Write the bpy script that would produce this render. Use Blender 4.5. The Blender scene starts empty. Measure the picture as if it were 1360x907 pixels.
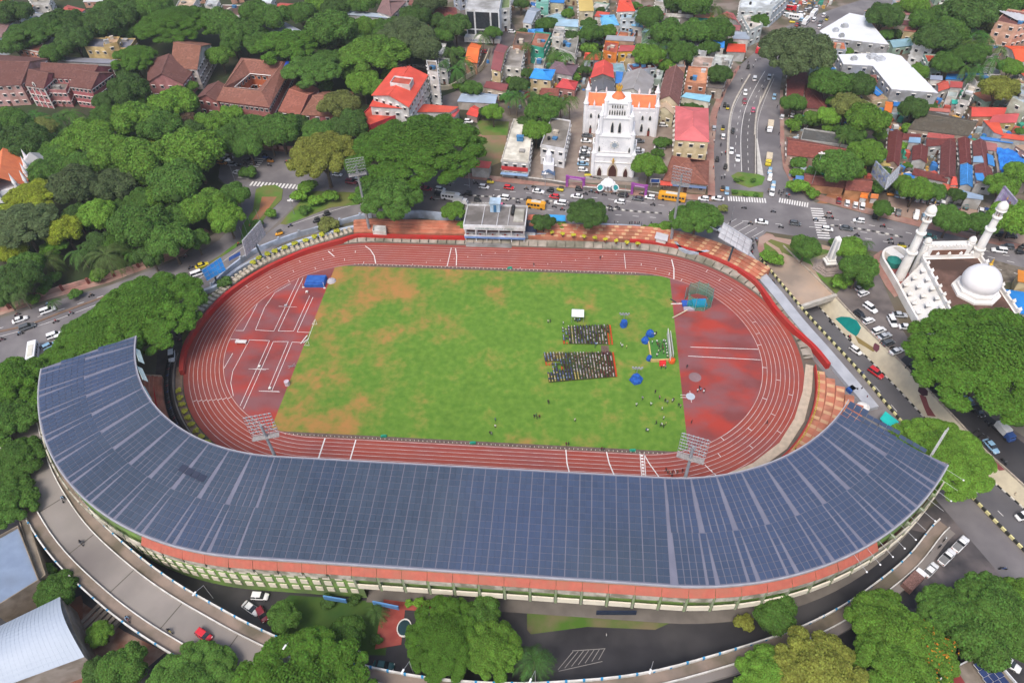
import bpy,math,random
import numpy as np
from mathutils import Vector,Matrix
from mathutils import geometry as mgeo
R_=random.Random(7)
SC=bpy.context.scene
COL=SC.collection
# ------------------------------------------------------------------ camera
F_,TILT,ROLL,YAW,CX,CY,CH=943.3192,0.801605,-0.041102,0.113313,23.859797,-146.257258,154.648833
HALF=87.4896/2          # half length of the straights of the running track
def _basis():
 c,s=math.cos(YAW),math.sin(YAW)
 fw=np.array([-s*math.cos(TILT),c*math.cos(TILT),-math.sin(TILT)])
 ri=np.array([c,s,0.0]); up=np.cross(ri,fw)
 r=math.cos(ROLL)*ri + math.sin(ROLL)*up
 u=-math.sin(ROLL)*ri + math.cos(ROLL)*up
 return r,u,fw
BR,BU,BF=_basis()
def G(x,y,z=0.0):
 """surveyed spot: plan position of a point seen at (x, y) whose height is z"""
 d=(x - 680)/F_*BR - (y - 453.5)/F_*BU + BF
 t=(z - CH)/d[2]
 return (CX + d[0]*t,CY + d[1]*t)
def GV(x,y,z=0.0):
 a=G(x,y,z); return Vector((a[0],a[1],z))
def PX(w):
 d=np.array([w[0] - CX,w[1] - CY,w[2] - CH]); k=d @ BF
 return 680 + F_*(d @ BR)/k,453.5 - F_*(d @ BU)/k
cam_d=bpy.data.cameras.new('camera'); cam=bpy.data.objects.new('camera',cam_d); COL.objects.link(cam)
cam_d.sensor_width=36; cam_d.lens=36*F_/1360; cam_d.clip_end=6000; cam_d.clip_start=1
m=Matrix((BR,BU,-BF)).transposed().to_4x4(); m.translation=(CX,CY,CH); cam.matrix_world=m
SC.camera=cam
# ------------------------------------------------------------------ world, sun
W=bpy.data.worlds.new('World'); SC.world=W; W.use_nodes=True
nt=W.node_tree; bg=nt.nodes['Background']
sky=nt.nodes.new('ShaderNodeTexSky'); sky.sky_type='NISHITA'; sky.sun_disc=False
SUN_EL,SUN_AZ=math.radians(58),math.radians(200)
sky.sun_elevation=SUN_EL; sky.sun_rotation=SUN_AZ; sky.air_density=1.0; sky.dust_density=4.0; sky.ozone_density=1.0
nt.links.new(sky.outputs[0],bg.inputs[0]); bg.inputs[1].default_value=0.15
sd_=bpy.data.lights.new('sun','SUN'); sun=bpy.data.objects.new('sun',sd_); COL.objects.link(sun)
sd_.energy=1.35; sd_.angle=math.radians(22); sd_.color=(1,.96,.9)
_sv=Vector((math.sin(SUN_AZ)*math.cos(SUN_EL),math.cos(SUN_AZ)*math.cos(SUN_EL),math.sin(SUN_EL)))
sun.rotation_euler=_sv.to_track_quat('Z','Y').to_euler()
SC.view_settings.view_transform='Standard'; SC.view_settings.look='None'
SC.view_settings.exposure=0.6; SC.view_settings.gamma=1.0
# ------------------------------------------------------------------ materials
MATS={}
def mat(name,c,c2=None,s=0.5,rough=.85,bump=0.,tint=False,metal=0.,spec=.3,s2=None,c3=None,lo=.35,hi=.65,vary=0.,alpha=1.,trans=0.,stretch=None):
 """procedural surface: two or three colours mixed by noise in place, optional relief, optional tint by the object's own colour"""
 if name in MATS: return MATS[name]
 m=bpy.data.materials.new(name); m.use_nodes=True; n=m.node_tree; N=n.nodes; L=n.links
 b=N['Principled BSDF']; b.inputs['Roughness'].default_value=rough; b.inputs['Metallic'].default_value=metal
 b.inputs['Specular IOR Level'].default_value=spec
 geo=N.new('ShaderNodeNewGeometry'); pos=geo.outputs['Position']
 if stretch:
  mp=N.new('ShaderNodeMapping'); mp.inputs['Scale'].default_value=stretch; L.new(pos,mp.inputs[0]); pos=mp.outputs[0]
 def noise(sc,det=4):
  t=N.new('ShaderNodeTexNoise'); t.inputs['Scale'].default_value=sc; t.inputs['Detail'].default_value=det; L.new(pos,t.inputs['Vector']); return t
 def mix(f,a,bb,bt='MIX'):
  x=N.new('ShaderNodeMix'); x.data_type='RGBA'; x.blend_type=bt
  if hasattr(f,'name'): L.new(f,x.inputs[0])
  else: x.inputs[0].default_value=f
  for k,v in ((6,a),(7,bb)):
   if isinstance(v,(tuple,list)): x.inputs[k].default_value=(*v,1)
   else: L.new(v,x.inputs[k])
  return x.outputs[2]
 def ramp(o,lo,hi):
  r=N.new('ShaderNodeMapRange'); r.inputs[1].default_value=lo; r.inputs[2].default_value=hi; L.new(o,r.inputs[0]); return r.outputs[0]
 if c2 is None: c2=tuple(v*.82 for v in c)
 n1=noise(s); col=mix(ramp(n1.outputs[0],lo,hi),c,c2)
 if c3 is not None:
  n2=noise(s2 or s*.2); col=mix(ramp(n2.outputs[0],.45,.62),col,c3)
 if tint:
  oi=N.new('ShaderNodeObjectInfo'); col=mix(1.0,col,oi.outputs['Color'],'MULTIPLY')
 if vary:
  oi=N.new('ShaderNodeObjectInfo'); h=N.new('ShaderNodeHueSaturation')
  r=N.new('ShaderNodeMapRange'); r.inputs[3].default_value=1 - vary; r.inputs[4].default_value=1 + vary
  L.new(oi.outputs['Random'],r.inputs[0]); L.new(r.outputs[0],h.inputs['Value']); L.new(col,h.inputs['Color']); col=h.outputs[0]
 L.new(col,b.inputs['Base Color'])
 if bump:
  n3=noise(s*4); bp=N.new('ShaderNodeBump'); bp.inputs['Strength'].default_value=bump; bp.inputs['Distance'].default_value=.3
  L.new(n3.outputs[0],bp.inputs['Height']); L.new(bp.outputs[0],b.inputs['Normal'])
 if alpha < 1: b.inputs['Alpha'].default_value=alpha
 if trans: b.inputs['Transmission Weight'].default_value=trans
 MATS[name]=m; return m
# ------------------------------------------------------------------ mesh builder
class MB:
 def __init__(s): s.v=[]; s.f=[]; s.m=[]
 def add(s,vs,fs,mi=0):
  o=len(s.v); s.v += [tuple(v) for v in vs]; s.f += [tuple(i + o for i in f) for f in fs]; s.m += [mi]*len(fs); return s
 def quad(s,a,b,c,d,mi=0): return s.add([a,b,c,d],[(0,1,2,3)],mi)
 def box(s,cx,cy,z0,sx,sy,sz,rz=0,mi=0):
  c,n=math.cos(rz),math.sin(rz); vs=[]
  for z in (z0,z0 + sz):
   for x,y in ((-sx/2,-sy/2),(sx/2,-sy/2),(sx/2,sy/2),(-sx/2,sy/2)):
    vs.append((cx + x*c - y*n,cy + x*n + y*c,z))
  return s.add(vs,[(3,2,1,0),(4,5,6,7),(0,1,5,4),(1,2,6,5),(2,3,7,6),(3,0,4,7)],mi)
 def prism(s,poly,z0,z1,mi=0,top=None,bottom=True):
  n=len(poly); a=sum(poly[i][0]*poly[(i + 1) % n][1] - poly[(i + 1) % n][0]*poly[i][1] for i in range(n))
  if a < 0: poly=poly[::-1]
  zf=z0 if callable(z0) else (lambda x,y: z0); zt=z1 if callable(z1) else (lambda x,y: z1)
  vs=[(x,y,zf(x,y)) for x,y in poly] + [(x,y,zt(x,y)) for x,y in poly]
  fs=[(i,(i + 1) % n,n + (i + 1) % n,n + i) for i in range(n)]
  s.add(vs,fs,mi)
  o=len(s.v) - 2*n
  for base,rev,mm in ((n,False,mi if top is None else top),) + (((0,True,mi),) if bottom else ()):
   if n <= 4: tri=[tuple(range(n))]
   else: tri=mgeo.tessellate_polygon([[Vector((x,y,0)) for x,y in poly]])
   for t in tri:
    t=list(t)
    if n > 4:
     ar=sum(poly[t[i]][0]*poly[t[(i + 1) % 3]][1] - poly[t[(i + 1) % 3]][0]*poly[t[i]][1] for i in range(3))
     if ar < 0: t=t[::-1]
    if rev: t=t[::-1]
    s.f.append(tuple(o + base + i for i in t)); s.m.append(mm)
  return s
 def lathe(s,prof,n=12,cx=0,cy=0,mi=0,a0=0,cap=True):
  vs=[]
  for r,z in prof:
   for i in range(n):
    a=a0 + 2*math.pi*i/n; vs.append((cx + r*math.cos(a),cy + r*math.sin(a),z))
  fs=[]
  for k in range(len(prof) - 1):
   for i in range(n): fs.append((k*n + i,k*n + (i + 1) % n,(k + 1)*n + (i + 1) % n,(k + 1)*n + i))
  if cap: fs.append(tuple(range(n))[::-1]); fs.append(tuple((len(prof) - 1)*n + i for i in range(n)))
  return s.add(vs,fs,mi)
 def tube(s,p,q,r,n=6,r2=None,mi=0):
  p,q=Vector(p),Vector(q); d=(q - p); L=d.length
  if L < 1e-6: return s
  d /= L; a=Vector((0,0,1)) if abs(d.z) < .9 else Vector((1,0,0)); u=d.cross(a).normalized(); w=d.cross(u)
  r2=r if r2 is None else r2; vs=[]
  for c,rr in ((p,r),(q,r2)):
   for i in range(n):
    t=2*math.pi*i/n; vs.append(c + u*rr*math.cos(t) + w*rr*math.sin(t))
  fs=[(i,(i + 1) % n,n + (i + 1) % n,n + i) for i in range(n)] + [tuple(range(n))[::-1],tuple(range(n,2*n))]
  return s.add(vs,fs,mi)
 def ribbon(s,A,B,mi=0,closed=False):
  """faces between two polylines of 3-D points"""
  n=len(A); o=len(s.v); s.v += [tuple(p) for p in A] + [tuple(p) for p in B]
  for i in range(n if closed else n - 1):
   j=(i + 1) % n; s.f.append((o + i,o + j,o + n + j,o + n + i)); s.m.append(mi)
  return s
 def sweep(s,path,w,z0,z1,mi=0,top=None,closed=False):
  """wall of width w along a plan polyline (x, y)"""
  n=len(path); Lf,Rt=[],[]
  for i,p in enumerate(path):
   a=path[(i - 1) % n] if (i or closed) else p; b=path[(i + 1) % n] if (i < n - 1 or closed) else p
   d=Vector((b[0] - a[0],b[1] - a[1])); d.normalize(); nx,ny=-d.y*w/2,d.x*w/2
   Lf.append((p[0] + nx,p[1] + ny)); Rt.append((p[0] - nx,p[1] - ny))
  zf=z0 if callable(z0) else (lambda x,y: z0); zt=z1 if callable(z1) else (lambda x,y: z1)
  a=[(x,y,zf(x,y)) for x,y in Lf]; b=[(x,y,zt(x,y)) for x,y in Lf]; c=[(x,y,zt(x,y)) for x,y in Rt]; d=[(x,y,zf(x,y)) for x,y in Rt]
  s.ribbon(b,a,mi,closed); s.ribbon(c,b,mi if top is None else top,closed); s.ribbon(d,c,mi,closed)
  if not closed:
   s.add([a[0],b[0],c[0],d[0]],[(0,1,2,3)],mi); s.add([a[-1],b[-1],c[-1],d[-1]],[(3,2,1,0)],mi)
  return s
 def mesh(s,name,mats,smooth=False):
  me=bpy.data.meshes.new(name); me.from_pydata(s.v,[],s.f)
  for m_ in (mats if isinstance(mats,(list,tuple)) else [mats]): me.materials.append(m_)
  if len(set(s.m)) > 1 or (s.m and s.m[0]): me.polygons.foreach_set('material_index',s.m)
  if smooth: me.polygons.foreach_set('use_smooth',[True]*len(me.polygons))
  me.update(); return me
 def build(s,name,mats,parent=None,smooth=False,**kw):
  """one object; vertices are given in world metres (or in the parent's space when the parent is at the origin of its own)"""
  return put(name,s.mesh(name,mats,smooth),parent,**kw)
THINGS=[]
def put(name,data,parent=None,loc=None,rz=None,scale=None,color=None,**kw):
 o=bpy.data.objects.new(name,data); COL.objects.link(o)
 if parent is not None: o.parent=parent
 if loc is not None: o.location=loc
 if rz is not None: o.rotation_euler=(0,0,rz)
 if scale is not None: o.scale=scale if isinstance(scale,(tuple,list)) else (scale,)*3
 if color is not None: o.color=(*color,1)
 tag(o,**kw)
 return o
def tag(o,label=None,cat=None,group=None,kind=None):
 if label: o['label']=label
 if cat: o['category']=cat; THINGS.append(o)
 if group: o['group']=group
 if kind: o['kind']=kind
 return o
def thing(name,label,cat,loc=(0,0,0),rz=0,group=None,color=None):
 return put(name,None,None,loc=loc,rz=rz,label=label,cat=cat,group=group,color=color)
def rebase(mb,ox,oy,oz=0,rz=0):
 """world-space builder -> local space of a thing at (ox, oy, oz) turned by rz"""
 c,s=math.cos(-rz),math.sin(-rz)
 mb.v=[((x - ox)*c - (y - oy)*s,(x - ox)*s + (y - oy)*c,z - oz) for x,y,z in mb.v]; return mb
def solid(name,mb,mats,label,cat,parent=None,group=None,kind=None,smooth=False,color=None):
 """a one-mesh thing drawn in world space: its origin goes to its base centre"""
 xs=[v[0] for v in mb.v]; ys=[v[1] for v in mb.v]; zs=[v[2] for v in mb.v]
 ox,oy,oz=(min(xs) + max(xs))/2,(min(ys) + max(ys))/2,min(zs)
 rebase(mb,ox,oy,oz); return put(name,mb.mesh(name,mats,smooth),None,loc=(ox,oy,oz),label=label,cat=cat,group=group,kind=kind,color=color)
def at(root):
 l=root.location; r=root.rotation_euler.z
 return (l[0],l[1],l[2],r)
def part(root,name,mb,mats,smooth=False,**kw):
 """a part of a thing whose builder was filled in world space"""
 rebase(mb,*at(root)); return put(name,mb.mesh(name,mats,smooth),root,**kw)
def dup(root,loc,rz,label=None,group=None,color=None,scale=None):
 r=root.copy(); COL.objects.link(r); r.location=loc; r.rotation_euler=(0,0,rz)
 if scale is not None: r.scale=(scale,)*3 if not isinstance(scale,(tuple,list)) else scale
 if label: r['label']=label
 if group: r['group']=group
 if color: r.color=(*color,1)
 THINGS.append(r)
 for ch in kids(root):
  c=ch.copy(); COL.objects.link(c); c.parent=r
  if color and ch.get('_tint'): c.color=(*color,1)
  for g in kids(ch):
   d=g.copy(); COL.objects.link(d); d.parent=c
 return r
KIDS={}
def kids(o):
 if o.name not in KIDS: KIDS[o.name]=list(o.children)
 return KIDS[o.name]
# ------------------------------------------------------------------ stadium curve
def stad(R,a0,a1,step=3.0,cx=HALF,cr=None):
 """plan polyline at distance R round the track's core: -90..90 right bend, 90..270 left bend, 270..450 right bend again"""
 pts=[]; brk=[90.0,270.0]; a=a0; segs=[]
 for b in brk + [a1]:
  e=min(b,a1)
  if e > a: segs.append((a,e)); a=e
 for s0,s1 in segs:
  c=(cr or cx) if (s1 <= 90 or s0 >= 270) else -cx; n=max(1,int(math.ceil((s1 - s0)/step)))
  for i in range(n + 1):
   t=math.radians(s0 + (s1 - s0)*i/n); pts.append((c + R*math.cos(t),R*math.sin(t)))
 return pts
HR=HALF + 3.0      # the grandstand's eastern bend is centred a little farther out
def stg(R,a0,a1,step=3.0): return stad(R,a0,a1,step,HALF,HR)
def ring(mb,R0,R1,a0,a1,z0=0.,z1=None,mi=0,step=3.0):
 z1=z0 if z1 is None else z1
 A=[(x,y,z0) for x,y in stad(R0,a0,a1,step)]; B=[(x,y,z1) for x,y in stad(R1,a0,a1,step)]
 return mb.ribbon(A,B,mi)
def pxpoly(L,z=0): return [G(x,y,z) for x,y in L]
def sheet(name,L,z,material,kind='structure',px=True):
 poly=pxpoly(L) if px else L
 n=len(poly); a=sum(poly[i][0]*poly[(i + 1) % n][1] - poly[(i + 1) % n][0]*poly[i][1] for i in range(n))
 if a < 0: poly=poly[::-1]
 tri=mgeo.tessellate_polygon([[Vector((x,y,0)) for x,y in poly]]); mb=MB(); fs=[]
 for t in tri:
  t=list(t); ar=sum(poly[t[i]][0]*poly[t[(i + 1) % 3]][1] - poly[t[(i + 1) % 3]][0]*poly[t[i]][1] for i in range(3))
  fs.append(t if ar > 0 else t[::-1])
 mb.add([(x,y,z) for x,y in poly],fs); return mb.build(name,material,kind=kind)
def smoothline(L,k=4):
 """Catmull-Rom through plan points"""
 P_=[L[0]] + list(L) + [L[-1]]; out=[]
 for i in range(1,len(P_) - 2):
  p0,p1,p2,p3=P_[i - 1],P_[i],P_[i + 1],P_[i + 2]
  for j in range(k):
   t=j/k; out.append(tuple(.5*((2*p1[d]) + (-p0[d] + p2[d])*t + (2*p0[d] - 5*p1[d] + 4*p2[d] - p3[d])*t*t + (-p0[d] + 3*p1[d] - 3*p2[d] + p3[d])*t ** 3) for d in (0,1)))
 out.append(tuple(L[-1])); return out
def along(path,step,start=0.):
 """positions and headings every step metres along a plan polyline"""
 out=[]; d=-start; nxt=0.
 for a,b in zip(path[:-1],path[1:]):
  L=math.hypot(b[0] - a[0],b[1] - a[1])
  if L < 1e-9: continue
  h=math.atan2(b[1] - a[1],b[0] - a[0])
  while d + L >= nxt:
   t=(nxt - d)/L
   if t >= 0: out.append((a[0] + (b[0] - a[0])*t,a[1] + (b[1] - a[1])*t,h))
   nxt += step
  d += L
 return out
# ------------------------------------------------------------------ colours of the setting
M_earth=mat('earth',(.11,.085,.055),(.05,.075,.03),s=.06,rough=.95,c3=(.16,.14,.12),s2=.03)
M_asph=mat('asphalt',(.155,.142,.145),(.205,.19,.188),s=.16,rough=.8,bump=.05,c3=(.125,.115,.118),s2=.045,lo=.4,hi=.6)
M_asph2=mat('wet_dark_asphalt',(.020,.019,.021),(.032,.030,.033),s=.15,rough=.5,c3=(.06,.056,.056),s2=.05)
M_asph3=mat('patched_asphalt',(.085,.072,.07),(.15,.13,.125),s=.1,rough=.8,c3=(.20,.17,.15),s2=.05)
M_conc=mat('weathered_concrete',(.32,.27,.22),(.22,.19,.16),s=.3,rough=.9,c3=(.15,.13,.11),s2=.09)
M_deck=mat('flyover_concrete',(.21,.19,.17),(.27,.24,.215),s=.08,rough=.9,c3=(.16,.14,.13),s2=.03)
M_pave=mat('pink_paving',(.32,.16,.13),(.25,.14,.11),s=.5,rough=.85,c3=(.36,.25,.2),s2=.1)
M_white=mat('white_line_paint',(.75,.73,.7),(.6,.58,.55),s=1.5,rough=.7)
M_cream=mat('cream_paint',(.62,.55,.40),(.52,.46,.34),s=.4,rough=.8)
M_dirt=mat('packed_dirt',(.38,.27,.19),(.46,.35,.27),s=.12,rough=.95,c3=(.24,.19,.15),s2=.06)
M_rdirt=mat('red_soil',(.36,.15,.07),(.25,.13,.07),s=.2,rough=.95)
M_lawn=mat('lawn',(.07,.16,.02),(.10,.20,.03),s=.25,rough=.95,c3=(.14,.15,.04),s2=.1)
M_pgrass=None
# ------------------------------------------------------------------ ground with the underpass cut out of it
UL=[(1064,408),(1090,437),(1138,489),(1197,559),(1285,653),(1360,730),(1640,1010)]
UR=[(1110,395),(1144,431),(1202,487),(1269,557),(1310,601),(1360,646),(1700,960)]
ULw,URw=pxpoly(UL,.7),pxpoly(UR)
u0=Vector(((ULw[0][0] + URw[0][0])/2,(ULw[0][1] + URw[0][1])/2)); u1=Vector(((ULw[-1][0] + URw[-1][0])/2,(ULw[-1][1] + URw[-1][1])/2))
ud=(u1 - u0).normalized(); UT=(u1 - u0).length
def dip(x,y):
 s=(Vector((x,y)) - u0).dot(ud)
 return -5.6 if s < 45 else min(-.02,-5.6 + (s - 45)/(UT - 47)*5.6)
def ground():
 me=bpy.data.meshes.new('ground'); S=2500
 big=[(-S,-S),(S,-S),(S,S),(-S,S)]; hole=ULw + URw[::-1]
 vs=[Vector(p) for p in big + hole]; nb=4; nh=len(hole)
 ed=[(i,(i + 1) % nb) for i in range(nb)] + [(nb + i,nb + (i + 1) % nh) for i in range(nh)]
 V,E_,F,*_=mgeo.delaunay_2d_cdt(vs,ed,[],1,1e-5)
 def inside(p):
  c=False; n=nh
  for i in range(n):
   a,b=hole[i],hole[(i + 1) % n]
   if (a[1] > p[1]) != (b[1] > p[1]) and p[0] < (b[0] - a[0])*(p[1] - a[1])/(b[1] - a[1]) + a[0]: c=not c
  return c
 fs=[]
 for f in F:
  c=(sum(V[i][0] for i in f)/len(f),sum(V[i][1] for i in f)/len(f))
  if not inside(c):
   ar=sum(V[f[i]][0]*V[f[(i + 1) % len(f)]][1] - V[f[(i + 1) % len(f)]][0]*V[f[i]][1] for i in range(len(f)))
   fs.append(list(f) if ar > 0 else list(f)[::-1])
 me.from_pydata([(v[0],v[1],0) for v in V],[],fs); me.materials.append(M_earth); me.update()
 put('ground',me,kind='structure')
ground()
# city yards: paler trodden ground between the houses
M_yard=mat('yard_ground',(.15,.11,.085),(.07,.08,.04),s=.1,rough=.95,c3=(.22,.18,.15),s2=.12)
sheet('yard_ground',[(640,165),(560,60),(560,-60),(1560,-60),(1560,260),(1360,300),(1180,268),(1050,240),(1000,230),(950,250),(780,236),(690,232)],.01,M_yard)
sheet('churchyard_paving',[(690,238),(735,175),(770,120),(900,120),(900,250),(760,242)],.016,mat('grey_brown_paving',(.22,.17,.14),(.28,.23,.19),s=.3,rough=.9))
# ------------------------------------------------------------------ roads
def road(name,L,z=.03,m_=None): return sheet(name,L,z,m_ or M_asph)
road('main_road',[(296,196),(392,202),(470,214),(560,234),(610,236),(690,245),(760,250),(860,263),(950,268),(962,262),(1060,266),(1100,272),(1180,292),(1290,318),(1400,340),(1400,392),(1300,360),(1215,336),(1170,336),(1110,322),(1018,308),(1004,322),(1012,345),(1000,352),(960,322),(900,312),(840,304),(700,298),(620,292),(540,280),(470,262),(380,254),(300,246),(290,236)])
road('junction_road',[(330,236),(400,240),(404,262),(372,292),(345,318),(300,350),(262,372),(240,352),(292,318),(312,296),(322,278),(318,262),(322,244)],.034)
road('stadium_side_road',[(470,262),(540,268),(560,282),(470,292),(428,302),(372,326),(330,352),(285,384),(262,384),(252,376),(300,346),(352,312),(372,298),(420,284)],.038)
road('boulevard',[(238,344),(262,330),(290,352),(262,388),(200,420),(150,446),(100,470),(60,520),(-90,560),(-90,446),(0,423),(70,401),(146,379),(205,357)],.042)
road('northern_avenue',[(944,262),(946,190),(952,140),(966,110),(985,85),(1002,70),(1018,50),(1060,28),(1120,8),(1190,-14),(1230,-20),(1230,-5),(1180,6),(1120,34),(1062,68),(1040,92),(1036,120),(1036,190),(1040,225),(1052,246),(1076,264),(1086,272),(1000,268)],.034)
road('service_road',[(1000,345),(1013,349),(1064,406),(1090,436),(1138,488),(1196,558),(1240,604),(1285,652),(1360,729),(1640,1010),(1560,1060),(1360,800),(1240,660),(1160,574),(1135,543),(1080,478),(1040,427),(1010,388),(985,358)],.036)
road('parking_ground',[(1108,393),(1140,358),(1152,345),(1166,360),(1200,440),(1240,500),(1360,580),(1640,800),(1700,960),(1360,645),(1310,600),(1269,556),(1202,486),(1144,430)],.036,M_asph3)
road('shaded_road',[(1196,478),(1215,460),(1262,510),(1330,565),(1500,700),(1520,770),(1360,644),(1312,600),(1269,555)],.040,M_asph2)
# low road through the underpass
def lowroad():
 A=smoothline(ULw,6); B=smoothline(URw,6); A=[tuple(np.array(A[0]) - 28*np.array(ud))] + A; B=[tuple(np.array(B[0]) - 28*np.array(ud))] + B
 n=len(A); Ai,Bi=[],[]
 for a,b in zip(A,B):
  v=Vector((b[0] - a[0],b[1] - a[1])).normalized(); Ai.append((a[0] + v.x*.3,a[1] + v.y*.3)); Bi.append((b[0] - v.x*2.3,b[1] - v.y*2.3))
 rd=MB(); rd.ribbon([(x,y,dip(x,y)) for x,y in Ai],[(x,y,dip(x,y)) for x,y in Bi]); rd.build('low_road',mat('dark_grey_asphalt',(.095,.092,.1),(.12,.115,.12),s=.15,rough=.75),kind='structure')
 mk=MB()
 for f in (.5,):
  cl=[(a[0]*(1 - f) + b[0]*f,a[1]*(1 - f) + b[1]*f) for a,b in zip(Ai,Bi)]
  for x,y,h in along(cl,7.5): mk.box(x,y,dip(x,y) + .01,2.6,.16,.012,h)
 part_lines(mk,'low_road_marking')
 # kerb stones, black and white in turn, on both sides
 for path,nm in ((Ai,'outer'),(Bi,'inner')):
  off=[]
  for p,q in zip(Ai,Bi):
   v=Vector((q[0] - p[0],q[1] - p[1])).normalized(); s=.45 if nm == 'outer' else -.3; o=p if nm == 'outer' else q
   off.append((o[0] + v.x*s,o[1] + v.y*s))
  kb=MB()
  for i,(x,y,h) in enumerate(along(off,1.25)): kb.box(x,y,dip(x,y),1.2,.34,.28,h,i % 2)
  k=kb.build('kerb',[mat('kerb_white',(.6,.58,.52)),mat('kerb_black',(.03,.03,.03))],kind='stuff')
  tag(k,'black and white kerb stones along the %s of the sunken road' % ('stadium side' if nm == 'outer' else 'foot of the cream wall'),'kerb')
 # left retaining wall with its black and yellow railing
 w=MB(); w.sweep(ULw[:1] + A[2:],.35,dip,.32); wl=w.build('retaining_wall',M_conc); tag(wl,'grey retaining wall carrying the black and yellow parapet above the sunken road','wall')
 path=[G(1010,346),G(1030,370)] + A[1:]
 sp=[p for p in along(path,1.15) if PX((p[0],p[1],0))[0] < 1470]
 par=thing('checked_parapet','long black and yellow checked parapet between service road and sunken road','parapet',(sp[0][0],sp[0][1],0)); bm=MB(); bm.box(0,0,0,1.12,.34,.8); blk=bm.mesh('parapet_block',mat('railing_paint',(1,1,1),(.85,.85,.82),s=1,tint=True))
 for i,(x,y,h) in enumerate(sp[:290]):
  put('block',blk,par,loc=(x - sp[0][0],y - sp[0][1],.3),rz=h,color=((.72,.66,.32),(.035,.035,.03))[i % 2])
 # cream sloping wall on the far side, with its coping
 cw=MB(); B2=B; lo=Bi
 cw.ribbon([(x,y,dip(x,y)) for x,y in lo],[(x,y,.25) for x,y in B2]); o=cw.build('sloping_wall',M_cream); tag(o,'long cream sloping wall painted with figures beside the sunken road','wall')
 cp=MB(); cp.sweep(B2,.3,0,.55); cpo=cp.build('coping',mat('coping_stone',(.5,.43,.34),(.3,.25,.2),s=.8),o)
 return Ai,Bi,A,B
def part_lines(mb,nm): mb.build(nm,M_white,kind='structure')
LOWA,LOWB,ULs,URs=lowroad()
# painted figures on the sloping wall
def mural():
 wall=bpy.data.objects['sloping_wall']
 def P(px,py):   # point of the sloping wall's face seen at (px, py)
  best=None
  for i in range(len(LOWB) - 1):
   for t in (0,.25,.5,.75):
    for k in range(0,21):
     a=Vector(LOWB[i]).lerp(Vector(LOWB[i + 1]),t); b=Vector(URs[i]).lerp(Vector(URs[i + 1]),t); f=k/20; p=a.lerp(b,f); z=dip(a.x,a.y)*(1 - f) + .25*f
     q=PX((p.x,p.y,z)); d=(q[0] - px) ** 2 + (q[1] - py) ** 2
     if best is None or d < best[0]: best=(d,Vector((p.x,p.y,z)))
  return best[1]
 nrm=(P(1160,455) - P(1152,462)).cross(P(1170,470) - P(1152,462)).normalized()
 if nrm.z < 0: nrm=-nrm
 def patch(nm,L,c):
  pts=[P(*p) + nrm*.05 for p in L]; c0=sum(pts,Vector())/len(pts); mb=MB(); n=len(pts)
  mb.add([c0] + pts,[(0,1 + i,1 + (i + 1) % n) for i in range(n)]); mb.build(nm,mat('mural_' + nm,c,rough=.8),wall)
 patch('painted_skirt',[(1110,424),(1118,421),(1128,421),(1138,426),(1143,434),(1141,443),(1136,446),(1125,439)],(.0,.23,.20))
 patch('painted_arm',[(1136,445),(1146,452),(1157,459),(1163,462),(1160,468),(1150,461),(1140,455)],(.30,.22,.08))
 patch('painted_head',[(1160,457),(1163,455),(1167,458),(1168,464),(1164,467),(1160,463)],(.16,.05,.07))
 patch('painted_face',[(1219,512),(1226,511),(1232,518),(1231,524),(1224,524),(1219,519)],(.06,.025,.035))
 patch('painted_sleeve',[(1220,523),(1230,526),(1234,540),(1242,552),(1232,551),(1227,541)],(.25,.07,.07))
 patch('painted_shawl',[(1310,602),(1322,605),(1334,617),(1338,624),(1326,624),(1312,612)],(.25,.07,.07))
mural()
# bridge slab that closes the underpass, with its beam, and the dark bore behind
def bridge():
 a,b=Vector(ULs[1]),Vector(URs[1]); n=Vector((-ud.x,-ud.y))*.5; mb=MB()
 e1,e2=a - (b - a)*.05,b + (b - a)*.03
 mb.prism([tuple(e1),tuple(e2),tuple(e2 - ud*1.0),tuple(e1 - ud*1.0)],-1.1,.75)
 o=solid('bridge_beam',mb,mat('pale_concrete',(.5,.47,.42),(.38,.35,.3),s=.5),'pale concrete bridge beam closing the plaza over the sunken road','bridge')
 w=MB(); t=ud*26
 for p in (Vector(LOWA[1]) - (b - a).normalized()*.2,Vector(URs[1])):
  w.sweep([tuple(p),tuple(p - t)],.4,-5.7,-.05)
 w.build('tunnel_wall',mat('blue_tiles',(.02,.09,.25),(.03,.14,.35),s=.4),kind='structure')
bridge()
# ------------------------------------------------------------------ pavements (real kerbs 0.12 m high)
def pave(name,L,h=.12,m_=None):
 mb=MB(); mb.prism(pxpoly(L),0,h); return mb.build(name,m_ or M_pave,kind='structure')
pave('north_pavement',[(600,228),(690,238),(760,242),(862,255),(945,260),(945,267),(862,262),(760,249.5),(690,244.5),(600,235)])
pave('avenue_pavement',[(940,262),(938,200),(944,150),(958,116),(980,88),(984,88),(966,118),(953,150),(948,200),(950,262)])
pave('east_pavement',[(1036,120),(1036,190),(1040,222),(1050,243),(1074,262),(1120,276),(1190,294),(1290,318),(1360,333),(1360,326),(1290,310),(1190,287),(1120,268),(1074,254),(1056,238),(1046,220),(1042,190),(1040,120)])
pave('garden_pavement',[(1008,316),(1018,310),(1026,312),(1030,316),(1050,321),(1085,326),(1085,331),(1050,326),(1024,318),(1014,324),(1017,344),(1012,346),(1006,330)])
pave('mosque_pavement',[(1160,340),(1170,333),(1182,334),(1174,342),(1172,352),(1182,370),(1194,392),(1188,395),(1176,380),(1164,358)])
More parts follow.
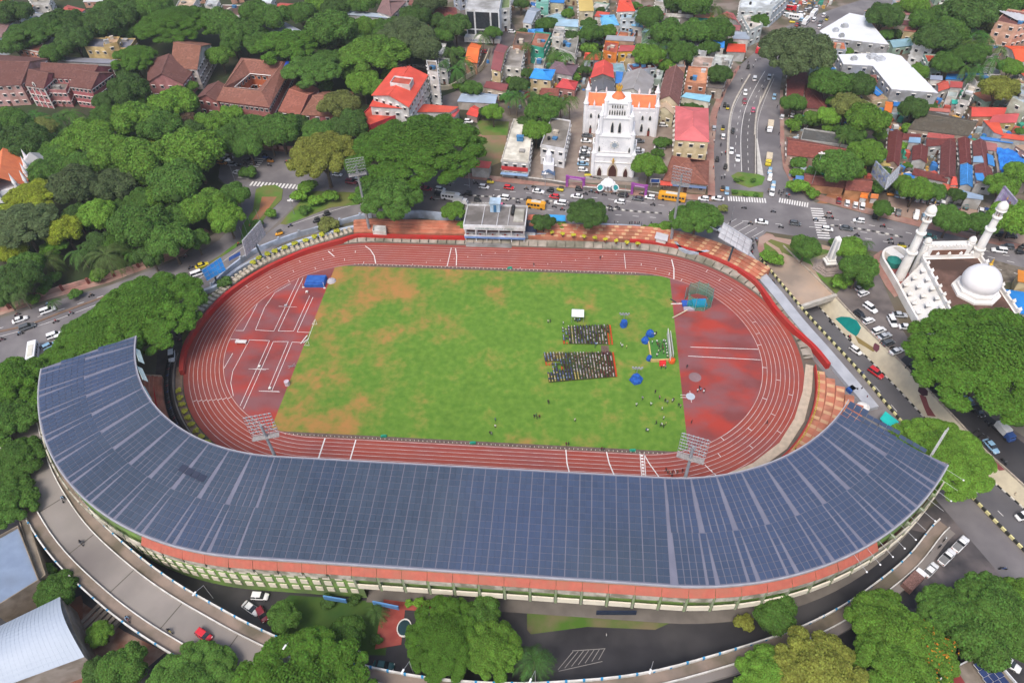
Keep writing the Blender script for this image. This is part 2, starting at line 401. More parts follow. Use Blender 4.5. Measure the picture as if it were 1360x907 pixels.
pave('boulevard_pavement',[(-60,434),(0,419),(66,397),(146,375),(200,355),(243,339),(262,322),(278,308),(272,304),(256,317),(238,334),(198,349),(146,369),(66,391),(0,413),(-60,428)])
pave('corner_pavement',[(296,190),(392,199),(392,203),(298,196)])
sheet('red_earth_lot',[(1082,272),(1100,258),(1150,262),(1190,272),(1240,285),(1240,302),(1180,285),(1120,268)],.02,M_rdirt)
sheet('car_park',[(1180,262),(1360,288),(1500,320),(1500,350),(1360,325),(1290,308),(1180,284)],.022,mat('car_park_earth',(.34,.24,.19),(.28,.2,.16),s=.2,rough=.95))
# plaza by the obelisk
sheet('plaza_dirt',[(1016,350),(1040,336),(1078,352),(1090,372),(1110,394),(1064,406)],.02,M_dirt)
sheet('garden_lawn',[(1014,322),(1024,314),(1085,328),(1150,335),(1160,345),(1140,372),(1112,392),(1088,368),(1070,350),(1040,338),(1018,348)],.015,M_lawn)
for L in ([(1018,320),(1035,330),(1046,350),(1043,351),(1031,333),(1017,323)],[(1012,312),(1060,320),(1058,324),(1012,316)],[(1091,325),(1103,328),(1103,333),(1092,331)],):
 sheet('garden_path',L,.03,mat('garden_path_paving',(.40,.27,.2)))
sheet('monument_lot',[(1075,344),(1108,334),(1130,350),(1116,366),(1085,362)],.026,mat('light_gravel',(.36,.28,.2),(.25,.24,.13),s=.2))
# green islands of the western junction
def island(name,L,label):
 mb=MB(); mb.prism(pxpoly(L),0,.16,1,top=0); mb.build(name,[M_lawn,M_conc],kind='structure')
island('planted_island',[(340,252),(350,247),(366,246),(376,252),(374,266),(358,282),(346,298),(332,310),(320,318),(322,300),(336,280)],'')
island('garden_island',[(372,298),(382,286),(398,270),(402,254),(470,256),(478,272),(440,276),(404,290),(380,299)],'')
island('long_island',[(318,320),(332,310),(330,318),(300,338),(262,362),(266,356),(292,340)],'')
sheet('island_soil',[(348,262),(368,262),(358,276),(346,290),(334,302),(330,300),(344,280)],.17,M_rdirt)
sheet('bare_lot',[(625,170),(672,176),(674,212),(650,222),(622,212)],.02,mat('bare_lot_soil',(.27,.15,.10),(.16,.17,.07),s=.12,rough=.95))
sheet('small_lawn',[(632,160),(676,162),(674,180),(640,180)],.024,M_lawn)
# avenue: medians, slip barriers
def strip(name,L,w,h,m_,step=0):
 mb=MB(); mb.sweep(smoothline(pxpoly(L),4),w,0,h); return mb.build(name,m_,kind='structure')
M_kerbc=mat('kerb_concrete',(.5,.46,.4),(.38,.34,.29),s=.6)
strip('avenue_median',[(966,228),(967,180),(972,145),(984,120),(996,100)],.7,.5,M_kerbc)
strip('avenue_barrier',[(1002,180),(1005,150),(1014,128),(1027,100)],.6,.5,M_kerbc)
strip('boulevard_median',[(-40,448),(30,434),(80,416),(110,405),(148,391)],.8,.25,mat('median_earth',(.2,.13,.09)))
sheet('slope_paving',[(1003,185),(1006,184),(1014,233),(1006,233)],.05,mat('white_paving',(.5,.48,.44)))
sheet('ramp_road',[(985,150),(1003,150),(1006,232),(985,232)],.05,mat('ramp_asphalt',(.12,.11,.11)))
mb=MB(); mb.sweep(smoothline(pxpoly([(1003,232),(1003,190),(1004,160),(1010,130)]),5),.35,0,.8); solid('ramp_wall',mb,M_kerbc,'low pale wall edging the sunken middle lanes of the avenue','wall')
island('roundabout_bed',[(971,234),(980,229),(1008,232),(1016,236),(1012,246),(995,250),(978,244)],'')
island('flower_bed',[(971,252),(1014,256),(1013,263),(972,260)],'')
# ------------------------------------------------------------------ road markings
mk=MB()
def dashes(L,on,off,w=.18,z=.06):
 p=smoothline(pxpoly(L),4)
 for x,y,h in along(p,on + off): mk.box(x,y,z,on,w,.012,h)
def line(L,w=.15,z=.06):
 p=smoothline(pxpoly(L),4); mk.sweep(p,w,z,z + .012)
def zebra(A,B,n,w,L):
 a,b=G(*A),G(*B); h=math.atan2(b[1] - a[1],b[0] - a[0])
 for i in range(n):
  t=(i + .5)/n; mk.box(a[0] + (b[0] - a[0])*t,a[1] + (b[1] - a[1])*t,.06,w,L,.012,h)
dashes([(600,243),(680,255),(780,262),(880,273),(940,279)],2.2,4); dashes([(560,262),(690,276),(780,283),(880,290)],2.2,4)
dashes([(990,294),(1110,305),(1200,316),(1290,336),(1360,352)],2.2,3.5); dashes([(1130,314),(1190,324),(1260,342),(1360,366)],2.2,3.5)
dashes([(1110,292),(1180,304),(1260,322),(1360,345)],2,4)
dashes([(976,220),(978,180),(984,145),(998,115)],2,3.5); dashes([(994,225),(993,180),(998,145),(1010,118),(1020,100)],2,3.5)
line([(985,228),(984,180),(990,145),(1004,115),(1016,95)],.2); line([(968,228),(969,180),(974,146),(986,121)],.12)
line([(1012,225),(1006,190),(1007,160),(1016,132),(1028,105)],.12)
dashes([(0,436),(60,418),(140,392)],2,4); line([(0,447),(60,430),(128,405)],.15)
line([(262,372),(300,345),(345,312)],.15); line([(384,300),(430,284),(470,272)],.15)
zebra((966,264),(1018,267),15,.5,3.0); zebra((1034,266),(1074,273),12,.5,3.0)
zebra((1084,276),(1095,318),13,.6,4.2)
zebra((332,244),(402,249),15,.75,3.); zebra((346,210),(322,238),11,.7,4.5); zebra((306,247),(316,249),4,.5,3)
for i in range(5): line([(962 + i*9,300 + i*4),(978 + i*9,291 + i*4)],.15)
mk.build('road_marking',M_white,kind='structure')
# the white studded line of bollards down the middle of the main road: kerb stones one by one
ms=MB()
for L in ([(600,258),(650,262),(700,266)],[(700,266),(760,270),(830,280),(880,284)],[(1105,300),(1150,306),(1200,316)]):
 for i,(x,y,h) in enumerate(along(smoothline(pxpoly(L),4),1.5)): ms.box(x,y,.03,1.0,.5,.35,h,i % 2)
o=ms.build('median_kerb',[mat('kerb_white',(.6,.58,.52)),mat('kerb_dark',(.05,.05,.05))],kind='stuff'); tag(o,'black and white median kerb stones down the middle of the main road','kerb')
# ------------------------------------------------------------------ running track, infield
M_track=mat('red_track',(.28,.050,.033),(.28,.066,.046),s=.15,rough=.75,c3=(.24,.06,.05),s2=.05,stretch=(1,2.2,1))
M_dzone=mat('red_infield_court',(.36,.045,.028),(.19,.05,.045),s=.07,rough=.4,c3=(.22,.085,.085),s2=.06,stretch=(1,1.6,1),lo=.4,hi=.6)
M_pit=mat('football_turf',(.085,.215,.012),(.13,.24,.022),s=.07,rough=.95,bump=.1,c3=(.30,.19,.065),s2=.045,lo=.42,hi=.6)
def turf():
 """mown grass with worn brown patches, stronger at the western end"""
 m=M_pit; n=m.node_tree; N,L=n.nodes,n.links
 geo=N.new('ShaderNodeNewGeometry'); sp=N.new('ShaderNodeSeparateXYZ'); L.new(geo.outputs['Position'],sp.inputs[0])
 b=N['Principled BSDF']
 n1=N.new('ShaderNodeTexNoise'); n1.inputs['Scale'].default_value=.075; n1.inputs['Detail'].default_value=7; n1.inputs['Roughness'].default_value=.62; L.new(geo.outputs['Position'],n1.inputs['Vector'])
 n2=N.new('ShaderNodeTexNoise'); n2.inputs['Scale'].default_value=.5; n2.inputs['Detail'].default_value=6; L.new(geo.outputs['Position'],n2.inputs['Vector'])
 def mixc(f,a,bb):
  x=N.new('ShaderNodeMix'); x.data_type='RGBA'; L.new(f,x.inputs[0])
  for k,v in ((6,a),(7,bb)):
   if isinstance(v,tuple): x.inputs[k].default_value=(*v,1)
   else: L.new(v,x.inputs[k])
  return x.outputs[2]
 def mr(o,a,b_,c=0.,d=1.):
  r=N.new('ShaderNodeMapRange'); r.inputs[1].default_value=a; r.inputs[2].default_value=b_; r.inputs[3].default_value=c; r.inputs[4].default_value=d; L.new(o,r.inputs[0]); return r.outputs[0]
 def math_(op,a,b_):
  x=N.new('ShaderNodeMath'); x.operation=op
  for k,v in ((0,a),(1,b_)):
   if isinstance(v,(int,float)): x.inputs[k].default_value=v
   else: L.new(v,x.inputs[k])
  return x.outputs[0]
 base=mixc(mr(n2.outputs[0],.35,.65),(.082,.182,.018),(.125,.232,.028))
 # wear: high in the west, along the northern touchline and in the goal mouth
 w=mr(sp.outputs['X'],-56,2,.10,-.04)
 w2=mr(sp.outputs['Y'],8,34,0.,.07)
 wear=math_('ADD',math_('ADD',n1.outputs[0],w),w2)
 wear=math_('ADD',wear,mr(n2.outputs[0],.3,.7,-.05,.05))
 for px_,py_,rad,amt in ((660,388,8,.11),(455,545,18,.07),(500,372,18,.06),(830,440,9,.10),(405,430,9,.07),(690,582,5,.1),(660,360,14,.05),(775,425,5,.1),(560,420,14,.04)):
  gx,gy=G(px_,py_); vm=N.new('ShaderNodeVectorMath'); vm.operation='DISTANCE'; L.new(geo.outputs['Position'],vm.inputs[0]); vm.inputs[1].default_value=(gx,gy,.05); wear=math_('ADD',wear,mr(vm.outputs['Value'],0,rad,amt,0.))
 c=mixc(mr(wear,.50,.72,0,.7),base,(.27,.17,.05)); c=mixc(mr(wear,.60,.78,0,.7),c,(.38,.15,.05))
 # faint mown lines across
 hs=N.new('ShaderNodeHueSaturation'); L.new(mr(n1.outputs[0],.35,.65,.9,1.08),hs.inputs['Value']); L.new(c,hs.inputs['Color'])
 L.new(hs.outputs[0],b.inputs['Base Color'])
turf()
trk=MB()
A=[(x,y,.05) for x,y in stad(48.0,-90,270)][:-1]; B=[(x,y,.05) for x,y in stad(36.3,-90,270)][:-1]
trk.ribbon(B,A,closed=True); TR=trk.build('running_track',M_track,kind='structure')
for k in range(9):
 R=36.55 + k*(46.42 - 36.55)/8; mb=MB(); w=.062 if k else .08
 A=[(x,y,.058) for x,y in stad(R - w,-90,270,2)][:-1]; B=[(x,y,.058) for x,y in stad(R + w,-90,270,2)][:-1]
 mb.ribbon(A,B,closed=True); mb.build('lane_line',mat('faded_lane_paint',(.56,.48,.46),(.40,.30,.28),s=.35),TR)
def dwhere(sgn):
 mb=MB(); pts=stad(36.3,-70,70,3) if sgn > 0 else stad(36.3,110,250,3)
 x0=56.3*sgn
 arc=[p for p in pts if abs(p[0]) >= 56.3]
 ylim=math.sqrt(36.3 ** 2 - (56.3 - HALF) ** 2)
 poly=[(x0,-ylim*sgn)] + arc + [(x0,ylim*sgn)]
 return poly
for s,nm in ((1,'east_court'),(-1,'west_court')): sheet(nm,dwhere(s),.046,M_dzone,px=False)
pts=[p for p in stad(36.3,-90,270,3)[:-1] if abs(p[0]) < 56.3]
ylim=math.sqrt(36.3 ** 2 - (56.3 - HALF) ** 2)
def clipped(Rr,yy,xx):
 out=[]
 for x,y in stad(Rr,-90,270,3)[:-1]: out.append((max(-xx,min(xx,x)),max(-yy,min(yy,y))))
 res=[out[0]]
 for p in out[1:]:
  if math.hypot(p[0] - res[-1][0],p[1] - res[-1][1]) > .01: res.append(p)
 return res
mb=MB(); o_=[(x,y,.03) for x,y in clipped(36.3,99,99)]; mb.add(o_,[tuple(range(len(o_)))]); mb.build('infield_drain',mat('drain_dark',(.10,.07,.06),(.16,.11,.09),s=1)); bpy.data.objects['infield_drain']['kind']='structure'
sheet('football_field',clipped(36.2,35.0,56.3),.055,M_pit,px=False)
# start lines, arcs and change-over marks
mk=MB()
def radial(a,R0,R1,w=.12,lean=0.):
 def pt(R,a_):
  if isinstance(a_,tuple): x,s=a_; return (x + lean*(R - 36.5),s*R)
  t=math.radians(a_); c=HALF if (a_ <= 90 or a_ >= 270) else -HALF; return (c + R*math.cos(t),R*math.sin(t))
 n=6; P_=[pt(R0 + (R1 - R0)*i/n,a) for i in range(n + 1)]; mk.sweep(P_,w*2,.062,.068)
for (x,y,y2,x2) in ((-21.5,36.6,46.4,-23),): pass
radial((-18,1),36.6,46.4); radial((-32,-1),36.6,46.4,.16); radial((-40.5,-1),36.6,46.4,.18)
for pxs in ([(447,288 + 45),(462,343)],): pass
def pline(L,w=.12,z=.062,k=1): mk.sweep(smoothline(pxpoly(L),3) if k == 3 else pxpoly(L),w*2,z,z + .006)
pline([(485,327),(492,332),(497,340),(499,350)],.14); pline([(436,334),(444,341)],.14); pline([(892,345),(895,357),(895,371)],.16)
pline([(605,330),(606.5,340),(606,353)],.14); pline([(829,337),(831,357)],.08)
pline([(751.5,597),(753,615),(757,631)],.14); pline([(805.5,600),(809,615),(817,634)],.14)
for x in (850,855.5): pline([(x,602),(x + 1,618),(x + 2.5,636)],.09)
pline([(855,603),(862,615),(877,636)],.12); pline([(936,617),(946,627),(955,634)],.1)
for a,i in [(t,k % 8) for k,t in enumerate(range(8,88,7))] + [(-t,(k*3) % 8) for k,t in enumerate(range(6,88,6))] + [(95 + t,(k*5) % 8) for k,t in enumerate(range(0,60,5))]:
 R0=36.55 + i*1.234; radial(a,R0,R0 + 1.2,.07)
for k in range(8): R0=36.55 + k*1.234; radial(221 - k*.9,R0,R0 + 1.2,.07)
for i in range(16): R0=36.55 + (i % 8)*1.234; radial((-30 + i*4.6,1),R0,R0 + .7,.06)
for i in range(8): mk.box(*G(852.5 + i*.35,605 + i*4.1),.062,.6,.6,.006)
mk.build('track_marking',M_white,TR)
mk=MB()
# western court: jump runways, pole-vault boxes
for L in ([(313,439.2),(323.4,439.2)],[(323.4,439.2),(341.9,403.7)],[(363.8,439.9),(396.9,369.9)],[(369.6,439.9),(402.7,369)],[(339.2,438.4),(363.8,439.9)],[(339.2,438.4),(351.5,408.4),(365,389.1),(386.1,376.8)],[(390,439.9),(411.2,393)],[(394.6,441),(415.8,394.9)],[(394.6,441),(413,441.8)],[(369.6,439.9),(390,439.9)],
          [(306,450.7),(317.6,450.7)],[(331.5,451.5),(358,452.6)],[(331.5,451.5),(309.2,493),(306.5,508.4),(310,525.8)],[(358,452.6),(318.8,539.2)],[(363,453.8),(323.4,543)],[(363,453.8),(383,453.8)],[(383,453.8),(356.5,516.9)],[(388,454.5),(361.1,519.2)],[(388,454.5),(404.6,455.3)],[(309.2,469.2),(297.6,489.2)],[(331.5,490),(353.4,491)],[(343.8,519.2),(370.8,520)]):
 pline(L,.07)
pline([(370,407),(394,408)],.05); pline([(330,490),(357,490)],.05); pline([(345,519.5),(372,520.5)],.05); pline([(917,461),(1007,464)],.09); pline([(914,473),(1010,478)],.09)
mk.build('court_marking',M_white,kind='structure')
# aprons and concrete edging round the track
M_apron=mat('stained_concrete',(.36,.31,.26),(.24,.21,.17),s=.5,rough=.9,c3=(.16,.15,.11),s2=.15)
mb=MB(); ring(mb,47.9,52.5,-92,205,.02,.02); mb.build('apron',mat('damp_concrete',(.14,.10,.08),(.10,.09,.07),s=.5),kind='structure')
mb=MB(); A=stad(48.6,-42,92); ring(mb,48.6,50.6,0,105,.25,.9,0,3); ring(mb,48.6,48.61,0,105,.0,.25); ring(mb,50.6,51.3,0,105,.9,.9)
o=mb.build('terrace_kerb',M_apron); tag(o,'long weathered concrete kerb bank ringing the far side of the track','kerb')
jt=MB()
for x,y,h in along(stad(49.6,1,104,2),3.2): jt.box(x,y,.25,.12,2.1,.75,h)
jt.build('joint',mat('joint_dark',(.1,.09,.07)),o,kind='stuff')
# red wall with its rail
M_red=mat('red_wall_paint',(.44,.022,.018),(.36,.028,.022),s=.4,rough=.6,c3=(.36,.04,.03),s2=.1)
def redwall(nm,a0,a1,R,lab,h=1.7):
 mb=MB(); mb.sweep(stad(R + .6,a0,a1),1.2,0,h); o=mb.build(nm,M_red); tag(o,lab,'wall'); return o
mb=MB(); mb.sweep(smoothline(pxpoly([(620,317),(552,315.5),(503,314),(475,314),(453,320),(429,326.5),(405,334),(379,345),(352,358),(322.6,376),(296,396),(271.4,422.4),(255,445),(246.5,461.5),(242.4,480),(241.6,495)],1.0),4),1.2,0,1.8); o=mb.build('red_wall',M_red); tag(o,'bright red boundary wall curving round the western end of the track','wall')
redwall('red_wall',41,90,51.2,'bright red boundary wall between pavilion and the north eastern bend')
mb=MB(); mb.sweep(smoothline(pxpoly([(981,360),(1004,377),(1018,395),(1031,413.3),(1054,438.3),(1081,463.3),(1100,486.4)],1.1),4),1.1,0,2.2)
o=mb.build('red_wall',M_red); tag(o,'bright red wall running straight beside the pale boundary strip to the eastern terrace','wall')
# terraces north: broad sloping steps with worn orange paint
M_ter=mat('orange_terrace',(.46,.15,.085),(.50,.21,.13),s=.35,rough=.85,c3=(.30,.12,.07),s2=.22)
M_terc=mat('cream_terrace',(.58,.36,.20),(.50,.29,.16),s=.6,rough=.85)
def steps(nm,lab,a0,a1,R0,dR,n,z0,dz,cream=True,ends=None):
 t=thing(nm,lab,'terrace',(0,0,0)); rr=random.Random(n)
 for i in range(n):
  r0=R0 + i*dR; z=z0 + (i + 1)*dz; mb=MB(); e0,e1=ends(r0 + dR/2) if ends else (a0,a1)
  A=stad(r0,e0,e1,2); B=stad(r0 + dR,e0,e1,2)
  mb.ribbon([(x,y,z) for x,y in A],[(x,y,z) for x,y in B]); mb.ribbon([(x,y,0) for x,y in A],[(x,y,z) for x,y in A])
  mb.ribbon([(x,y,z) for x,y in B],[(x,y,0) for x,y in B])
  for q,w_ in ((0,1),(-1,1)): mb.add([(*A[q],0),(*B[q],0),(*B[q],z),(*A[q],z)],[(0,1,2,3)])
  mb.build('step',M_ter,t)
  if cream:
   cb=MB(); pth=stad(r0 + dR/2,e0,e1,2)
   for x,y,h in along(pth,3.4,rr.random()*.5): cb.box(x,y,z,1.1,dR*.86,.012,h)
   cb.build('cream_patch',M_terc,t,kind='stuff')
 return t
T1=thing('low_terrace','worn orange terrace of broad steps west of the pavilion','terrace')
for i in range(4):
 r0=52.4 + i*1.5; z=1.2 + (i + 1)*.4; mb=MB(); A=[(-13.8,r0)] + stad(r0,90.01,101,2); B=[(-13.8,r0 + 1.5)] + stad(r0 + 1.5,90.01,101,2)
 mb.ribbon([(x,y,z) for x,y in A],[(x,y,z) for x,y in B]); mb.ribbon([(x,y,0) for x,y in A],[(x,y,z) for x,y in A]); mb.ribbon([(x,y,z) for x,y in B],[(x,y,0) for x,y in B]); mb.build('step',M_ter,T1)
T2=thing('low_terrace','worn orange terrace of broad steps east of the pavilion','terrace')
def ter_east():
 for i in range(4):
  r0=52.4 + i*1.5; z=1.2 + (i + 1)*.4; mb=MB(); A=[p for p in stad(r0,40,90,2)] + [(8.5,r0)]; B=[p for p in stad(r0 + 1.5,40,90,2)] + [(8.5,r0 + 1.5)]
  mb.ribbon([(x,y,z) for x,y in A],[(x,y,z) for x,y in B]); mb.ribbon([(x,y,0) for x,y in A],[(x,y,z) for x,y in A]); mb.ribbon([(x,y,z) for x,y in B],[(x,y,0) for x,y in B])
  mb.add([(*A[0],0),(*B[0],0),(*B[0],z),(*A[0],z)],[(0,1,2,3)]); mb.build('step',M_ter,T2)
  cb=MB(); pth=[((a[0] + b[0])/2,(a[1] + b[1])/2) for a,b in zip(A,B)]
  for x,y,h in along(pth,4.5,.3*i): cb.box(x,y,z,1.4,1.3,.012,h)
  cb.build('cream_patch',M_terc,T2,kind='stuff')
ter_east()
WP=smoothline(pxpoly([(250,436),(261,417),(283,396),(312,371),(338,354),(361,342),(395,329),(425,319),(450,311),(468,305)],1.4),5); WT=thing('west_terrace','grey seating bank behind the red wall at the western bend','terrace'); mb=MB(); mb.sweep(WP,2.6,0,1.2); mb.build('bank',M_apron,WT)
def endfun(r): return (-52,-4 - (r - 50.5)*1.35)
ET=steps('east_terrace','orange and cream terrace of broad curved steps beside the solar roof',0,0,51.0,2.3,5,.7,.7,ends=endfun)
mb=MB(); mb.sweep(stad(50.9,-52,-4),.25,0,1.9); part(ET,'edge_rail',mb,M_red)
# yellow stud row along the front of the terraces
ys=MB()
for x,y,h in along(stad(51.5,-40,-6,2),.9): ys.box(x,y,1.4,.45,.35,.3,h)
part(ET,'yellow_stud',ys,mat('mustard_paint',(.45,.33,.05)),kind='stuff')
# paler stepped seats standing out of the western terrace: one block each
seat=MB(); seat.box(0,0,0,.95,2.6,.45); seat.box(0,.9,.45,.95,.8,.35)
sm=seat.mesh('seat_block',mat('pale_stone',(.50,.42,.34),(.36,.33,.24),s=.8))
for i,(x,y,h) in enumerate(along(WP,1.75)):
 put('seat_block',sm,WT,loc=(x,y,1.2),rz=h)
# ------------------------------------------------------------------ boundary walls outside the terraces
M_blue=mat('pale_blue_wall',(.42,.47,.56),(.34,.39,.47),s=.4,rough=.85,c3=(.26,.28,.31),s2=.2)
def bwall(L,h,z0,w,lab,post=0,m_=M_blue):
 p=smoothline(pxpoly(L,z0),4); mb=MB(); mb.sweep(p,w,0,z0 + h); o=mb.build('boundary_wall',m_); tag(o,lab,'wall')
 if post:
  pm=MB(); pm.box(0,0,0,.7,.7,z0 + h + .7); me=pm.mesh('wall_post',m_)
  for x,y,hh in along(p,post): put('wall_post',me,o,loc=(x,y,0),rz=hh)
 return o
bwall([(283,384),(300,366),(330,343),(352,331),(395,315),(417,309),(450,299),(480,291),(494,289)],2.0,.0,.6,'pale blue boundary wall with posts along the curving side road',7.5)
bwall([(272,388),(289,381),(309,365),(329,352),(362,337),(395,324),(450,308),(490,300),(520,297)],1.0,.6,1.2,'pale blue inner wall behind the western seat blocks')
bwall([(535,292),(560,290),(612,296)],3.4,0,.5,'pale blue grey panelled wall west of the pavilion')
bwall([(765,309),(800,306),(850,308)],2.6,0,.9,'white and blue wall with faded lettering facing the main road')
bwall([(690,316),(760,311),(765,309)],1.4,.5,.4,'short pale wall behind the bushes beside the pavilion')
bwall([(893,320),(903,333),(920,339),(940,337),(950,334)],1.4,.3,.9,'pale kerb wall curving round the tree pit')
bwall([(966,318),(990,340),(1010,368),(1030,392),(1060,430),(1095,470),(1140,523),(1158,545)],1.2,0,3.4,'broad pale boundary strip beside the eastern service road',m_=mat('grey_strip',(.40,.41,.44),(.33,.34,.37),s=.3))
sheet('tree_pit',[(893,318),(906,330),(925,336),(940,333),(946,325),(900,312)],.2,mat('pit_soil',(.12,.07,.04)))
sheet('verge_lawn',[(268,414),(300,392),(330,368),(300,380),(262,402),(240,440),(244,470)],.03,M_lawn)
sheet('parking_lane',[(212,430),(243,430),(240,480),(236,520),(248,560),(262,580),(280,600),(230,600),(205,520)],.026,mat('brown_asphalt',(.06,.045,.038),(.085,.065,.055),s=.3))
mb=MB(); A=stad(48.3,196,232,2); B=stad(50.2,196,232,2); mb.ribbon([(x,y,.06) for x,y in A],[(x,y,.06) for x,y in B]); mb.build('planting_verge',mat('verge_soil',(.22,.15,.1),(.3,.2,.13),s=.6),kind='structure')
mb=MB(); mb.sweep(stad(50.6,190,236,2),.35,0,.9); o=mb.build('low_wall',M_conc); tag(o,'low grey wall between parked motorbikes and track bend','wall')
mb=MB(); mb.prism(pxpoly([(1010,622),(1045,596),(1068,560),(1078,520),(1080,486),(1070,484),(1066,520),(1055,556),(1035,588),(1000,615),(960,632),(975,640)]),.01,.16); mb.build('sand_verge',mat('pale_gravel',(.5,.4,.3),(.4,.33,.25),s=.8),kind='structure')
# ------------------------------------------------------------------ grandstand
GA0,GA1=199.5,327.5
def lean(R):  # the ends of the roof are not quite radial
 f=(R - 54.8)/24.5; return 199 + 3*f,327.6 - 2.9*f
GS=thing('grandstand','long curved green and cream grandstand under the solar roof','grandstand')
GP={}
def gst():
 N_=22
 mb=MB()
 for i in range(N_):
  r0=53.5 + i*1.0; z=1.5 + i*.48; A=stg(r0,GA0 + 1,GA1 - 1,4); B=stg(r0 + 1,GA0 + 1,GA1 - 1,4)
  mb.ribbon([(x,y,z) for x,y in A],[(x,y,z) for x,y in B]); mb.ribbon([(x,y,z - .48 if i else 0) for x,y in A],[(x,y,z) for x,y in A])
 mb.build('seating_step',M_ter,GS,kind='stuff')
 # end walls
 for a,lab in ((GA0 + 1,0),(GA1 - 1,1)):
  c=-HALF if a < 270 else HR; t=math.radians(a); p=lambda R: (c + R*math.cos(t),R*math.sin(t))
  w=MB(); v=[(*p(53.5),0),(*p(79.5),0),(*p(79.5),13.5),(*p(53.5),2)]; w.add(v,[(0,1,2,3)]); w.build('end_wall',M_cream,GS)
 # back wall, green; east of the green bays the ground floor is set back under the balconies
 AL=stg(79.6,GA0 + 1,269.99,3) + [(-19,-79.6)]; AR=[(-19,-79.6)] + stg(79.6,270.01,GA1 - 1,3); AG=[(-19,-77.2)] + stg(77.2,270.01,GA1 - 1,3); mb=MB()
 mb.ribbon([(x,y,0) for x,y in AL],[(x,y,14.9) for x,y in AL]); mb.ribbon([(x,y,6.4) for x,y in AR],[(x,y,14.9) for x,y in AR]); mb.ribbon([(x,y,6.4) for x,y in AG],[(x,y,6.4) for x,y in AR])
 gw=MB(); gw.ribbon([(x,y,0) for x,y in AG],[(x,y,6.4) for x,y in AG]); gw.build('ground_floor_wall',mat('ground_floor_shade',(.16,.15,.15),(.09,.085,.09),s=.7),GS); M_green=mat('green_wall',(.20,.33,.08),(.16,.27,.07),s=.3,rough=.85,c3=(.14,.2,.08),s2=.2)  # dark grey stands in for the shade of the open ground floor
 mb.build('rear_wall',M_green,GS)
 # concrete walk at ground and first floor
 M_par=mat('grimy_white',(.55,.50,.42),(.38,.35,.29),s=.6,rough=.85,c3=(.22,.2,.15),s2=.4)
 M_dred=mat('maroon_recess',(.12,.02,.015),(.08,.02,.02),s=.4)
 # red awning
 M_awn=mat('coral_awning',(.44,.12,.08),(.37,.10,.07),s=.8,rough=.6,c3=(.36,.12,.08),s2=.3)
 sec=along(stg(80.0,204,GA1 - 3,1),5.4)
 aw=MB(); aw.box(0,0,0,5.32,1.3,.08)
 aw.v=[(x,y,z - (y)*.0) for x,y,z in aw.v]
 aw.v=[(x,y,z + y*1.45) for x,y,z in aw.v]
 for k in range(-2,3): aw.box(k*1.05,0,.08,.07,1.3,.05); aw.v[-8:]=[(x,y,z + y*1.45) for x,y,z in aw.v[-8:]]
 am=aw.mesh('awning_panel',M_awn)
 pb=MB(); pb.box(0,0,0,4.75,.3,1.9); pm=pb.mesh('parapet_panel',M_par)
 lb=MB(); lb.box(0,0,0,4.6,.3,1.8); lm=lb.mesh('balcony_panel',mat('ivory_panel',(.74,.68,.54),(.66,.6,.48),s=.5))
 cp=MB(); cp.box(0,0,0,1.65,.18,1.75); cm=cp.mesh('window_panel',mat('ivory_panel',(.66,.58,.44)))
 col=MB(); col.box(0,0,0,.5,.9,7.0); cl=col.mesh('column',mat('green_column',(.24,.31,.15),(.26,.28,.2),s=.5))
 rc=MB(); rc.box(0,0,0,5.2,.1,1.9); rm=rc.mesh('recess',M_dred); rc=MB(); rc.box(0,0,0,4.8,.16,3.4); sf=rc.mesh('shop_front',mat('ground_floor_shade',(.16,.15,.15),(.09,.085,.09),s=.7))  # shop fronts take the same painted-in shade
 for x,y,h in sec:
  nx,ny=math.cos(h - math.pi/2),math.sin(h - math.pi/2)   # outwards
  def at_(d): return (x + nx*d,y + ny*d)
  if math.degrees(math.atan2(y,x)) % 360 > 207 and 190 < PX((x,y,14))[0] < 1160: a=at_(.1); put('awning',am,GS,loc=(a[0],a[1],14.0),rz=h)
  a=at_(.5); put('parapet_panel',pm,GS,loc=(a[0],a[1],11.0),rz=h)
  px=PX((x,y,5))[0]; ang_left=px < 487
  if ang_left:
   hx,hy=math.cos(h),math.sin(h)
   for zz,offs in ((8.4,(-1.3,1.3)),(5.6,(-1.3,1.3)),(2.6,(-1.3,1.3))):
    for q,of in enumerate(offs):
     a=at_(-.28); put('window_panel',cm,GS,loc=(a[0] + hx*of,a[1] + hy*of,zz),rz=h)
  else:
   a=at_(-.3); put('recess',rm,GS,loc=(a[0],a[1],9.2),rz=h)
   a=at_(.55); put('balcony_panel',lm,GS,loc=(a[0],a[1],7.0),rz=h)
   put('column',cl,GS,loc=(at_(.1)[0] - math.cos(h)*2.7,at_(.1)[1] - math.sin(h)*2.7,6.2),rz=h)
   a=at_(-2.7); put('shop_front',sf,GS,loc=(a[0],a[1],.15),rz=h)
 # shop-board band, blank signs
 for L,c,nm in (([(792,806),(845,806)],(.02,.03,.06),'dark_signboard'),([(497,793),(531,800)],(.10,.25,.5),'blue_signboard'),([(432,786),(462,791)],(.08,.2,.5),'blue_signboard')):
  p=pxpoly(L,3.5); mb=MB(); mb.sweep(p,.3,2.7,4.3); mb.v=[(x,y - 1.2,z) for x,y,z in mb.v]; mb.build(nm,mat(nm,c,rough=.5),GS)
 mb=MB(); W0=[(-19,-77.2)] + stg(77.2,270.01,322,3); W1_=[(-19,-80.6)] + stg(80.6,270.01,322,3); mb.ribbon([(x,y,.13) for x,y in W0],[(x,y,.13) for x,y in W1_]); mb.ribbon([(x,y,.13) for x,y in W1_],[(x,y,0) for x,y in W1_]); mb.build('rear_walk',mat('walk_concrete',(.17,.15,.13),(.13,.115,.1),s=.3),kind='structure')
gst()
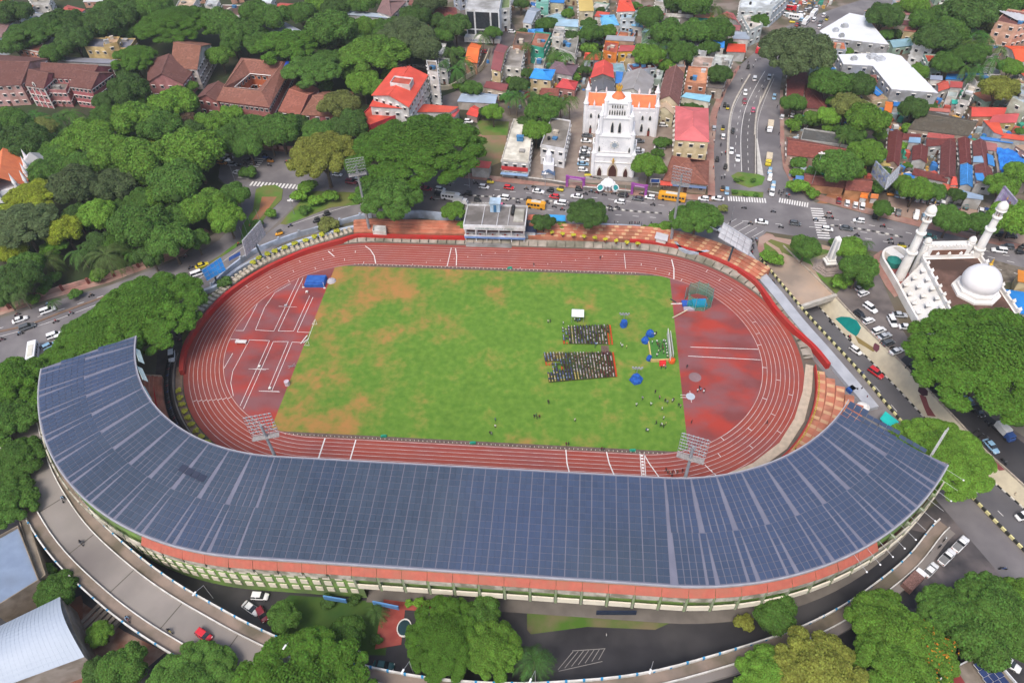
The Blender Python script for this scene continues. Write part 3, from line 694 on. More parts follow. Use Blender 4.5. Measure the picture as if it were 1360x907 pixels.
# ------------------------------------------------------------------ solar roof
def solarmat():
 m=mat('solar_cell_field',(.036,.053,.082),(.052,.071,.104),s=.05,rough=.32,spec=.5,c3=(.046,.066,.122),s2=.02); n=m.node_tree; N,L=n.nodes,n.links; b=N['Principled BSDF']; src=b.inputs['Base Color'].links[0].from_socket
 g=N.new('ShaderNodeNewGeometry'); r=N.new('ShaderNodeMapRange'); r.inputs[3].default_value=.93; r.inputs[4].default_value=1.06; L.new(g.outputs['Random Per Island'],r.inputs[0]); h=N.new('ShaderNodeHueSaturation'); L.new(r.outputs[0],h.inputs['Value']); L.new(src,h.inputs['Color']); L.new(h.outputs[0],b.inputs['Base Color']); return m
M_base=mat('lavender_sheet',(.135,.138,.185),(.16,.162,.212),s=.25,rough=.6)
M_pan=mat('solar_cell',(.036,.053,.082),(.052,.071,.104),s=.05,rough=.32,spec=.5,vary=.04,c3=(.046,.066,.122),s2=.02)
M_pan2=solarmat()
M_pan3=mat('dark_solar_cell',(.03,.035,.06),(.04,.045,.07),s=.3,rough=.3)
RI,RO,ZI,ZO=54.8,79.3,17.3,15.6
def zr(R): return ZI + (ZO - ZI)*(R - RI)/(RO - RI)
SR=thing('solar_roof','vast curved grandstand roof covered with blue grey solar panels','roof')
def solar():
 n=60
 def edge(R):
  a0,a1=lean(R); return stg(R,a0,a1,2)
 A,B=edge(RI),edge(RO)
 if len(A) != len(B): m_=min(len(A),len(B)); A,B=A[:m_],B[:m_]
 mb=MB(); t=.35
 mb.ribbon([(x,y,ZI) for x,y in A],[(x,y,ZO) for x,y in B]); mb.ribbon([(x,y,ZI - t) for x,y in A],[(x,y,ZI) for x,y in A]); mb.ribbon([(x,y,ZO) for x,y in B],[(x,y,ZO - t) for x,y in B])
 mb.ribbon([(x,y,ZO - t) for x,y in B],[(x,y,ZI - t) for x,y in A])
 for q in (0,-1): mb.add([(*A[q],ZI - t),(*B[q],ZO - t),(*B[q],ZO),(*A[q],ZI)],[(0,1,2,3)])
 mb.build('roof_sheet',M_base,SR)
 fb=MB(); fb.sweep(edge(RI - .1),.22,ZI - .5,ZI + .1); fb.sweep(edge(RO + .15),.3,ZO - .5,ZO + .05); fb.build('fascia',mat('grey_fascia',(.35,.35,.38)),SR)
 cells=[]
 rows,pr=15,1.6
 rr=random.Random(5)
 def block(ox,oy,ang,W,full=True,gap=None):
  """rows of panels: local y runs outwards from RI, local x along; W = width at inner edge"""
  c,s=math.cos(ang),math.sin(ang); cw=1.33
  for r in range(rows):
   R0=RI + .25 + r*pr; k=W(R0) // cw; k=int(k)
   for j in range(k):
    x=(j - (k - 1)/2)*cw + (.06 if j % 2 else -.06)
    if gap and gap(r,j,k): continue
    cells.append((ox + x*c - 0*s,oy + x*s,R0,ang,r))
 # straight: columns parallel to y
 ncol=int((HALF + HR - .2)/1.33); cw=(HALF + HR - .2)/ncol
 for j in range(ncol):
  x=-HALF + .1 + cw*(j + .5)
  for r in range(rows): cells.append(('s',x + (.05 if j % 2 else -.05),RI + .3 + r*pr + .78,r,j))
 SECT=6.1; cw=1.335
 sect=[]
 a=270.0
 while a > 201: sect.append((max(199.6,a - SECT),a,-1)); a -= SECT
 a=270.0
 while a < 326: sect.append((a,min(327.4,a + SECT),1)); a += SECT
 for a0,a1,sg in sect:
  am=math.radians((a0 + a1)/2); cx=-HALF if sg < 0 else HR; half=math.radians(a1 - a0)/2
  tx,ty=-math.sin(am),math.cos(am); nxx,nyy=math.cos(am),math.sin(am)
  w0=2*RI*math.tan(half) - .2; ncols=round(w0/cw); cws=w0/ncols   # columns that fit at the inner edge run parallel to the outer
  for r in range(rows):
   R=RI + .3 + r*pr + .78; wid=2*R*math.tan(half) - .25; cwr=max(cws,min(cws*1.1,(wid - .6)/ncols)) if r < 8 else cws
   cols=ncols if r < 8 else ncols + 1
   for j in range(cols):
    u=(j - (ncols - 1)/2)*cwr
    if j == ncols: u=(ncols/2*cws + wid/2 + (wid/2 - w0/2)*.15)/2 + cws*.18 + .25
    rc=R
    aa=math.atan2(u,rc); rr_=math.hypot(u,rc)
    lo_,hi_=lean(rr_); ad=math.degrees(am + aa)
    if ad < lo_ + .4 or ad > hi_ - .4 or rr_ > RO + .1: continue
    cells.append(('c',cx + nxx*rc + tx*u,nyy*rc + ty*u,am,r,rr_))
 pm=MB(); pm.box(0,0,0,1.21,1.48,.06); pmesh=pm.mesh('solar_panel',M_pan); tiltd=math.atan((ZI - ZO)/(RO - RI))
 items=[]
 for c in cells:
  if c[0] == 's': _,x,R,r,j=c; items.append((x,-R,zr(R) + .06,0.0,j,R))
  else: _,x,y,am,r,rr_=c; items.append((x,y,zr(rr_) + .06,am + math.pi/2,r,rr_))
 items.sort(key=lambda q: (q[0] - CX) ** 2 + (q[1] - CY) ** 2 + (q[2] - CH) ** 2)
 for (x,y,z,a,_,R) in items[:300]:
  o=put('solar_panel',pmesh,SR,loc=(x,y,z)); o.rotation_euler=(tiltd if a == 0 else tiltd,0,a)
 mb=MB()
 for (x,y,z,a,_,R) in items[300:]:
  k=len(mb.v); mb.box(x,y,0,1.21,1.48,.06,a)
  for q in range(k,len(mb.v)):
   vx,vy,vz=mb.v[q]; dR=(vx - x)*(math.sin(a))*1 + (vy - y)*(-math.cos(a))
   mb.v[q]=(vx,vy,z + vz - math.tan(tiltd)*dR*1)
 mb.build('solar_panel_field',M_pan2,SR,kind='stuff')
 # a row of four darker panels and the maintenance rails at the eastern end
 dk=MB()
 for i in range(4):
  p=GV(243 + i*8.5,622 + i*4.2,16.9); an=math.atan2(p.y,p.x + HALF); R=math.hypot(p.x + HALF,p.y); dk.box(p.x,p.y,zr(R) + .14,1.75,1.8,.06,an + math.pi/2)
 dk.build('dark_panel',M_pan3,SR)
solar()
# ------------------------------------------------------------------ ground south of the grandstand
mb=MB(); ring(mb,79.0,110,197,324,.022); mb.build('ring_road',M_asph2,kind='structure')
sheet('forecourt',[(1196,700),(1250,665),(1290,655),(1360,730),(1700,1060),(1300,1100),(1180,900),(1130,830),(1190,780),(1240,710)],.03,mat('wet_patchy_asphalt',(.07,.062,.062),(.20,.165,.155),s=.055,rough=.55,c3=(.035,.033,.035),s2=.12))
sheet('garden',[(385,790),(520,800),(512,870),(400,868),(362,846),(360,810)],.04,mat('garden_grass',(.035,.085,.015),(.06,.11,.02),s=.2,rough=.95))
sheet('verge',[(700,804),(870,812),(905,820),(870,836),(780,832),(705,842),(700,836)],.045,mat('verge_grass',(.06,.13,.015),(.16,.13,.07),s=.15,rough=.95))
mb=MB(); mb.prism(pxpoly([(510,796),(590,806),(575,812),(538,810),(533,856),(498,862),(503,830)]),.05,.18); mb.build('entrance_paving',mat('red_paving',(.26,.045,.035),(.34,.08,.06),s=.4,rough=.6),kind='structure')
sheet('parking_kerbs',[(110,800),(165,838),(220,866),(170,907),(110,870)],.04,mat('terracotta_ground',(.16,.07,.045),(.26,.18,.14),s=.35))
for i in range(6):
 a=G(116 + i*7,820 + i*3); mbs=MB(); mbs.box(a[0],a[1],0,.9,9,.35 + i*.12,math.radians(-24)); o=solid('concrete_step',mbs,M_conc,'long grey concrete step beside the flyover foot','step',group='concrete steps below the flyover')
mk=MB()
def bay(L,w=.12): mk.sweep(pxpoly(L),w,.05,.06)
for i in range(7): bay([(741 + i*9,889 - i*2.2),(761 + i*7,865 - i*.6)])
bay([(760,864),(804,861)]); bay([(742,891),(800,878)])
mk.build('parking_marking',mat('faded_line',(.3,.28,.26)),kind='structure')
# ------------------------------------------------------------------ flyover
ZI_=[(60,545,6),(78,605,6),(102,650,6),(135,693,6),(187,739,6),(233,772,6),(281,800,6),(335,829,6),(397,856,6),(475,880,5.8),(560,897,5.5),(650,905,5.2),(740,904,4.8),(850,893,4.2),(950,868,3.4),(1050,836,2.6),(1110,808,2.0),(1160,775,1.4),(1205,738,.8),(1236,700,.3),(1248,688,.1)]
pI=[G(x,y,z + .9) for x,y,z in ZI_]; zI=[z for *_,z in ZI_]
def catz(L,Z,k=4):
 xy=smoothline(L,k); n=len(Z); zz=[Z[min(n - 1,i // k)]*(1 - (i % k)/k) + Z[min(n - 1,i // k + 1)]*((i % k)/k) for i in range(len(xy))]; return xy,zz
FI,FZ=catz(pI,zI)
def offs(path,d):
 out=[]
 for i,p in enumerate(path):
  a=path[max(0,i - 1)]; b=path[min(len(path) - 1,i + 1)]; v=Vector((b[0] - a[0],b[1] - a[1])).normalized(); out.append((p[0] - v.y*-d,p[1] + v.x*-d) if False else (p[0] + v.y*d,p[1] - v.x*d))
 return out
# direction of travel runs south then east: outside of the bend lies to the right
WID=[12.0 if i < 46 else (12.0 - (i - 46)*1.0 if i < 54 else 4.4) for i in range(len(FI))]
def offv(path,D):
 out=[]
 for i,p in enumerate(path):
  a=path[max(0,i - 1)]; b=path[min(len(path) - 1,i + 1)]; v=Vector((b[0] - a[0],b[1] - a[1])).normalized(); d=D[i] if isinstance(D,list) else D; out.append((p[0] + v.y*d,p[1] - v.x*d))
 return out
FL=thing('flyover','curved grey concrete flyover with blue and white parapets sweeping round the stadium','flyover')
def flyover():
 O=offv(FI,WID)
 mb=MB(); A=[(*p,z) for p,z in zip(FI,FZ)]; B=[(*p,z) for p,z in zip(O,FZ)]
 mb.ribbon(B,A); lo=lambda L: [(x,y,max(-.05,z - 1.1)) for x,y,z in L]
 mb.ribbon(A,lo(A)); mb.ribbon(lo(B),B); mb.ribbon(lo(A),lo(B)); mb.build('deck',M_deck,FL)
 # footpaths on both sides
 def strip3(d0,d1,dz,nm,m_,lim=None):
  P0,P1=offv(FI,d0),offv(FI,d1); n=lim or len(FI); m2=MB(); m2.ribbon([(*p,z + dz) for p,z in zip(P1[:n],FZ)],[(*p,z + dz) for p,z in zip(P0[:n],FZ)]); m2.ribbon([(*p,z + dz) for p,z in zip(P0[:n],FZ)],[(*p,z) for p,z in zip(P0[:n],FZ)]); m2.ribbon([(*p,z) for p,z in zip(P1[:n],FZ)],[(*p,z + dz) for p,z in zip(P1[:n],FZ)]); return m2.build(nm,m_,FL)
 M_foot=mat('footpath_slab',(.25,.19,.15),(.19,.15,.12),s=.3,rough=.9,c3=(.12,.1,.07),s2=.12)
 strip3(.3,2.6,.16,'footpath',M_foot); W2=[w - 2.6 for w in WID]; W3=[w - .3 for w in WID]; strip3(W2,W3,.16,'footpath',M_foot,46)
 M_wp=mat('white_parapet',(.68,.66,.62),(.48,.46,.42),s=.5,rough=.8); M_bp=mat('blue_parapet',(.03,.25,.48),rough=.7)
 def parapet(D,nm,w,h,m_,blue=0,lim=None,start=0):
  P0=offv(FI,D); n=lim or len(FI)
  zf={}
  pts=P0[start:n]; Z=FZ[start:n]; m2=MB()
  L,R=[],[]
  for i,p in enumerate(pts):
   a=pts[max(0,i - 1)]; b=pts[min(len(pts) - 1,i + 1)]; v=Vector((b[0] - a[0],b[1] - a[1])).normalized(); L.append((p[0] - v.y*w/2,p[1] + v.x*w/2)); R.append((p[0] + v.y*w/2,p[1] - v.x*w/2))
  up=lambda Q,dz: [(x,y,z + dz) for (x,y),z in zip(Q,Z)]
  m2.ribbon(up(L,h),up(L,0)); m2.ribbon(up(R,h),up(L,h)); m2.ribbon(up(R,0),up(R,h)); o=m2.build(nm,m_,FL)
  if blue:
   bm_=MB(); bm_.box(0,0,0,.5,w + .06,h + .05); me=bm_.mesh('blue_band',M_bp)
   d=0; cum=[0]
   for a,b in zip(pts[:-1],pts[1:]): cum.append(cum[-1] + math.hypot(b[0] - a[0],b[1] - a[1]))
   for x,y,hh in along(pts,blue):
    k=min(range(len(pts)),key=lambda i: (pts[i][0] - x) ** 2 + (pts[i][1] - y) ** 2); put('blue_band',me,o,loc=(x,y,Z[k] - .02),rz=hh)
  return o
 parapet(.12,'parapet',.3,1.0,M_wp,3.6); parapet(2.7,'rail_kerb',.22,.7,M_wp)
 parapet([w - .12 for w in WID],'parapet',.3,1.0,M_wp,5.0,46); parapet([w - 2.7 for w in WID],'rail_kerb',.22,.6,M_wp,0,46)
 # expansion joints and piers
 jm=MB()
 for x,y,h in along(offv(FI,6.0)[:50],16):
  k=min(range(50),key=lambda i: (offv(FI,6.0)[i][0] - x) ** 2 + (offv(FI,6.0)[i][1] - y) ** 2); jm.box(x,y,FZ[k] + .012,.22,6.8,.012,h)
 jm.build('joint',mat('joint_dark',(.1,.09,.07)),FL,kind='stuff')
 pm=MB(); pm.box(0,0,0,1.4,4.5,4.9)
 me=pm.mesh('pier',M_conc)
 for x,y,h in along(offv(FI,6.0)[:44],22,6): put('pier',me,FL,loc=(x,y,0),rz=h)
flyover()
# street lamps on the flyover parapet
def lamp_master():
 t=thing('street_lamp','slim','street lamp'); mb=MB(); mb.tube((0,0,0),(0,0,6.2),.09,6,.06); mb.tube((0,0,6.2),(0,2.0,7.0),.05,5); mb.build('pole',mat('galvanised_steel',(.5,.5,.5),metal=.6,rough=.5),t)
 mb=MB(); mb.box(0,2.4,6.95,.35,1.0,.14); mb.build('lamp_head',mat('lamp_white',(.8,.8,.78)),t); return t
LAMP=lamp_master(); used_lamp=[False]
def lamp(px,py,z,rz,where,lbl):
 x,y=G(px,py,z)
 if not used_lamp[0]: used_lamp[0]=True; LAMP.location=(x,y,z); LAMP.rotation_euler.z=rz; LAMP['label']=lbl; LAMP['group']=where; return
 dup(LAMP,(x,y,z),rz,lbl,where)
for px,py,l in ((283,794,'slim lamp post on the flyover parapet nearest its western curve'),(399,862,'slim lamp post on the parapet above the car park garden'),(549,893,'slim lamp post on the parapet below the fountain'),(863,893,'slim lamp post on the parapet below the marked parking bays'),(711,905,'slim lamp post behind the coconut palm at the road foot')):
 lamp(px,py,6 if px < 500 else 4.5,math.radians(160),'lamp posts on the flyover',l)
lamp(1110,340,0,2.6,'lamp posts on the flyover','slim lamp post on the plaza beside the obelisk')
# ------------------------------------------------------------------ trees
def leafmat(name,sat=1.):
 m=bpy.data.materials.new(name); m.use_nodes=True; n=m.node_tree; N,L=n.nodes,n.links; b=N['Principled BSDF']
 b.inputs['Roughness'].default_value=.75; b.inputs['Specular IOR Level'].default_value=.12
 oi=N.new('ShaderNodeObjectInfo'); geo=N.new('ShaderNodeNewGeometry')
 t=N.new('ShaderNodeTexNoise'); t.inputs['Scale'].default_value=.38; t.inputs['Detail'].default_value=3; L.new(geo.outputs['Position'],t.inputs['Vector'])
 r=N.new('ShaderNodeMapRange'); r.inputs[1].default_value=.3; r.inputs[2].default_value=.7; r.inputs[3].default_value=.8; r.inputs[4].default_value=1.2; L.new(t.outputs[0],r.inputs[0])
 r2=N.new('ShaderNodeMapRange'); r2.inputs[3].default_value=.62; r2.inputs[4].default_value=1.4; L.new(geo.outputs['Random Per Island'],r2.inputs[0])
 mu=N.new('ShaderNodeMath'); mu.operation='MULTIPLY'; L.new(r.outputs[0],mu.inputs[0]); L.new(r2.outputs[0],mu.inputs[1])
 h=N.new('ShaderNodeHueSaturation'); L.new(oi.outputs['Color'],h.inputs['Color']); L.new(mu.outputs[0],h.inputs['Value'])
 r3=N.new('ShaderNodeMapRange'); r3.inputs[3].default_value=.485; r3.inputs[4].default_value=.515; L.new(geo.outputs['Random Per Island'],r3.inputs[0]); L.new(r3.outputs[0],h.inputs['Hue'])
 L.new(h.outputs[0],b.inputs['Base Color']); return m
M_leaf=leafmat('leaves'); M_core=mat('inner_twigs',(.65,.65,.65),(.5,.5,.5),s=1,tint=True)  # solid filler core of the crown; inner shade is put into its darker tone
M_bark=mat('bark',(.12,.085,.06),(.08,.06,.045),s=2,rough=.95)
def crown_mesh(name,n,lobes,leaf,hz,seed,spread=.62,lr=(.3,.46),low=-.25):
 """lobed crown of unit radius made of leaf-sized faces, centred on its own middle"""
 g=np.random.default_rng(seed); C,Rr=[],[]
 for i in range(lobes):
  if i == 0: C.append((0,0,.12)); Rr.append(.5); continue
  a=i*2.399963 + g.uniform(-.3,.3); rr=spread*math.sqrt((i + .3)/lobes)*1.05; top=math.sqrt(max(0,1 - (rr/.9) ** 2))
  C.append((rr*math.cos(a),rr*math.sin(a),top*.55*g.uniform(.5,1.05) - .12)); Rr.append(g.uniform(*lr))
 C=np.array(C); Rr=np.array(Rr); m=n*3
 k=g.choice(lobes,m,p=(Rr ** 2)/(Rr ** 2).sum()); d=g.normal(size=(m,3)); d /= np.linalg.norm(d,axis=1)[:,None]
 d[:,2]=np.where(d[:,2] < low,-d[:,2],d[:,2]); rad=Rr[k]*(1 + g.normal(size=m)*.085); p=C[k] + d*rad[:,None]
 dist=np.linalg.norm(p[:,None,:] - C[None],axis=2)/Rr[None]; ok=(dist > .84).all(1) & (np.hypot(p[:,0],p[:,1]) < 1.04); p,d=p[ok][:n],d[ok][:n]; m=len(p)
 nn=d + g.normal(size=(m,3))*.42 + np.array([0,0,.25]); nn /= np.linalg.norm(nn,axis=1)[:,None]
 t=np.cross(nn,g.normal(size=(m,3))); t /= np.linalg.norm(t,axis=1)[:,None]; u=np.cross(nn,t); s=leaf*g.uniform(.6,1.25,m)[:,None]
 q=np.stack([p - t*s - u*s*.35,p + t*s*.2 - u*s*.9,p + t*s + u*s*.3,p - t*s*.15 + u*s*.95],1); q[:,:,2] *= hz
 V=q.reshape(-1,3); F=np.arange(m*4).reshape(-1,4)
 cv,cf=[],[]
 for c,r in zip(C,Rr):
  o=len(cv); N1,N2=8,5
  for i in range(N2 + 1):
   ph=math.pi*i/N2
   for j in range(N1): th=2*math.pi*j/N1; cv.append((c[0] + r*.84*math.sin(ph)*math.cos(th),c[1] + r*.84*math.sin(ph)*math.sin(th),(c[2] + r*.84*math.cos(ph))*hz))
  for i in range(N2):
   for j in range(N1): cf.append((o + i*N1 + j,o + (i + 1)*N1 + j,o + (i + 1)*N1 + (j + 1) % N1,o + i*N1 + (j + 1) % N1))
 cv=np.array(cv); cf=np.array(cf) + len(V); V=np.vstack([V,cv]); nf=len(F) + len(cf)
 me=bpy.data.meshes.new(name); me.vertices.add(len(V)); me.vertices.foreach_set('co',V.astype(np.float32).ravel()); me.loops.add(nf*4)
 me.loops.foreach_set('vertex_index',np.vstack([F,cf]).astype(np.int32).ravel()); me.polygons.add(nf); me.polygons.foreach_set('loop_start',np.arange(0,nf*4,4,dtype=np.int32))
 me.materials.append(M_leaf); me.materials.append(M_core); mi=np.zeros(nf,dtype=np.int32); mi[len(F):]=1; me.polygons.foreach_set('material_index',mi); me.update(calc_edges=True); me.validate(); return me
CR={'r': [crown_mesh('crown',15000,30,.036,1.0,10 + i,.78,(.15,.34),-.6) for i in range(6)],'u': [crown_mesh('crown',20000,60,.027,.58,30 + i,.88,(.11,.22),-.3) for i in range(3)],
      'b': [crown_mesh('crown',62000,190,.0155,.5,50 + i,.92,(.075,.14),-.2) for i in range(3)],'s': [crown_mesh('crown',1300,8,.12,.8,60 + i,.66) for i in range(3)],
      'l': [crown_mesh('crown',34000,80,.025,.86,70 + i,.86,(.09,.22),-.4) for i in range(3)]}
def trunk_mesh(seed,spread):
 g=random.Random(seed); mb=MB(); mb.tube((0,0,0),(0,0,.55),.075,8,.05)
 for i in range(5):
  a=i*1.256 + g.random(); mb.tube((0,0,.45),(spread*math.cos(a),spread*math.sin(a),.95),.04,6,.012)
  mb.tube((spread*.5*math.cos(a),spread*.5*math.sin(a),.7),(spread*1.2*math.cos(a + .6),spread*1.2*math.sin(a + .6),1.05),.02,5,.008)
 return mb.mesh('trunk',M_bark)
TKM=[trunk_mesh(i,.38) for i in range(3)]
TC={'d': (.038,.080,.023),'k': (.050,.078,.040),'m': (.046,.104,.023),'g': (.044,.104,.015),'b': (.068,.145,.024),'B': (.084,.178,.027),'y': (.15,.20,.022),'o': (.125,.15,.035),'O': (.092,.115,.04),'p': (.07,.05,.042)}; TC={k: (v[0]*1.38,v[1]*1.26,v[2]*.95) for k,v in TC.items()}
TCN={'d': 'dark green','k': 'greyish dark green','m': 'mid green','g': 'deep green','b': 'fresh green','B': 'bright green','y': 'yellow green','o': 'pale olive','O': 'dull olive','p': 'purplish brown'}
TKN={'r': 'round leafy tree','u': 'wide spreading tree','b': 'huge umbrella shaped rain tree','s': 'small bushy tree','l': 'large lobed tree'}
tr_=random.Random(3)
GRP={'r': 'round trees of the town','u': 'spreading trees of the town','b': 'great rain trees round the stadium','s': 'small bushy trees','l': 'large trees round the stadium'}
def tree(px,py,r,kind,col):
 hz={'r': .92,'u': .58,'b': .5,'s': .8,'l': .86}[kind]
 dv=GV(px,py,5) - cam.location; D=math.sqrt(dv.length*(dv @ Vector(BF))); R=r*D/F_
 cz=R*hz*.55 + {'r': R*.55 + 1,'u': R*.5 + 2,'b': R*.28 + 3,'s': .4,'l': R*.4 + 2}[kind]
 x,y=G(px,py,cz); me=tr_.choice(CR[kind])
 nm={'s': 'bush'}.get(kind,'tree') if r < 13 else 'tree'
 t=thing(nm,'%s %s' % (TCN[col],TKN[kind] if nm != 'bush' else 'bush'),'tree' if nm == 'tree' else 'bush',(x,y,0),tr_.random()*6.28,GRP[kind])
 v=tr_.uniform(.86,1.14); c=tuple(min(1,q*v) for q in TC[col])
 sx=tr_.uniform(.94,1.06); put('crown',me,t,loc=(0,0,cz),scale=(R*sx,R/sx,R),color=c)
 if kind != 's' or r > 9: put('trunk',tr_.choice(TKM),t,scale=(cz*.75,cz*.75,cz*.95))
 return t
BLO=crown_mesh('blossom',260,14,.034,.86,91,.82,(.2,.3),0)
bm_=MB(); _nv=260*4; bm_.v=[tuple(v.co) for v in list(BLO.vertices)[:_nv] if True]; bm_.f=[tuple(range(i*4,i*4 + 4)) for i in range(len(bm_.v) // 4)]; bm_.m=[0]*len(bm_.f); BLO=bm_.mesh('blossom',M_leaf)
def trees(s):
 for e in s.replace('\n',';').split(';'):
  e=e.strip()
  if e: a=e.split(','); tree(float(a[0]),float(a[1]),float(a[2]),a[3],a[4])
trees('''553,198,80,b,g;1318,476,90,b,g;1248,606,59,b,B;194,414,70,b,g;138,448,58,b,g;92,482,42,b,g
20,508,40,l,g;8,560,36,l,m;26,610,32,l,m;12,668,34,l,m;62,520,34,u,g;430,208,43,l,o;515,262,42,l,m;1056,70,44,l,k
592,846,52,b,g;654,862,38,l,b;640,818,26,r,m;395,936,92,b,g;250,920,60,b,m;1178,838,46,l,b;1225,862,40,l,b;1186,890,46,l,b;1088,892,54,l,o;1020,900,40,l,b
1258,814,35,l,m;1320,812,44,l,m;1296,846,38,r,m;1352,792,24,r,b;1350,850,26,r,m;1178,802,19,r,b;1028,812,28,r,m;378,820,21,r,m;462,843,24,r,m;988,826,13,s,o
780,284,27,l,d;925,290,32,l,m;862,222,22,r,b;722,297,16,r,d;745,301,9,s,b;602,282,17,r,b;617,300,10,s,B;435,300,15,s,O;299,376,11,s,d;868,304,9,s,b;856,305,8,s,m;884,303,11,s,b;838,304,5,s,b;960,278,8,s,O
78,785,24,r,m;62,762,13,r,m;133,842,17,r,b;165,886,28,r,m;133,895,22,r,d;7,898,9,s,m;436,799,11,s,d;470,797,9,s,d;556,800,8,s,B;543,801,6,s,B;566,803,7,s,b;440,845,10,s,m;410,850,14,s,m;500,850,9,s,d
15,20,22,r,d;48,42,30,u,m;100,55,22,r,d;75,72,17,r,m;150,30,26,r,d;205,12,22,r,m;236,31,46,b,g;292,34,24,r,m;178,78,28,u,g;293,76,17,r,b;322,45,24,r,m;338,18,20,r,m;172,122,25,r,d;232,140,27,r,B;254,116,9,r,b;180,160,30,r,b;214,172,26,r,m;246,162,16,r,p;282,168,23,r,b;306,154,16,r,B;326,172,24,r,m;12,165,22,r,m;36,192,29,r,d;86,200,23,r,b;120,184,28,r,b;150,206,28,r,b;192,214,34,r,b;258,204,36,r,b;68,210,22,r,m;110,222,24,r,m;62,170,16,r,O;28,170,18,r,m;140,136,15,r,d;142,158,20,r,m;232,100,10,r,m;200,190,14,r,y;300,190,24,r,m;330,195,22,r,m;356,178,26,r,m;20,60,18,r,m;120,35,18,r,d;180,20,20,r,d;170,100,14,r,d
362,25,22,r,m;378,62,38,u,g;440,42,30,r,m;456,52,20,r,d;487,38,18,r,b;540,48,34,l,k;562,66,24,r,k;496,72,42,u,b;470,96,20,r,b;415,94,36,u,m;450,142,26,r,O;482,112,22,r,B;466,168,24,r,d;372,176,26,r,m;392,168,20,r,d;435,117,11,s,b;424,178,22,r,m;500,120,18,r,b;520,100,14,r,b;400,20,20,r,m;420,10,16,r,b;445,12,18,r,d;480,8,18,r,m;512,48,16,r,m;570,5,22,r,k;605,36,20,r,d;580,30,14,r,d;646,30,10,s,d;655,151,15,r,B;626,119,14,r,m;607,116,7,s,B;655,45,12,r,m;590,48,14,r,m;310,60,16,r,m;345,60,20,r,m
727,33,13,r,m;785,46,17,r,m;806,44,13,r,b;745,60,9,s,m;722,148,24,r,m;712,176,19,r,b;730,168,13,r,b;760,104,11,s,b;862,25,18,r,m;890,46,24,r,m;924,46,22,r,m;950,44,22,r,m;905,72,20,r,m;862,76,21,r,b;886,88,12,r,b;955,101,16,r,d;880,192,12,s,m;920,6,24,r,m;898,8,16,r,d;1008,30,13,r,m;970,60,10,s,m;700,165,14,r,d;690,115,14,r,d;783,68,14,s,b;940,65,14,r,m;874,205,10,s,m
1172,24,22,r,d;1244,54,24,r,d;1262,44,22,r,m;1286,20,30,r,d;1226,30,18,r,m;1215,8,16,r,b;1330,10,22,r,m;1256,86,17,r,m;1286,76,18,r,m;1342,92,15,r,b;1326,120,22,r,o;1100,114,25,r,m;1140,114,21,r,d;1053,138,15,r,m;1126,142,22,r,O;1100,156,15,r,B;1150,160,27,r,b;1213,146,18,r,d;1053,168,12,s,b;1087,143,10,s,B;1150,205,22,r,b;1110,224,28,r,m;1197,194,10,s,B;1205,173,10,s,b;1062,218,12,s,m;1080,232,12,s,m;1130,180,18,r,m;1240,85,12,s,d;1310,110,12,s,m;1300,70,14,r,m;1255,25,20,r,m;1350,35,10,s,m;1315,35,16,r,O
1060,250,14,s,B;1078,258,10,s,b;1058,232,10,s,b;1216,253,20,r,b;1240,256,15,r,m;1200,246,14,r,b;1172,278,13,r,m;1262,293,21,r,m;1304,300,19,r,m;1330,250,20,r,b;1345,292,26,r,B;1352,232,18,r,b;1270,260,11,r,d;1070,330,19,r,m;1128,333,20,r,b;1140,360,24,r,m;1118,376,14,s,b;1155,352,12,s,m;1030,346,12,s,B;1020,342,12,s,b;1105,322,6,s,m;1150,380,10,s,m;1165,250,12,s,m;1320,290,12,s,b;1180,240,10,s,m
100,250,32,r,k;152,250,27,r,k;182,234,24,r,b;236,246,34,r,m;276,276,28,r,b;302,292,24,r,B;310,262,22,r,m;45,266,38,u,y;86,308,23,r,y;28,298,40,u,k;102,290,20,r,d;130,288,24,r,B;186,302,34,r,m;226,322,29,r,m;18,336,18,r,y;30,372,26,r,d;132,366,12,s,b;60,385,10,s,m;8,395,16,r,d;200,340,20,r,d;160,330,16,r,d;70,372,12,s,m;340,300,10,s,m;60,232,22,r,m;20,190,18,r,m;210,265,24,r,b;260,320,18,r,m;100,392,9,s,m;45,398,9,s,b;240,290,22,r,m;165,215,22,r,m;330,230,12,s,m
360,285,9,s,b;398,262,12,s,B;410,250,13,s,b;404,280,9,s,m;420,268,11,s,B;440,262,12,s,b;470,262,7,s,B;985,238,4,s,b;1000,240,4,s,m;978,240,4,s,m;990,259,4,s,b;1004,259,4,s,m;976,256,4,s,m''')
for x,y,r in ((1228,858,30),(1236,838,24)):
 o=min((q for q in THINGS if q.get('category') == 'tree'),key=lambda q: (q.location.x - G(x,y,9)[0]) ** 2 + (q.location.y - G(x,y,9)[1]) ** 2); c=[k for k in o.children if k.name.startswith('crown')][0]
 if 'blossom' not in o: put('blossom',BLO,o,loc=c.location,scale=tuple(v*1.02 for v in c.scale),color=(.42,.17,.02)); o['label']='large fresh green tree with a few orange blossoms'; o['blossom']=1
for o in THINGS:
 if 'blossom' in o: del o['blossom']
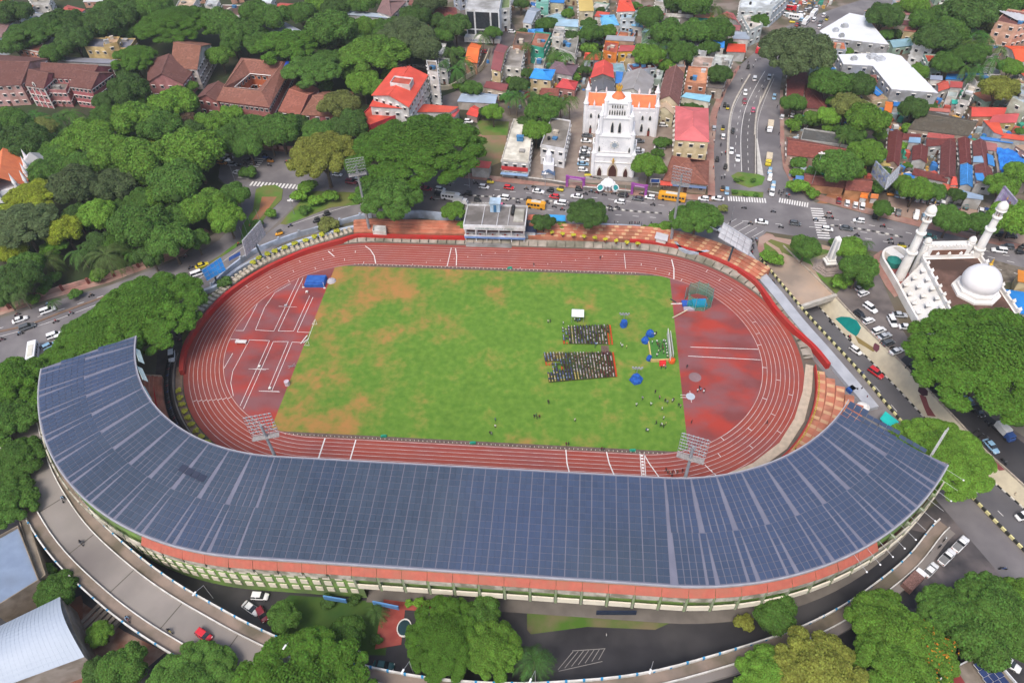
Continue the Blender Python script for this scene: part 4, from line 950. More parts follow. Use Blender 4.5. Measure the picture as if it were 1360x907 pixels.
# coconut palms
def frond_crown(seed):
 g=random.Random(seed); mb=MB()
 for i in range(17):
  a=i*2.399; up=g.uniform(.15,.95); L=1.0*g.uniform(.85,1.05); prev=None
  n=7; pts=[]
  for k in range(n + 1):
   t=k/n; r=L*(t*.95); z=up*t*.75 - t*t*(.75 + (1 - up)*.35); pts.append(Vector((r*math.cos(a),r*math.sin(a),z)))
  side=Vector((-math.sin(a),math.cos(a),0))
  for k in range(n):
   p,q=pts[k],pts[k + 1]; w0=.13*math.sin(math.pi*(k + .35)/(n + .7)) + .03
   for s in (-1,1):
    for j in range(3):
     b=p.lerp(q,j/3); e=p.lerp(q,(j + .75)/3); tip=b + (q - p)*1.1 + side*s*w0*1.35 + Vector((0,0,-.05)); mb.add([b,e,tip],[(0,1,2)])
 return mb.mesh('crown',M_leaf)
PCR=[frond_crown(i) for i in range(3)]
def ptrunk(seed):
 g=random.Random(seed); mb=MB(); p=Vector((0,0,0)); lx,ly=g.uniform(-.08,.08),g.uniform(-.08,.08)
 for i in range(5):
  q=Vector((lx*((i + 1)/5) ** 2,ly*((i + 1)/5) ** 2,(i + 1)/5)); mb.tube(p,q,.026 - i*.002,7,.024 - i*.002); p=q
 return mb.mesh('trunk',mat('palm_bark',(.22,.17,.13),(.14,.11,.08),s=3))
PTK=[ptrunk(i) for i in range(2)]
def palm(px,py,r,h=10,col=(.055,.12,.022)):
 x,y=G(px,py,h); D=(Vector((x,y,h)) - cam.location).length; R=r*D/F_*1.1
 t=thing('coconut_palm','coconut palm with drooping green fronds','palm',(x,y,0),tr_.random()*6,'coconut palms among the houses')
 put('crown',tr_.choice(PCR),t,loc=(0,0,h),scale=R,color=tuple(c*tr_.uniform(.8,1.25) for c in col)); put('trunk',PTK[0 if r > 0 else 1],t,scale=(h,h,h)).rotation_euler.z=0
for e in '105,334,18,7;140,338,25,8;14,362,23,8;62,344,18,7;175,334,14,6;708,874,26,8;500,812,15,4;46,152,14;70,158,16;80,150,12;598,66,14;616,80,14;606,92,14;590,82,10;641,46,12;676,124,13;737,70,15;750,72,14;790,70,15;745,136,16;757,130,14;706,124,14;686,126,15;724,128,13;868,55,14;884,60,14;852,18,12;866,40,12;950,10,14;960,22,12;1228,44,14;1240,22,14;1256,8,12;1274,38,16;1300,44,18;1312,28,14;1290,56,14;1300,92,13;1282,88,11;1320,80,12;1330,64,9;1151,322,9,5;1150,338,9,5;1152,350,8,5;1192,12,10;700,60,9;960,30,9;1120,180,9;1310,52,12;1264,66,12;1306,12,12;190,82,9;75,70,8;642,16,8;50,100,10;868,12,12;938,28,10;20,380,16;70,400,8,4;95,150,12'.split(';'):
 a=[float(v) for v in e.split(',')]; palm(*a)
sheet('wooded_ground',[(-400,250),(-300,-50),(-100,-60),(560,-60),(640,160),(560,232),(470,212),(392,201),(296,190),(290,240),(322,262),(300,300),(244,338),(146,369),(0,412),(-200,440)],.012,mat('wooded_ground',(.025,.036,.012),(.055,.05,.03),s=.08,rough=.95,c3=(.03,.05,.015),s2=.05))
# ------------------------------------------------------------------ buildings
M_wallp=mat('wall_paint',(.95,.95,.95),(.78,.77,.75),s=.5,rough=.9,tint=True,c3=(.62,.6,.56),s2=.25)
M_tile=mat('clay_tiles',(1,1,1),(.55,.55,.58),s=1.1,rough=.9,tint=True,c3=(.72,.68,.66),s2=.3,bump=.3)
M_shee=mat('painted_sheet',(1,1,1),(.84,.84,.86),s=.35,rough=.6,tint=True,c3=(.78,.76,.74),s2=.12)
M_slab=mat('roof_slab',(1,1,1),(.7,.69,.67),s=.35,rough=.92,tint=True,c3=(.5,.49,.46),s2=.15)
M_dark=mat('dark_glass',(.02,.024,.03),(.035,.04,.05),s=1,rough=.2,spec=.6)
M_trim=mat('white_trim',(.72,.7,.66),(.6,.58,.54),s=1,rough=.8)
def _wm():
 mb=MB(); mb.box(0,0,0,1.6,.12,1.45); mb.box(0,-.22,1.5,1.9,.5,.1); f=mb.mesh('window',M_trim); m2=MB(); m2.box(0,0,0,1.35,.1,1.15)
 m2.box(0,.03,0,.0601,.1,1.2,0,0); return f,m2.mesh('pane',M_dark)
WIN,PANE=_wm()
_db=MB(); _db.box(0,0,0,1.2,.14,2.2); DOOR=_db.mesh('door',mat('wood_door',(.12,.05,.03)))
_tk=MB(); _tk.lathe([(.55,0),(.62,.15),(.62,1.1),(.5,1.3),(.2,1.42)],12); TANK=_tk.mesh('water_tank',mat('tank_plastic',(.02,.02,.02),rough=.4),True)
LANDMARKS=[]
FOOT=[]
wrand=random.Random(11)
CAMV=Vector((CX,CY))
def ccw(q):
 a=sum(q[i][0]*q[(i + 1) % len(q)][1] - q[(i + 1) % len(q)][0]*q[i][1] for i in range(len(q)))
 return list(q) if a > 0 else list(q)[::-1]
def inset(q,d):
 q=[Vector(p) for p in q]; n=len(q); out=[]
 for i in range(n):
  a,b,c=q[i - 1],q[i],q[(i + 1) % n]; d1=(b - a).normalized(); d2=(c - b).normalized(); n1=Vector((-d1.y,d1.x)); n2=Vector((-d2.y,d2.x))
  m_=(n1 + n2); k=m_.length_squared
  out.append(tuple(b + m_*(2*d/k) if k > .3 else b + n1*d))
 return out
def slab(mb,pts3,t=.14,mi=0):
 """a roof plane with thickness: 3-D polygon and its copy below"""
 n=len(pts3); o=len(mb.v); mb.v += [tuple(p) for p in pts3] + [(p[0],p[1],p[2] - t) for p in pts3]
 nrm=(Vector(pts3[1]) - Vector(pts3[0])).cross(Vector(pts3[2]) - Vector(pts3[0])); top=tuple(range(n)) if nrm.z > 0 else tuple(range(n))[::-1]
 mb.f.append(tuple(o + i for i in top)); mb.f.append(tuple(o + n + i for i in top[::-1])); mb.m += [mi,mi]
 for i in range(n): mb.f.append((o + i,o + (i + 1) % n,o + n + (i + 1) % n,o + n + i)); mb.m.append(mi)
def windows(root,q,z0,h,floors,step=3.2,faces=None,m_frame=None):
 ox,oy,oz,rz=at(root); n=len(q)
 for i in range(n):
  a,b=Vector(q[i]),Vector(q[(i + 1) % n]); L=(b - a).length
  if L < 2.2: continue
  e=(b - a)/L; out=Vector((e.y,-e.x)); mid=(a + b)/2
  if out.dot(CAMV - mid) < -.25*(CAMV - mid).length: continue
  k=max(1,int((L - .8)/step)); rz2=math.atan2(e.y,e.x); fh=h/floors
  for f in range(floors):
   for j in range(k):
    p=a + e*(L*(j + .5)/k) + out*.04; z=z0 + f*fh + fh*.36
    if fh < 2.2 and f == 0: z=z0 + fh*.3
    w=put('window',WIN,root,loc=(p.x - ox,p.y - oy,z - oz),rz=rz2 - rz,scale=(1,1,min(1,fh/3.1)))
    put('pane',PANE,w,loc=(0,-.04,.15))
def bld(name,label,px,h,roof='flat',wall=(.6,.56,.5),rc=(.3,.3,.3),rh=2.,axis=0,fl=None,over=.5,step=3.2,z0=0.,rm=None,tank=0,cat='house',lm=None,win=True,para=.7,world=False,trimcol=None):
 q=ccw(px if world else pxpoly(px,z0 + h)); wq=inset(q,over if roof != 'flat' else 0.)
 ox,oy=sum(p[0] for p in q)/len(q),sum(p[1] for p in q)/len(q)
 t=thing(name,label,cat,(ox,oy,z0)); FOOT.append((ox,oy,max(math.hypot(p[0] - ox,p[1] - oy) for p in q),[tuple(p) for p in q]))
 mb=MB(); mb.prism(wq,z0,z0 + h - (.02 if roof != 'flat' else 0)); part(t,'wall',mb,M_wallp,color=wall)
 H_=z0 + h
 if roof == 'flat':
  mb=MB(); mb.prism(inset(q,.22),H_ + .005,H_ + .12); part(t,'roof',mb,rm or M_slab,color=rc)
  if para:
   qi=inset(q,.2); mb=MB(); n=len(q)
   for i in range(n):
    j=(i + 1) % n; mb.add([(*q[i],H_ - .05),(*q[j],H_ - .05),(*qi[j],H_ - .05),(*qi[i],H_ - .05),(*q[i],H_ + para),(*q[j],H_ + para),(*qi[j],H_ + para),(*qi[i],H_ + para)],[(0,1,5,4),(4,5,6,7),(2,3,7,6)])
   part(t,'parapet',mb,M_wallp,color=trimcol or wall)
 else:
  if len(q) != 4: q=q[:4]
  if axis: q=q[1:] + q[:1]
  a,b,c,d=[Vector((*p,H_)) for p in q]; mb=MB(); up=Vector((0,0,rh))
  if roof in ('gable','hip'):
   e1,e2=(d + a)/2 + up,(b + c)/2 + up
   if roof == 'hip':
    L=(e2 - e1).length; wdt=min((d - a).length,(c - b).length)/2; k=min(.48,wdt/L); e1,e2=e1.lerp(e2,k),e2.lerp(e1,k/(1 - k) if k < .48 else .92)
   slab(mb,[a,b,e2,e1]); slab(mb,[c,d,e1,e2])
   if roof == 'hip': slab(mb,[b,c,e2]); slab(mb,[d,a,e1])
   part(t,'roof',mb,rm or M_shee,color=rc)
   if roof == 'gable':
    w=[Vector((*p,H_)) for p in wq]
    if axis: w=w[1:] + w[:1]
    g1,g2=(w[3] + w[0])/2 + up*.88,(w[1] + w[2])/2 + up*.88; mb=MB(); mb.add([w[3],w[0],g1],[(0,1,2)]); part(t,'gable',mb,M_wallp,color=wall); mb=MB(); mb.add([w[1],w[2],g2],[(0,1,2)]); part(t,'gable',mb,M_wallp,color=wall)
   rb=MB(); rb.tube(e1 + Vector((0,0,.05)),e2 + Vector((0,0,.05)),.16,5)
   if roof == 'hip':
    for p,e in ((a,e1),(d,e1),(b,e2),(c,e2)): rb.tube(p + Vector((0,0,.05)),e + Vector((0,0,.05)),.1,4)
   part(t,'ridge_cap',rb,M_wallp,color=trimcol or tuple(min(1,v*1.35 + .03) for v in rc))
  elif roof == 'shed':
   slab(mb,[a + up,b + up,c,d]); part(t,'roof',mb,rm or M_shee,color=rc)
   w=[Vector((*p,H_)) for p in wq]
   if axis: w=w[1:] + w[:1]
   g=MB(); g.add([w[0],w[1],w[1] + up*.85,w[0] + up*.85],[(0,1,2,3)]); g.add([w[1],w[2],w[1] + up*.85],[(0,1,2)]); g.add([w[3],w[0],w[0] + up*.85],[(0,1,2)]); part(t,'gable',g,M_wallp,color=wall)
 fl=fl or max(1,int(h/3.1))
 if roof == 'flat' and para and win and len(q) == 4 and h > 4:
  for k in range(wrand.randint(1,3)):
   u,v=wrand.uniform(.2,.8),wrand.uniform(.2,.8); a,b,c,d=[Vector(p) for p in q]; p=a.lerp(b,u).lerp(d.lerp(c,u),v); m2=MB(); s1,s2,s3=wrand.uniform(.8,2.6),wrand.uniform(.8,2.2),wrand.uniform(.5,2.0); m2.box(0,0,0,s1,s2,s3); m2.box(0,0,s3,s1 + .3,s2 + .3,.12); put('roof_box',m2.mesh('roof_box',M_slab),t,loc=(p.x - ox,p.y - oy,h + .13),rz=math.atan2(b.y - a.y,b.x - a.x),color=wrand.choice([(.6,.6,.6),(.4,.38,.35),(.62,.55,.45),(.08,.25,.5)]))
 if win: windows(t,wq,z0,h,fl,step)
 if win:
  # a door on the longest wall that faces the road
  best=None
  for i in range(len(wq)):
   a,b=Vector(wq[i]),Vector(wq[(i + 1) % len(wq)]); e=b - a; L=e.length
   if L > 3:
    e=e/L; out=Vector((e.y,-e.x)); s=out.dot((CAMV - (a + b)/2).normalized())*L
    if best is None or s > best[0]: best=(s,a,e,out,L)
  if best: _,a,e,out,L=best; p=a + e*L*.52 + out*.05; put('door',DOOR,t,loc=(p.x - ox,p.y - oy,.02),rz=math.atan2(e.y,e.x))
 for k in range(tank):
  c=sum((Vector(p) for p in q),Vector((0,0)))/len(q); p=c.lerp(Vector(q[k % len(q)]),.5); put('water_tank',TANK,t,loc=(p.x - ox,p.y - oy,h + .13))
 if lm: LANDMARKS.append((lm,(ox,oy)))
 return t
W1,W2,W3,CR1=(.66,.64,.61),(.55,.60,.66),(.5,.5,.5),(.62,.52,.33)
CLAY,CLAYD,CLAYR=(.26,.115,.075),(.17,.075,.06),(.34,.10,.06)
RED,RED2,MAR,BLU,BLU2,LBL,GRY=(.62,.075,.04),(.5,.06,.05),(.17,.045,.04),(.03,.20,.55),(.05,.25,.6),(.25,.42,.6),(.30,.31,.32)
# --- upper left campus
bld('block','grey white block with rusty roof at the edge of the campus wood',[(-14,33),(28,23),(2,50),(-40,58)],9,'gable',(.5,.55,.6),(.23,.14,.13),1.5,lm='grey block at the far campus edge')
bld('cottage','white cottage with pink red hipped roof in a clearing',[(75,20),(98,25),(113,13),(90,7)],5,'hip',W1,(.42,.09,.07),2,lm='white cottage with the pink red roof')
bld('hall','pale grey flat hall partly hidden by trees',[(36,-4),(69,-4),(66,7),(44,9)],6,'flat',W1,(.42,.4,.36),fl=2)
bld('house','salmon and white flat roofed house behind the brown roofs',[(24,65),(52,71),(59,60),(37,55)],7,'flat',(.6,.25,.18),(.45,.17,.12),lm='salmon flat roofed house',trimcol=W1)
bld('house','long pale grey roofed house behind the salmon house',[(48,55),(62,63),(79,54),(66,44)],6,'gable',W2,(.50,.52,.55),1.5)
bld('house','small terracotta roofed house between dark trees',[(69,44),(78,50),(93,40),(84,36)],5.5,'flat',W1,(.5,.2,.12))
bld('school_block','long cream school block with grey roofs and dark windows',[(113,64),(172,66),(181,53),(121,52)],9,'flat',(.62,.47,.22),(.22,.22,.26),fl=2,step=3.4,lm='cream school block')
bld('stair_tower','cream stair tower rising from the school block',[(138,62),(156,58),(160,51),(141,51)],12,'flat',(.62,.45,.2),(.42,.28,.17))
bld('long_shed','long shed with weathered grey sheet roof',[(74,84),(149,88),(156,79),(84,76)],5,'shed',W3,(.27,.28,.33),1.2,win=False,lm='long grey shed')
bld('campus_hall','large hall with dark brown tiled roof at the frame edge',[(-30,116),(28,113),(64,78),(-14,72)],10,'gable',(.5,.3,.28),CLAYD,4.5,axis=0,rm=M_tile,lm='large brown roofed hall')
bld('college','pink and white college block with brown tiled roof',[(52,103),(120,106),(150,88),(66,84)],10.5,'gable',(.45,.14,.15),CLAYD,3.5,rm=M_tile,step=2.6,lm='pink college')
def wing(lab,q,h,rh):
 t=bld('college_wing',lab,q,h,'gable',(.42,.13,.14),CLAYD,rh,axis=0,rm=M_tile,step=2.0,fl=3)
 # white surround and arched attic window on the gable front
 w=ccw(pxpoly(q,h)); n=4; best=None
 for i in range(4):
  a,b=Vector(w[i]),Vector(w[(i + 1) % 4]); e=(b - a).normalized(); out=Vector((e.y,-e.x)); s=out.dot((CAMV - (a + b)/2).normalized())
  if (b - a).length < 12 and (best is None or s > best[0]): best=(s,a,b,e,out)
 if best:
  _,a,b,e,out=best; m_=(a + b)/2 - out*.44; ox,oy,oz,_r=at(t); rz=math.atan2(e.y,e.x)
  mb=MB(); mb.tube((0,-.1,0),(0,.05,0),1.0,12); o=put('arch_window',mb.mesh('arch_window',M_trim),t,loc=(m_.x - ox,m_.y - oy,h + .9),rz=rz,scale=(.8,1,1.3)); mb=MB(); mb.tube((0,-.16,0),(0,.05,0),.6,12); put('pane',mb.mesh('pane',M_dark),o)
  for s in (.04,.34,.66,.96):
   p=a.lerp(b,s) + out*-.42; mb=MB(); mb.box(0,0,0,.4,.3,h - .3); put('pilaster',mb.mesh('pilaster',M_trim),t,loc=(p.x - ox,p.y - oy,0),rz=rz)
 return t
wing('gabled front wing of the pink college nearest the large hall',[(33,114),(58,118),(80,97),(52,90)],10,3.4)
wing('gabled front wing of the pink college beside the dark trees',[(91,115),(121,119),(151,97),(117,90)],10,3.6)
bld('porch','flat roofed porch between the two gabled college wings',[(62,121),(88,122),(93,110),(69,109)],7.5,'flat',(.45,.2,.2),(.3,.25,.22),fl=2,step=2)
bld('tiled_hall','long hall with steep brown tiled roof among trees',[(226,90),(262,93),(281,59),(244,52)],10,'gable',(.55,.5,.48),CLAY,5,axis=0,rm=M_tile,lm='steep brown roofed hall')
bld('tiled_hall_wing','gabled wing of the steep brown roofed hall with round window',[(195,110),(243,112),(262,88),(197,80)],8.5,'gable',(.45,.2,.2),CLAYD,4.5,axis=1,rm=M_tile)
# courtyard building: four tiled slopes round an open court
def courtyard():
 h=9; O=ccw(pxpoly([(287,134),(358,143),(391,82),(320,77)],h)); I=ccw(pxpoly([(311,116),(342,119),(365,101),(332,98)],h))
 k=min(range(4),key=lambda j: (Vector(I[j]) - Vector(O[0])).length); I=I[k:] + I[:k]
 ox=sum(p[0] for p in O)/4; oy=sum(p[1] for p in O)/4; t=thing('courtyard_building','square brown tiled building round an open orange courtyard','building',(ox,oy,0)); LANDMARKS.append(('courtyard building',(ox,oy)))
 for i in range(4):
  j=(i + 1) % 4; o0,o1,i0,i1=[Vector((*p,h)) for p in (O[i],O[j],I[i],I[j])]; m0,m1=(o0 + i0)/2 + Vector((0,0,3)),(o1 + i1)/2 + Vector((0,0,3))
  mb=MB(); slab(mb,[o0,o1,m1,m0]); slab(mb,[m0,m1,i1,i0]); part(t,'roof',mb,M_tile,color=(.28,.12,.085)); mb=MB(); mb.tube(m0,m1,.2,5); part(t,'ridge_cap',mb,M_wallp,color=(.4,.2,.14))
  gb=MB(); gb.tube(i0 - Vector((0,0,.1)),i1 - Vector((0,0,.1)),.2,4); part(t,'gutter',gb,M_trim)
 Oi,Ii=inset(O,1),inset(I,-1); mb=MB()
 mb.ribbon([(*p,0) for p in Oi],[(*p,h) for p in Oi],closed=True); part(t,'wall',mb,M_wallp,color=(.42,.16,.15)); mb=MB(); mb.ribbon([(*p,h) for p in Ii],[(*p,0) for p in Ii],closed=True); part(t,'court_wall',mb,M_wallp,color=(.6,.16,.07))
 windows(t,Oi,0,h,2,2.2); windows(t,[tuple(p) for p in Ii][::-1],0,h,2,2.4)
 mb=MB(); 
 p=pxpoly([(373,97),(382,92),(384,82),(380,82)],11.6); mb.add([(*q_,11.2 + i*.2) for i,q_ in enumerate(p)],[(0,1,2,3)]); part(t,'blue_tarpaulin',mb,mat('blue_tarp',(.02,.09,.55)))
courtyard()
bld('gabled_house','brown tiled gabled porch in front of the courtyard building',[(260,131),(290,136),(309,117),(276,113)],8,'gable',(.42,.16,.15),CLAYD,2.5,axis=1,rm=M_tile)
bld('tiled_house','brown tiled house with an orange patched roof near the courtyard building',[(369,148),(398,153),(425,119),(402,107)],7,'gable',(.45,.2,.2),(.33,.12,.08),3,axis=0,rm=M_tile,lm='orange patched house')
bld('tiled_house','brown tiled hipped house between the orange patched house and bamboo',[(399,153),(442,155),(471,122),(428,122)],7,'hip',(.42,.15,.15),CLAY,3.5,rm=M_tile)
bld('shed','grey blue hip roofed shed among broad trees',[(361,42),(395,54),(402,42),(379,30)],6,'gable',W3,(.40,.44,.52),1.5)
bld('house','white house with wide dark brown flat roof behind the woods',[(290,18),(318,23),(331,9),(296,8)],7,'flat',W1,(.18,.11,.09))
bld('house','cream roofed house at the top of the woods',[(234,10),(254,14),(264,-2),(242,-4)],6,'flat',W1,(.6,.45,.33))
bld('house','small white house with glass balcony at the top of the woods',[(272,9),(285,15),(292,2),(277,-3)],8,'flat',W1,(.55,.58,.6))
bld('house','white sheet roofed house beyond the courtyard woods',[(336,4),(360,7),(366,-6),(342,-8)],6,'shed',W1,(.62,.66,.66),1)
bld('house','red roofed low house beyond the courtyard woods',[(366,14),(392,15),(398,6),(372,4)],5,'gable',W1,(.42,.08,.06),1.2)
bld('long_shed','long pale blue sheet roof behind the tall dark tree',[(453,21),(522,27),(522,20),(456,14)],7,'shed',W3,(.42,.5,.58),.8,win=False,lm='long pale blue shed')
bld('house','tall brown house with white base behind the woods',[(500,16),(520,22),(540,2),(514,-6)],9,'hip',W1,(.22,.13,.12),2.5)
bld('villa','low villa with broad dark red hipped roof',[(566,23),(609,25),(606,11),(575,9)],5,'hip',(.4,.2,.15),(.24,.07,.06),3,rm=M_tile,lm='dark red hipped villa')
# --- tall white building with dark glass front
def glass_house():
 h=15; q=ccw(pxpoly([(618,14),(663,16),(668,-14),(624,-15)],h)); t=bld('office_building','modern white office building with a dark glass front',q,h,'flat',(.7,.72,.75),(.45,.45,.45),win=False,world=True,lm='dark glass office',cat='building')
 ox,oy,_,_=at(t); best=max(range(4),key=lambda i: (lambda a,b: Vector(((b - a).y,-(b - a).x)).normalized().dot((CAMV - (a + b)/2).normalized()))(Vector(q[i]),Vector(q[(i + 1) % 4])))
 a,b=Vector(q[best]),Vector(q[(best + 1) % 4]); e=(b - a); L=e.length; e /= L; out=Vector((e.y,-e.x)); rz=math.atan2(e.y,e.x)
 for s,w in ((.14,.2),(.5,.42),(.86,.2)):
  p=a + e*L*s + out*.1; mb=MB(); mb.box(0,0,0,L*w,.2,8.2); put('window',mb.mesh('window',M_dark),t,loc=(p.x - ox,p.y - oy,6.2),rz=rz); mb=MB(); mb.box(0,0,0,L*w,.2,2.2); put('window',mb.mesh('window',M_dark),t,loc=(p.x - ox,p.y - oy,3.2),rz=rz)
 p=a + e*L*.5 + out*2.2; mb=MB(); mb.box(0,0,0,L*1.06,4.4,2.4); put('canopy',mb.mesh('canopy',M_trim),t,loc=(p.x - ox,p.y - oy,.9),rz=rz)
 c=bpy.data.curves.new('shop_sign','FONT'); c.body='VRAMOTH'; c.size=1.5; c.extrude=.04; c.align_x='CENTER'; c.materials.append(mat('sign_blue',(.12,.16,.4)))
 p=a + e*L*.33 + out*4.46; s=put('sign_lettering',c,t,loc=(p.x - ox,p.y - oy,1.5)); s.rotation_euler=(math.pi/2,0,rz)
glass_house()
bld('office_annexe','curved white balcony annexe beside the dark glass office',[(664,14),(677,12),(678,-6),(668,-14)],11,'flat',(.68,.68,.66),(.3,.4,.18),fl=3)
bld('hut','red striped steep roofed hut behind the tall dark tree',[(568,62),(574,68),(584,44),(580,37)],6,'gable',(.5,.12,.1),(.5,.09,.08),1.5,lm='red striped hut')
bld('pavilion_tent','white domed canopy among palms',[(576,72),(588,73),(593,58),(580,57)],4,'hip',W1,(.8,.78,.72),2,win=False)
bld('house','bright orange roofed house among coconut palms',[(617,82),(634,84),(640,60),(626,57)],6,'gable',(.55,.3,.2),(.8,.17,.04),2.2,axis=0,lm='bright orange roof')
bld('shed','low black roofed lean-to behind the red roofed hospital',[(583,92),(594,94),(597,80),(582,78)],7,'flat',W3,(.1,.11,.13))
# --- big red roofed hall at the avenue
def redhall():
 h=15; t=bld('red_hall','large white hall with sweeping coral red roof beside the giant rain tree',[(493,127),(543,143),(569,100),(522,91)],h,'gable',(.68,.68,.68),(.66,.085,.05),2.6,axis=1,over=.6,fl=4,lm='coral red hall',cat='building')
 ox,oy,_,_=at(t); c=bpy.data.curves.new('roof_lettering','FONT'); c.body='HOLLY KRINGS'; c.size=2.3; c.extrude=.02; c.align_x='CENTER'; c.materials.append(mat('black_letters',(.02,.02,.02)))
 q=pxpoly([(535,91),(559,92)],h + 2.1); s=put('roof_lettering',c,t,loc=((q[0][0] + q[1][0])/2 - ox,(q[0][1] + q[1][1])/2 - oy,h + 2.6)); s.rotation_euler=(math.radians(35),0,math.atan2(q[1][1] - q[0][1],q[1][0] - q[0][0]))
 bld('roof_dormer','white box dormer rising through the coral red roof',[(518,112),(544,115),(549,106),(524,103)],2.2,'flat',(.72,.72,.72),(.6,.12,.08),win=False,z0=15.6)
 bld('red_wing','lower coral roofed wing in front of the red hall',[(491,145),(536,148),(541,134),(498,128)],12,'shed',(.66,.66,.66),(.66,.085,.05),1.2,fl=3)
 bld('red_wing','flat crimson walled wing at the foot of the red hall',[(477,158),(492,168),(545,148),(493,142)],9,'flat',(.5,.04,.06),(.68,.10,.06),win=False)
 bld('red_wing','long low coral roofed wing running behind the giant rain tree',[(540,152),(598,152),(609,142),(548,137)],6.5,'shed',(.66,.66,.66),(.66,.10,.055),1,win=False)
 bld('stair_tower','white stair tower with paired windows at the side of the red hall',[(570,96),(582,99),(580,83),(566,82)],17,'flat',(.72,.72,.71),(.33,.28,.24),fl=4,step=2.6,tank=1)
 bld('porch','small canopy with white and red flags by the hall gate',[(596,158),(604,160),(611,146),(601,143)],4.5,'shed',(.62,.68,.62),(.6,.1,.1),1.5,win=False)
redhall()
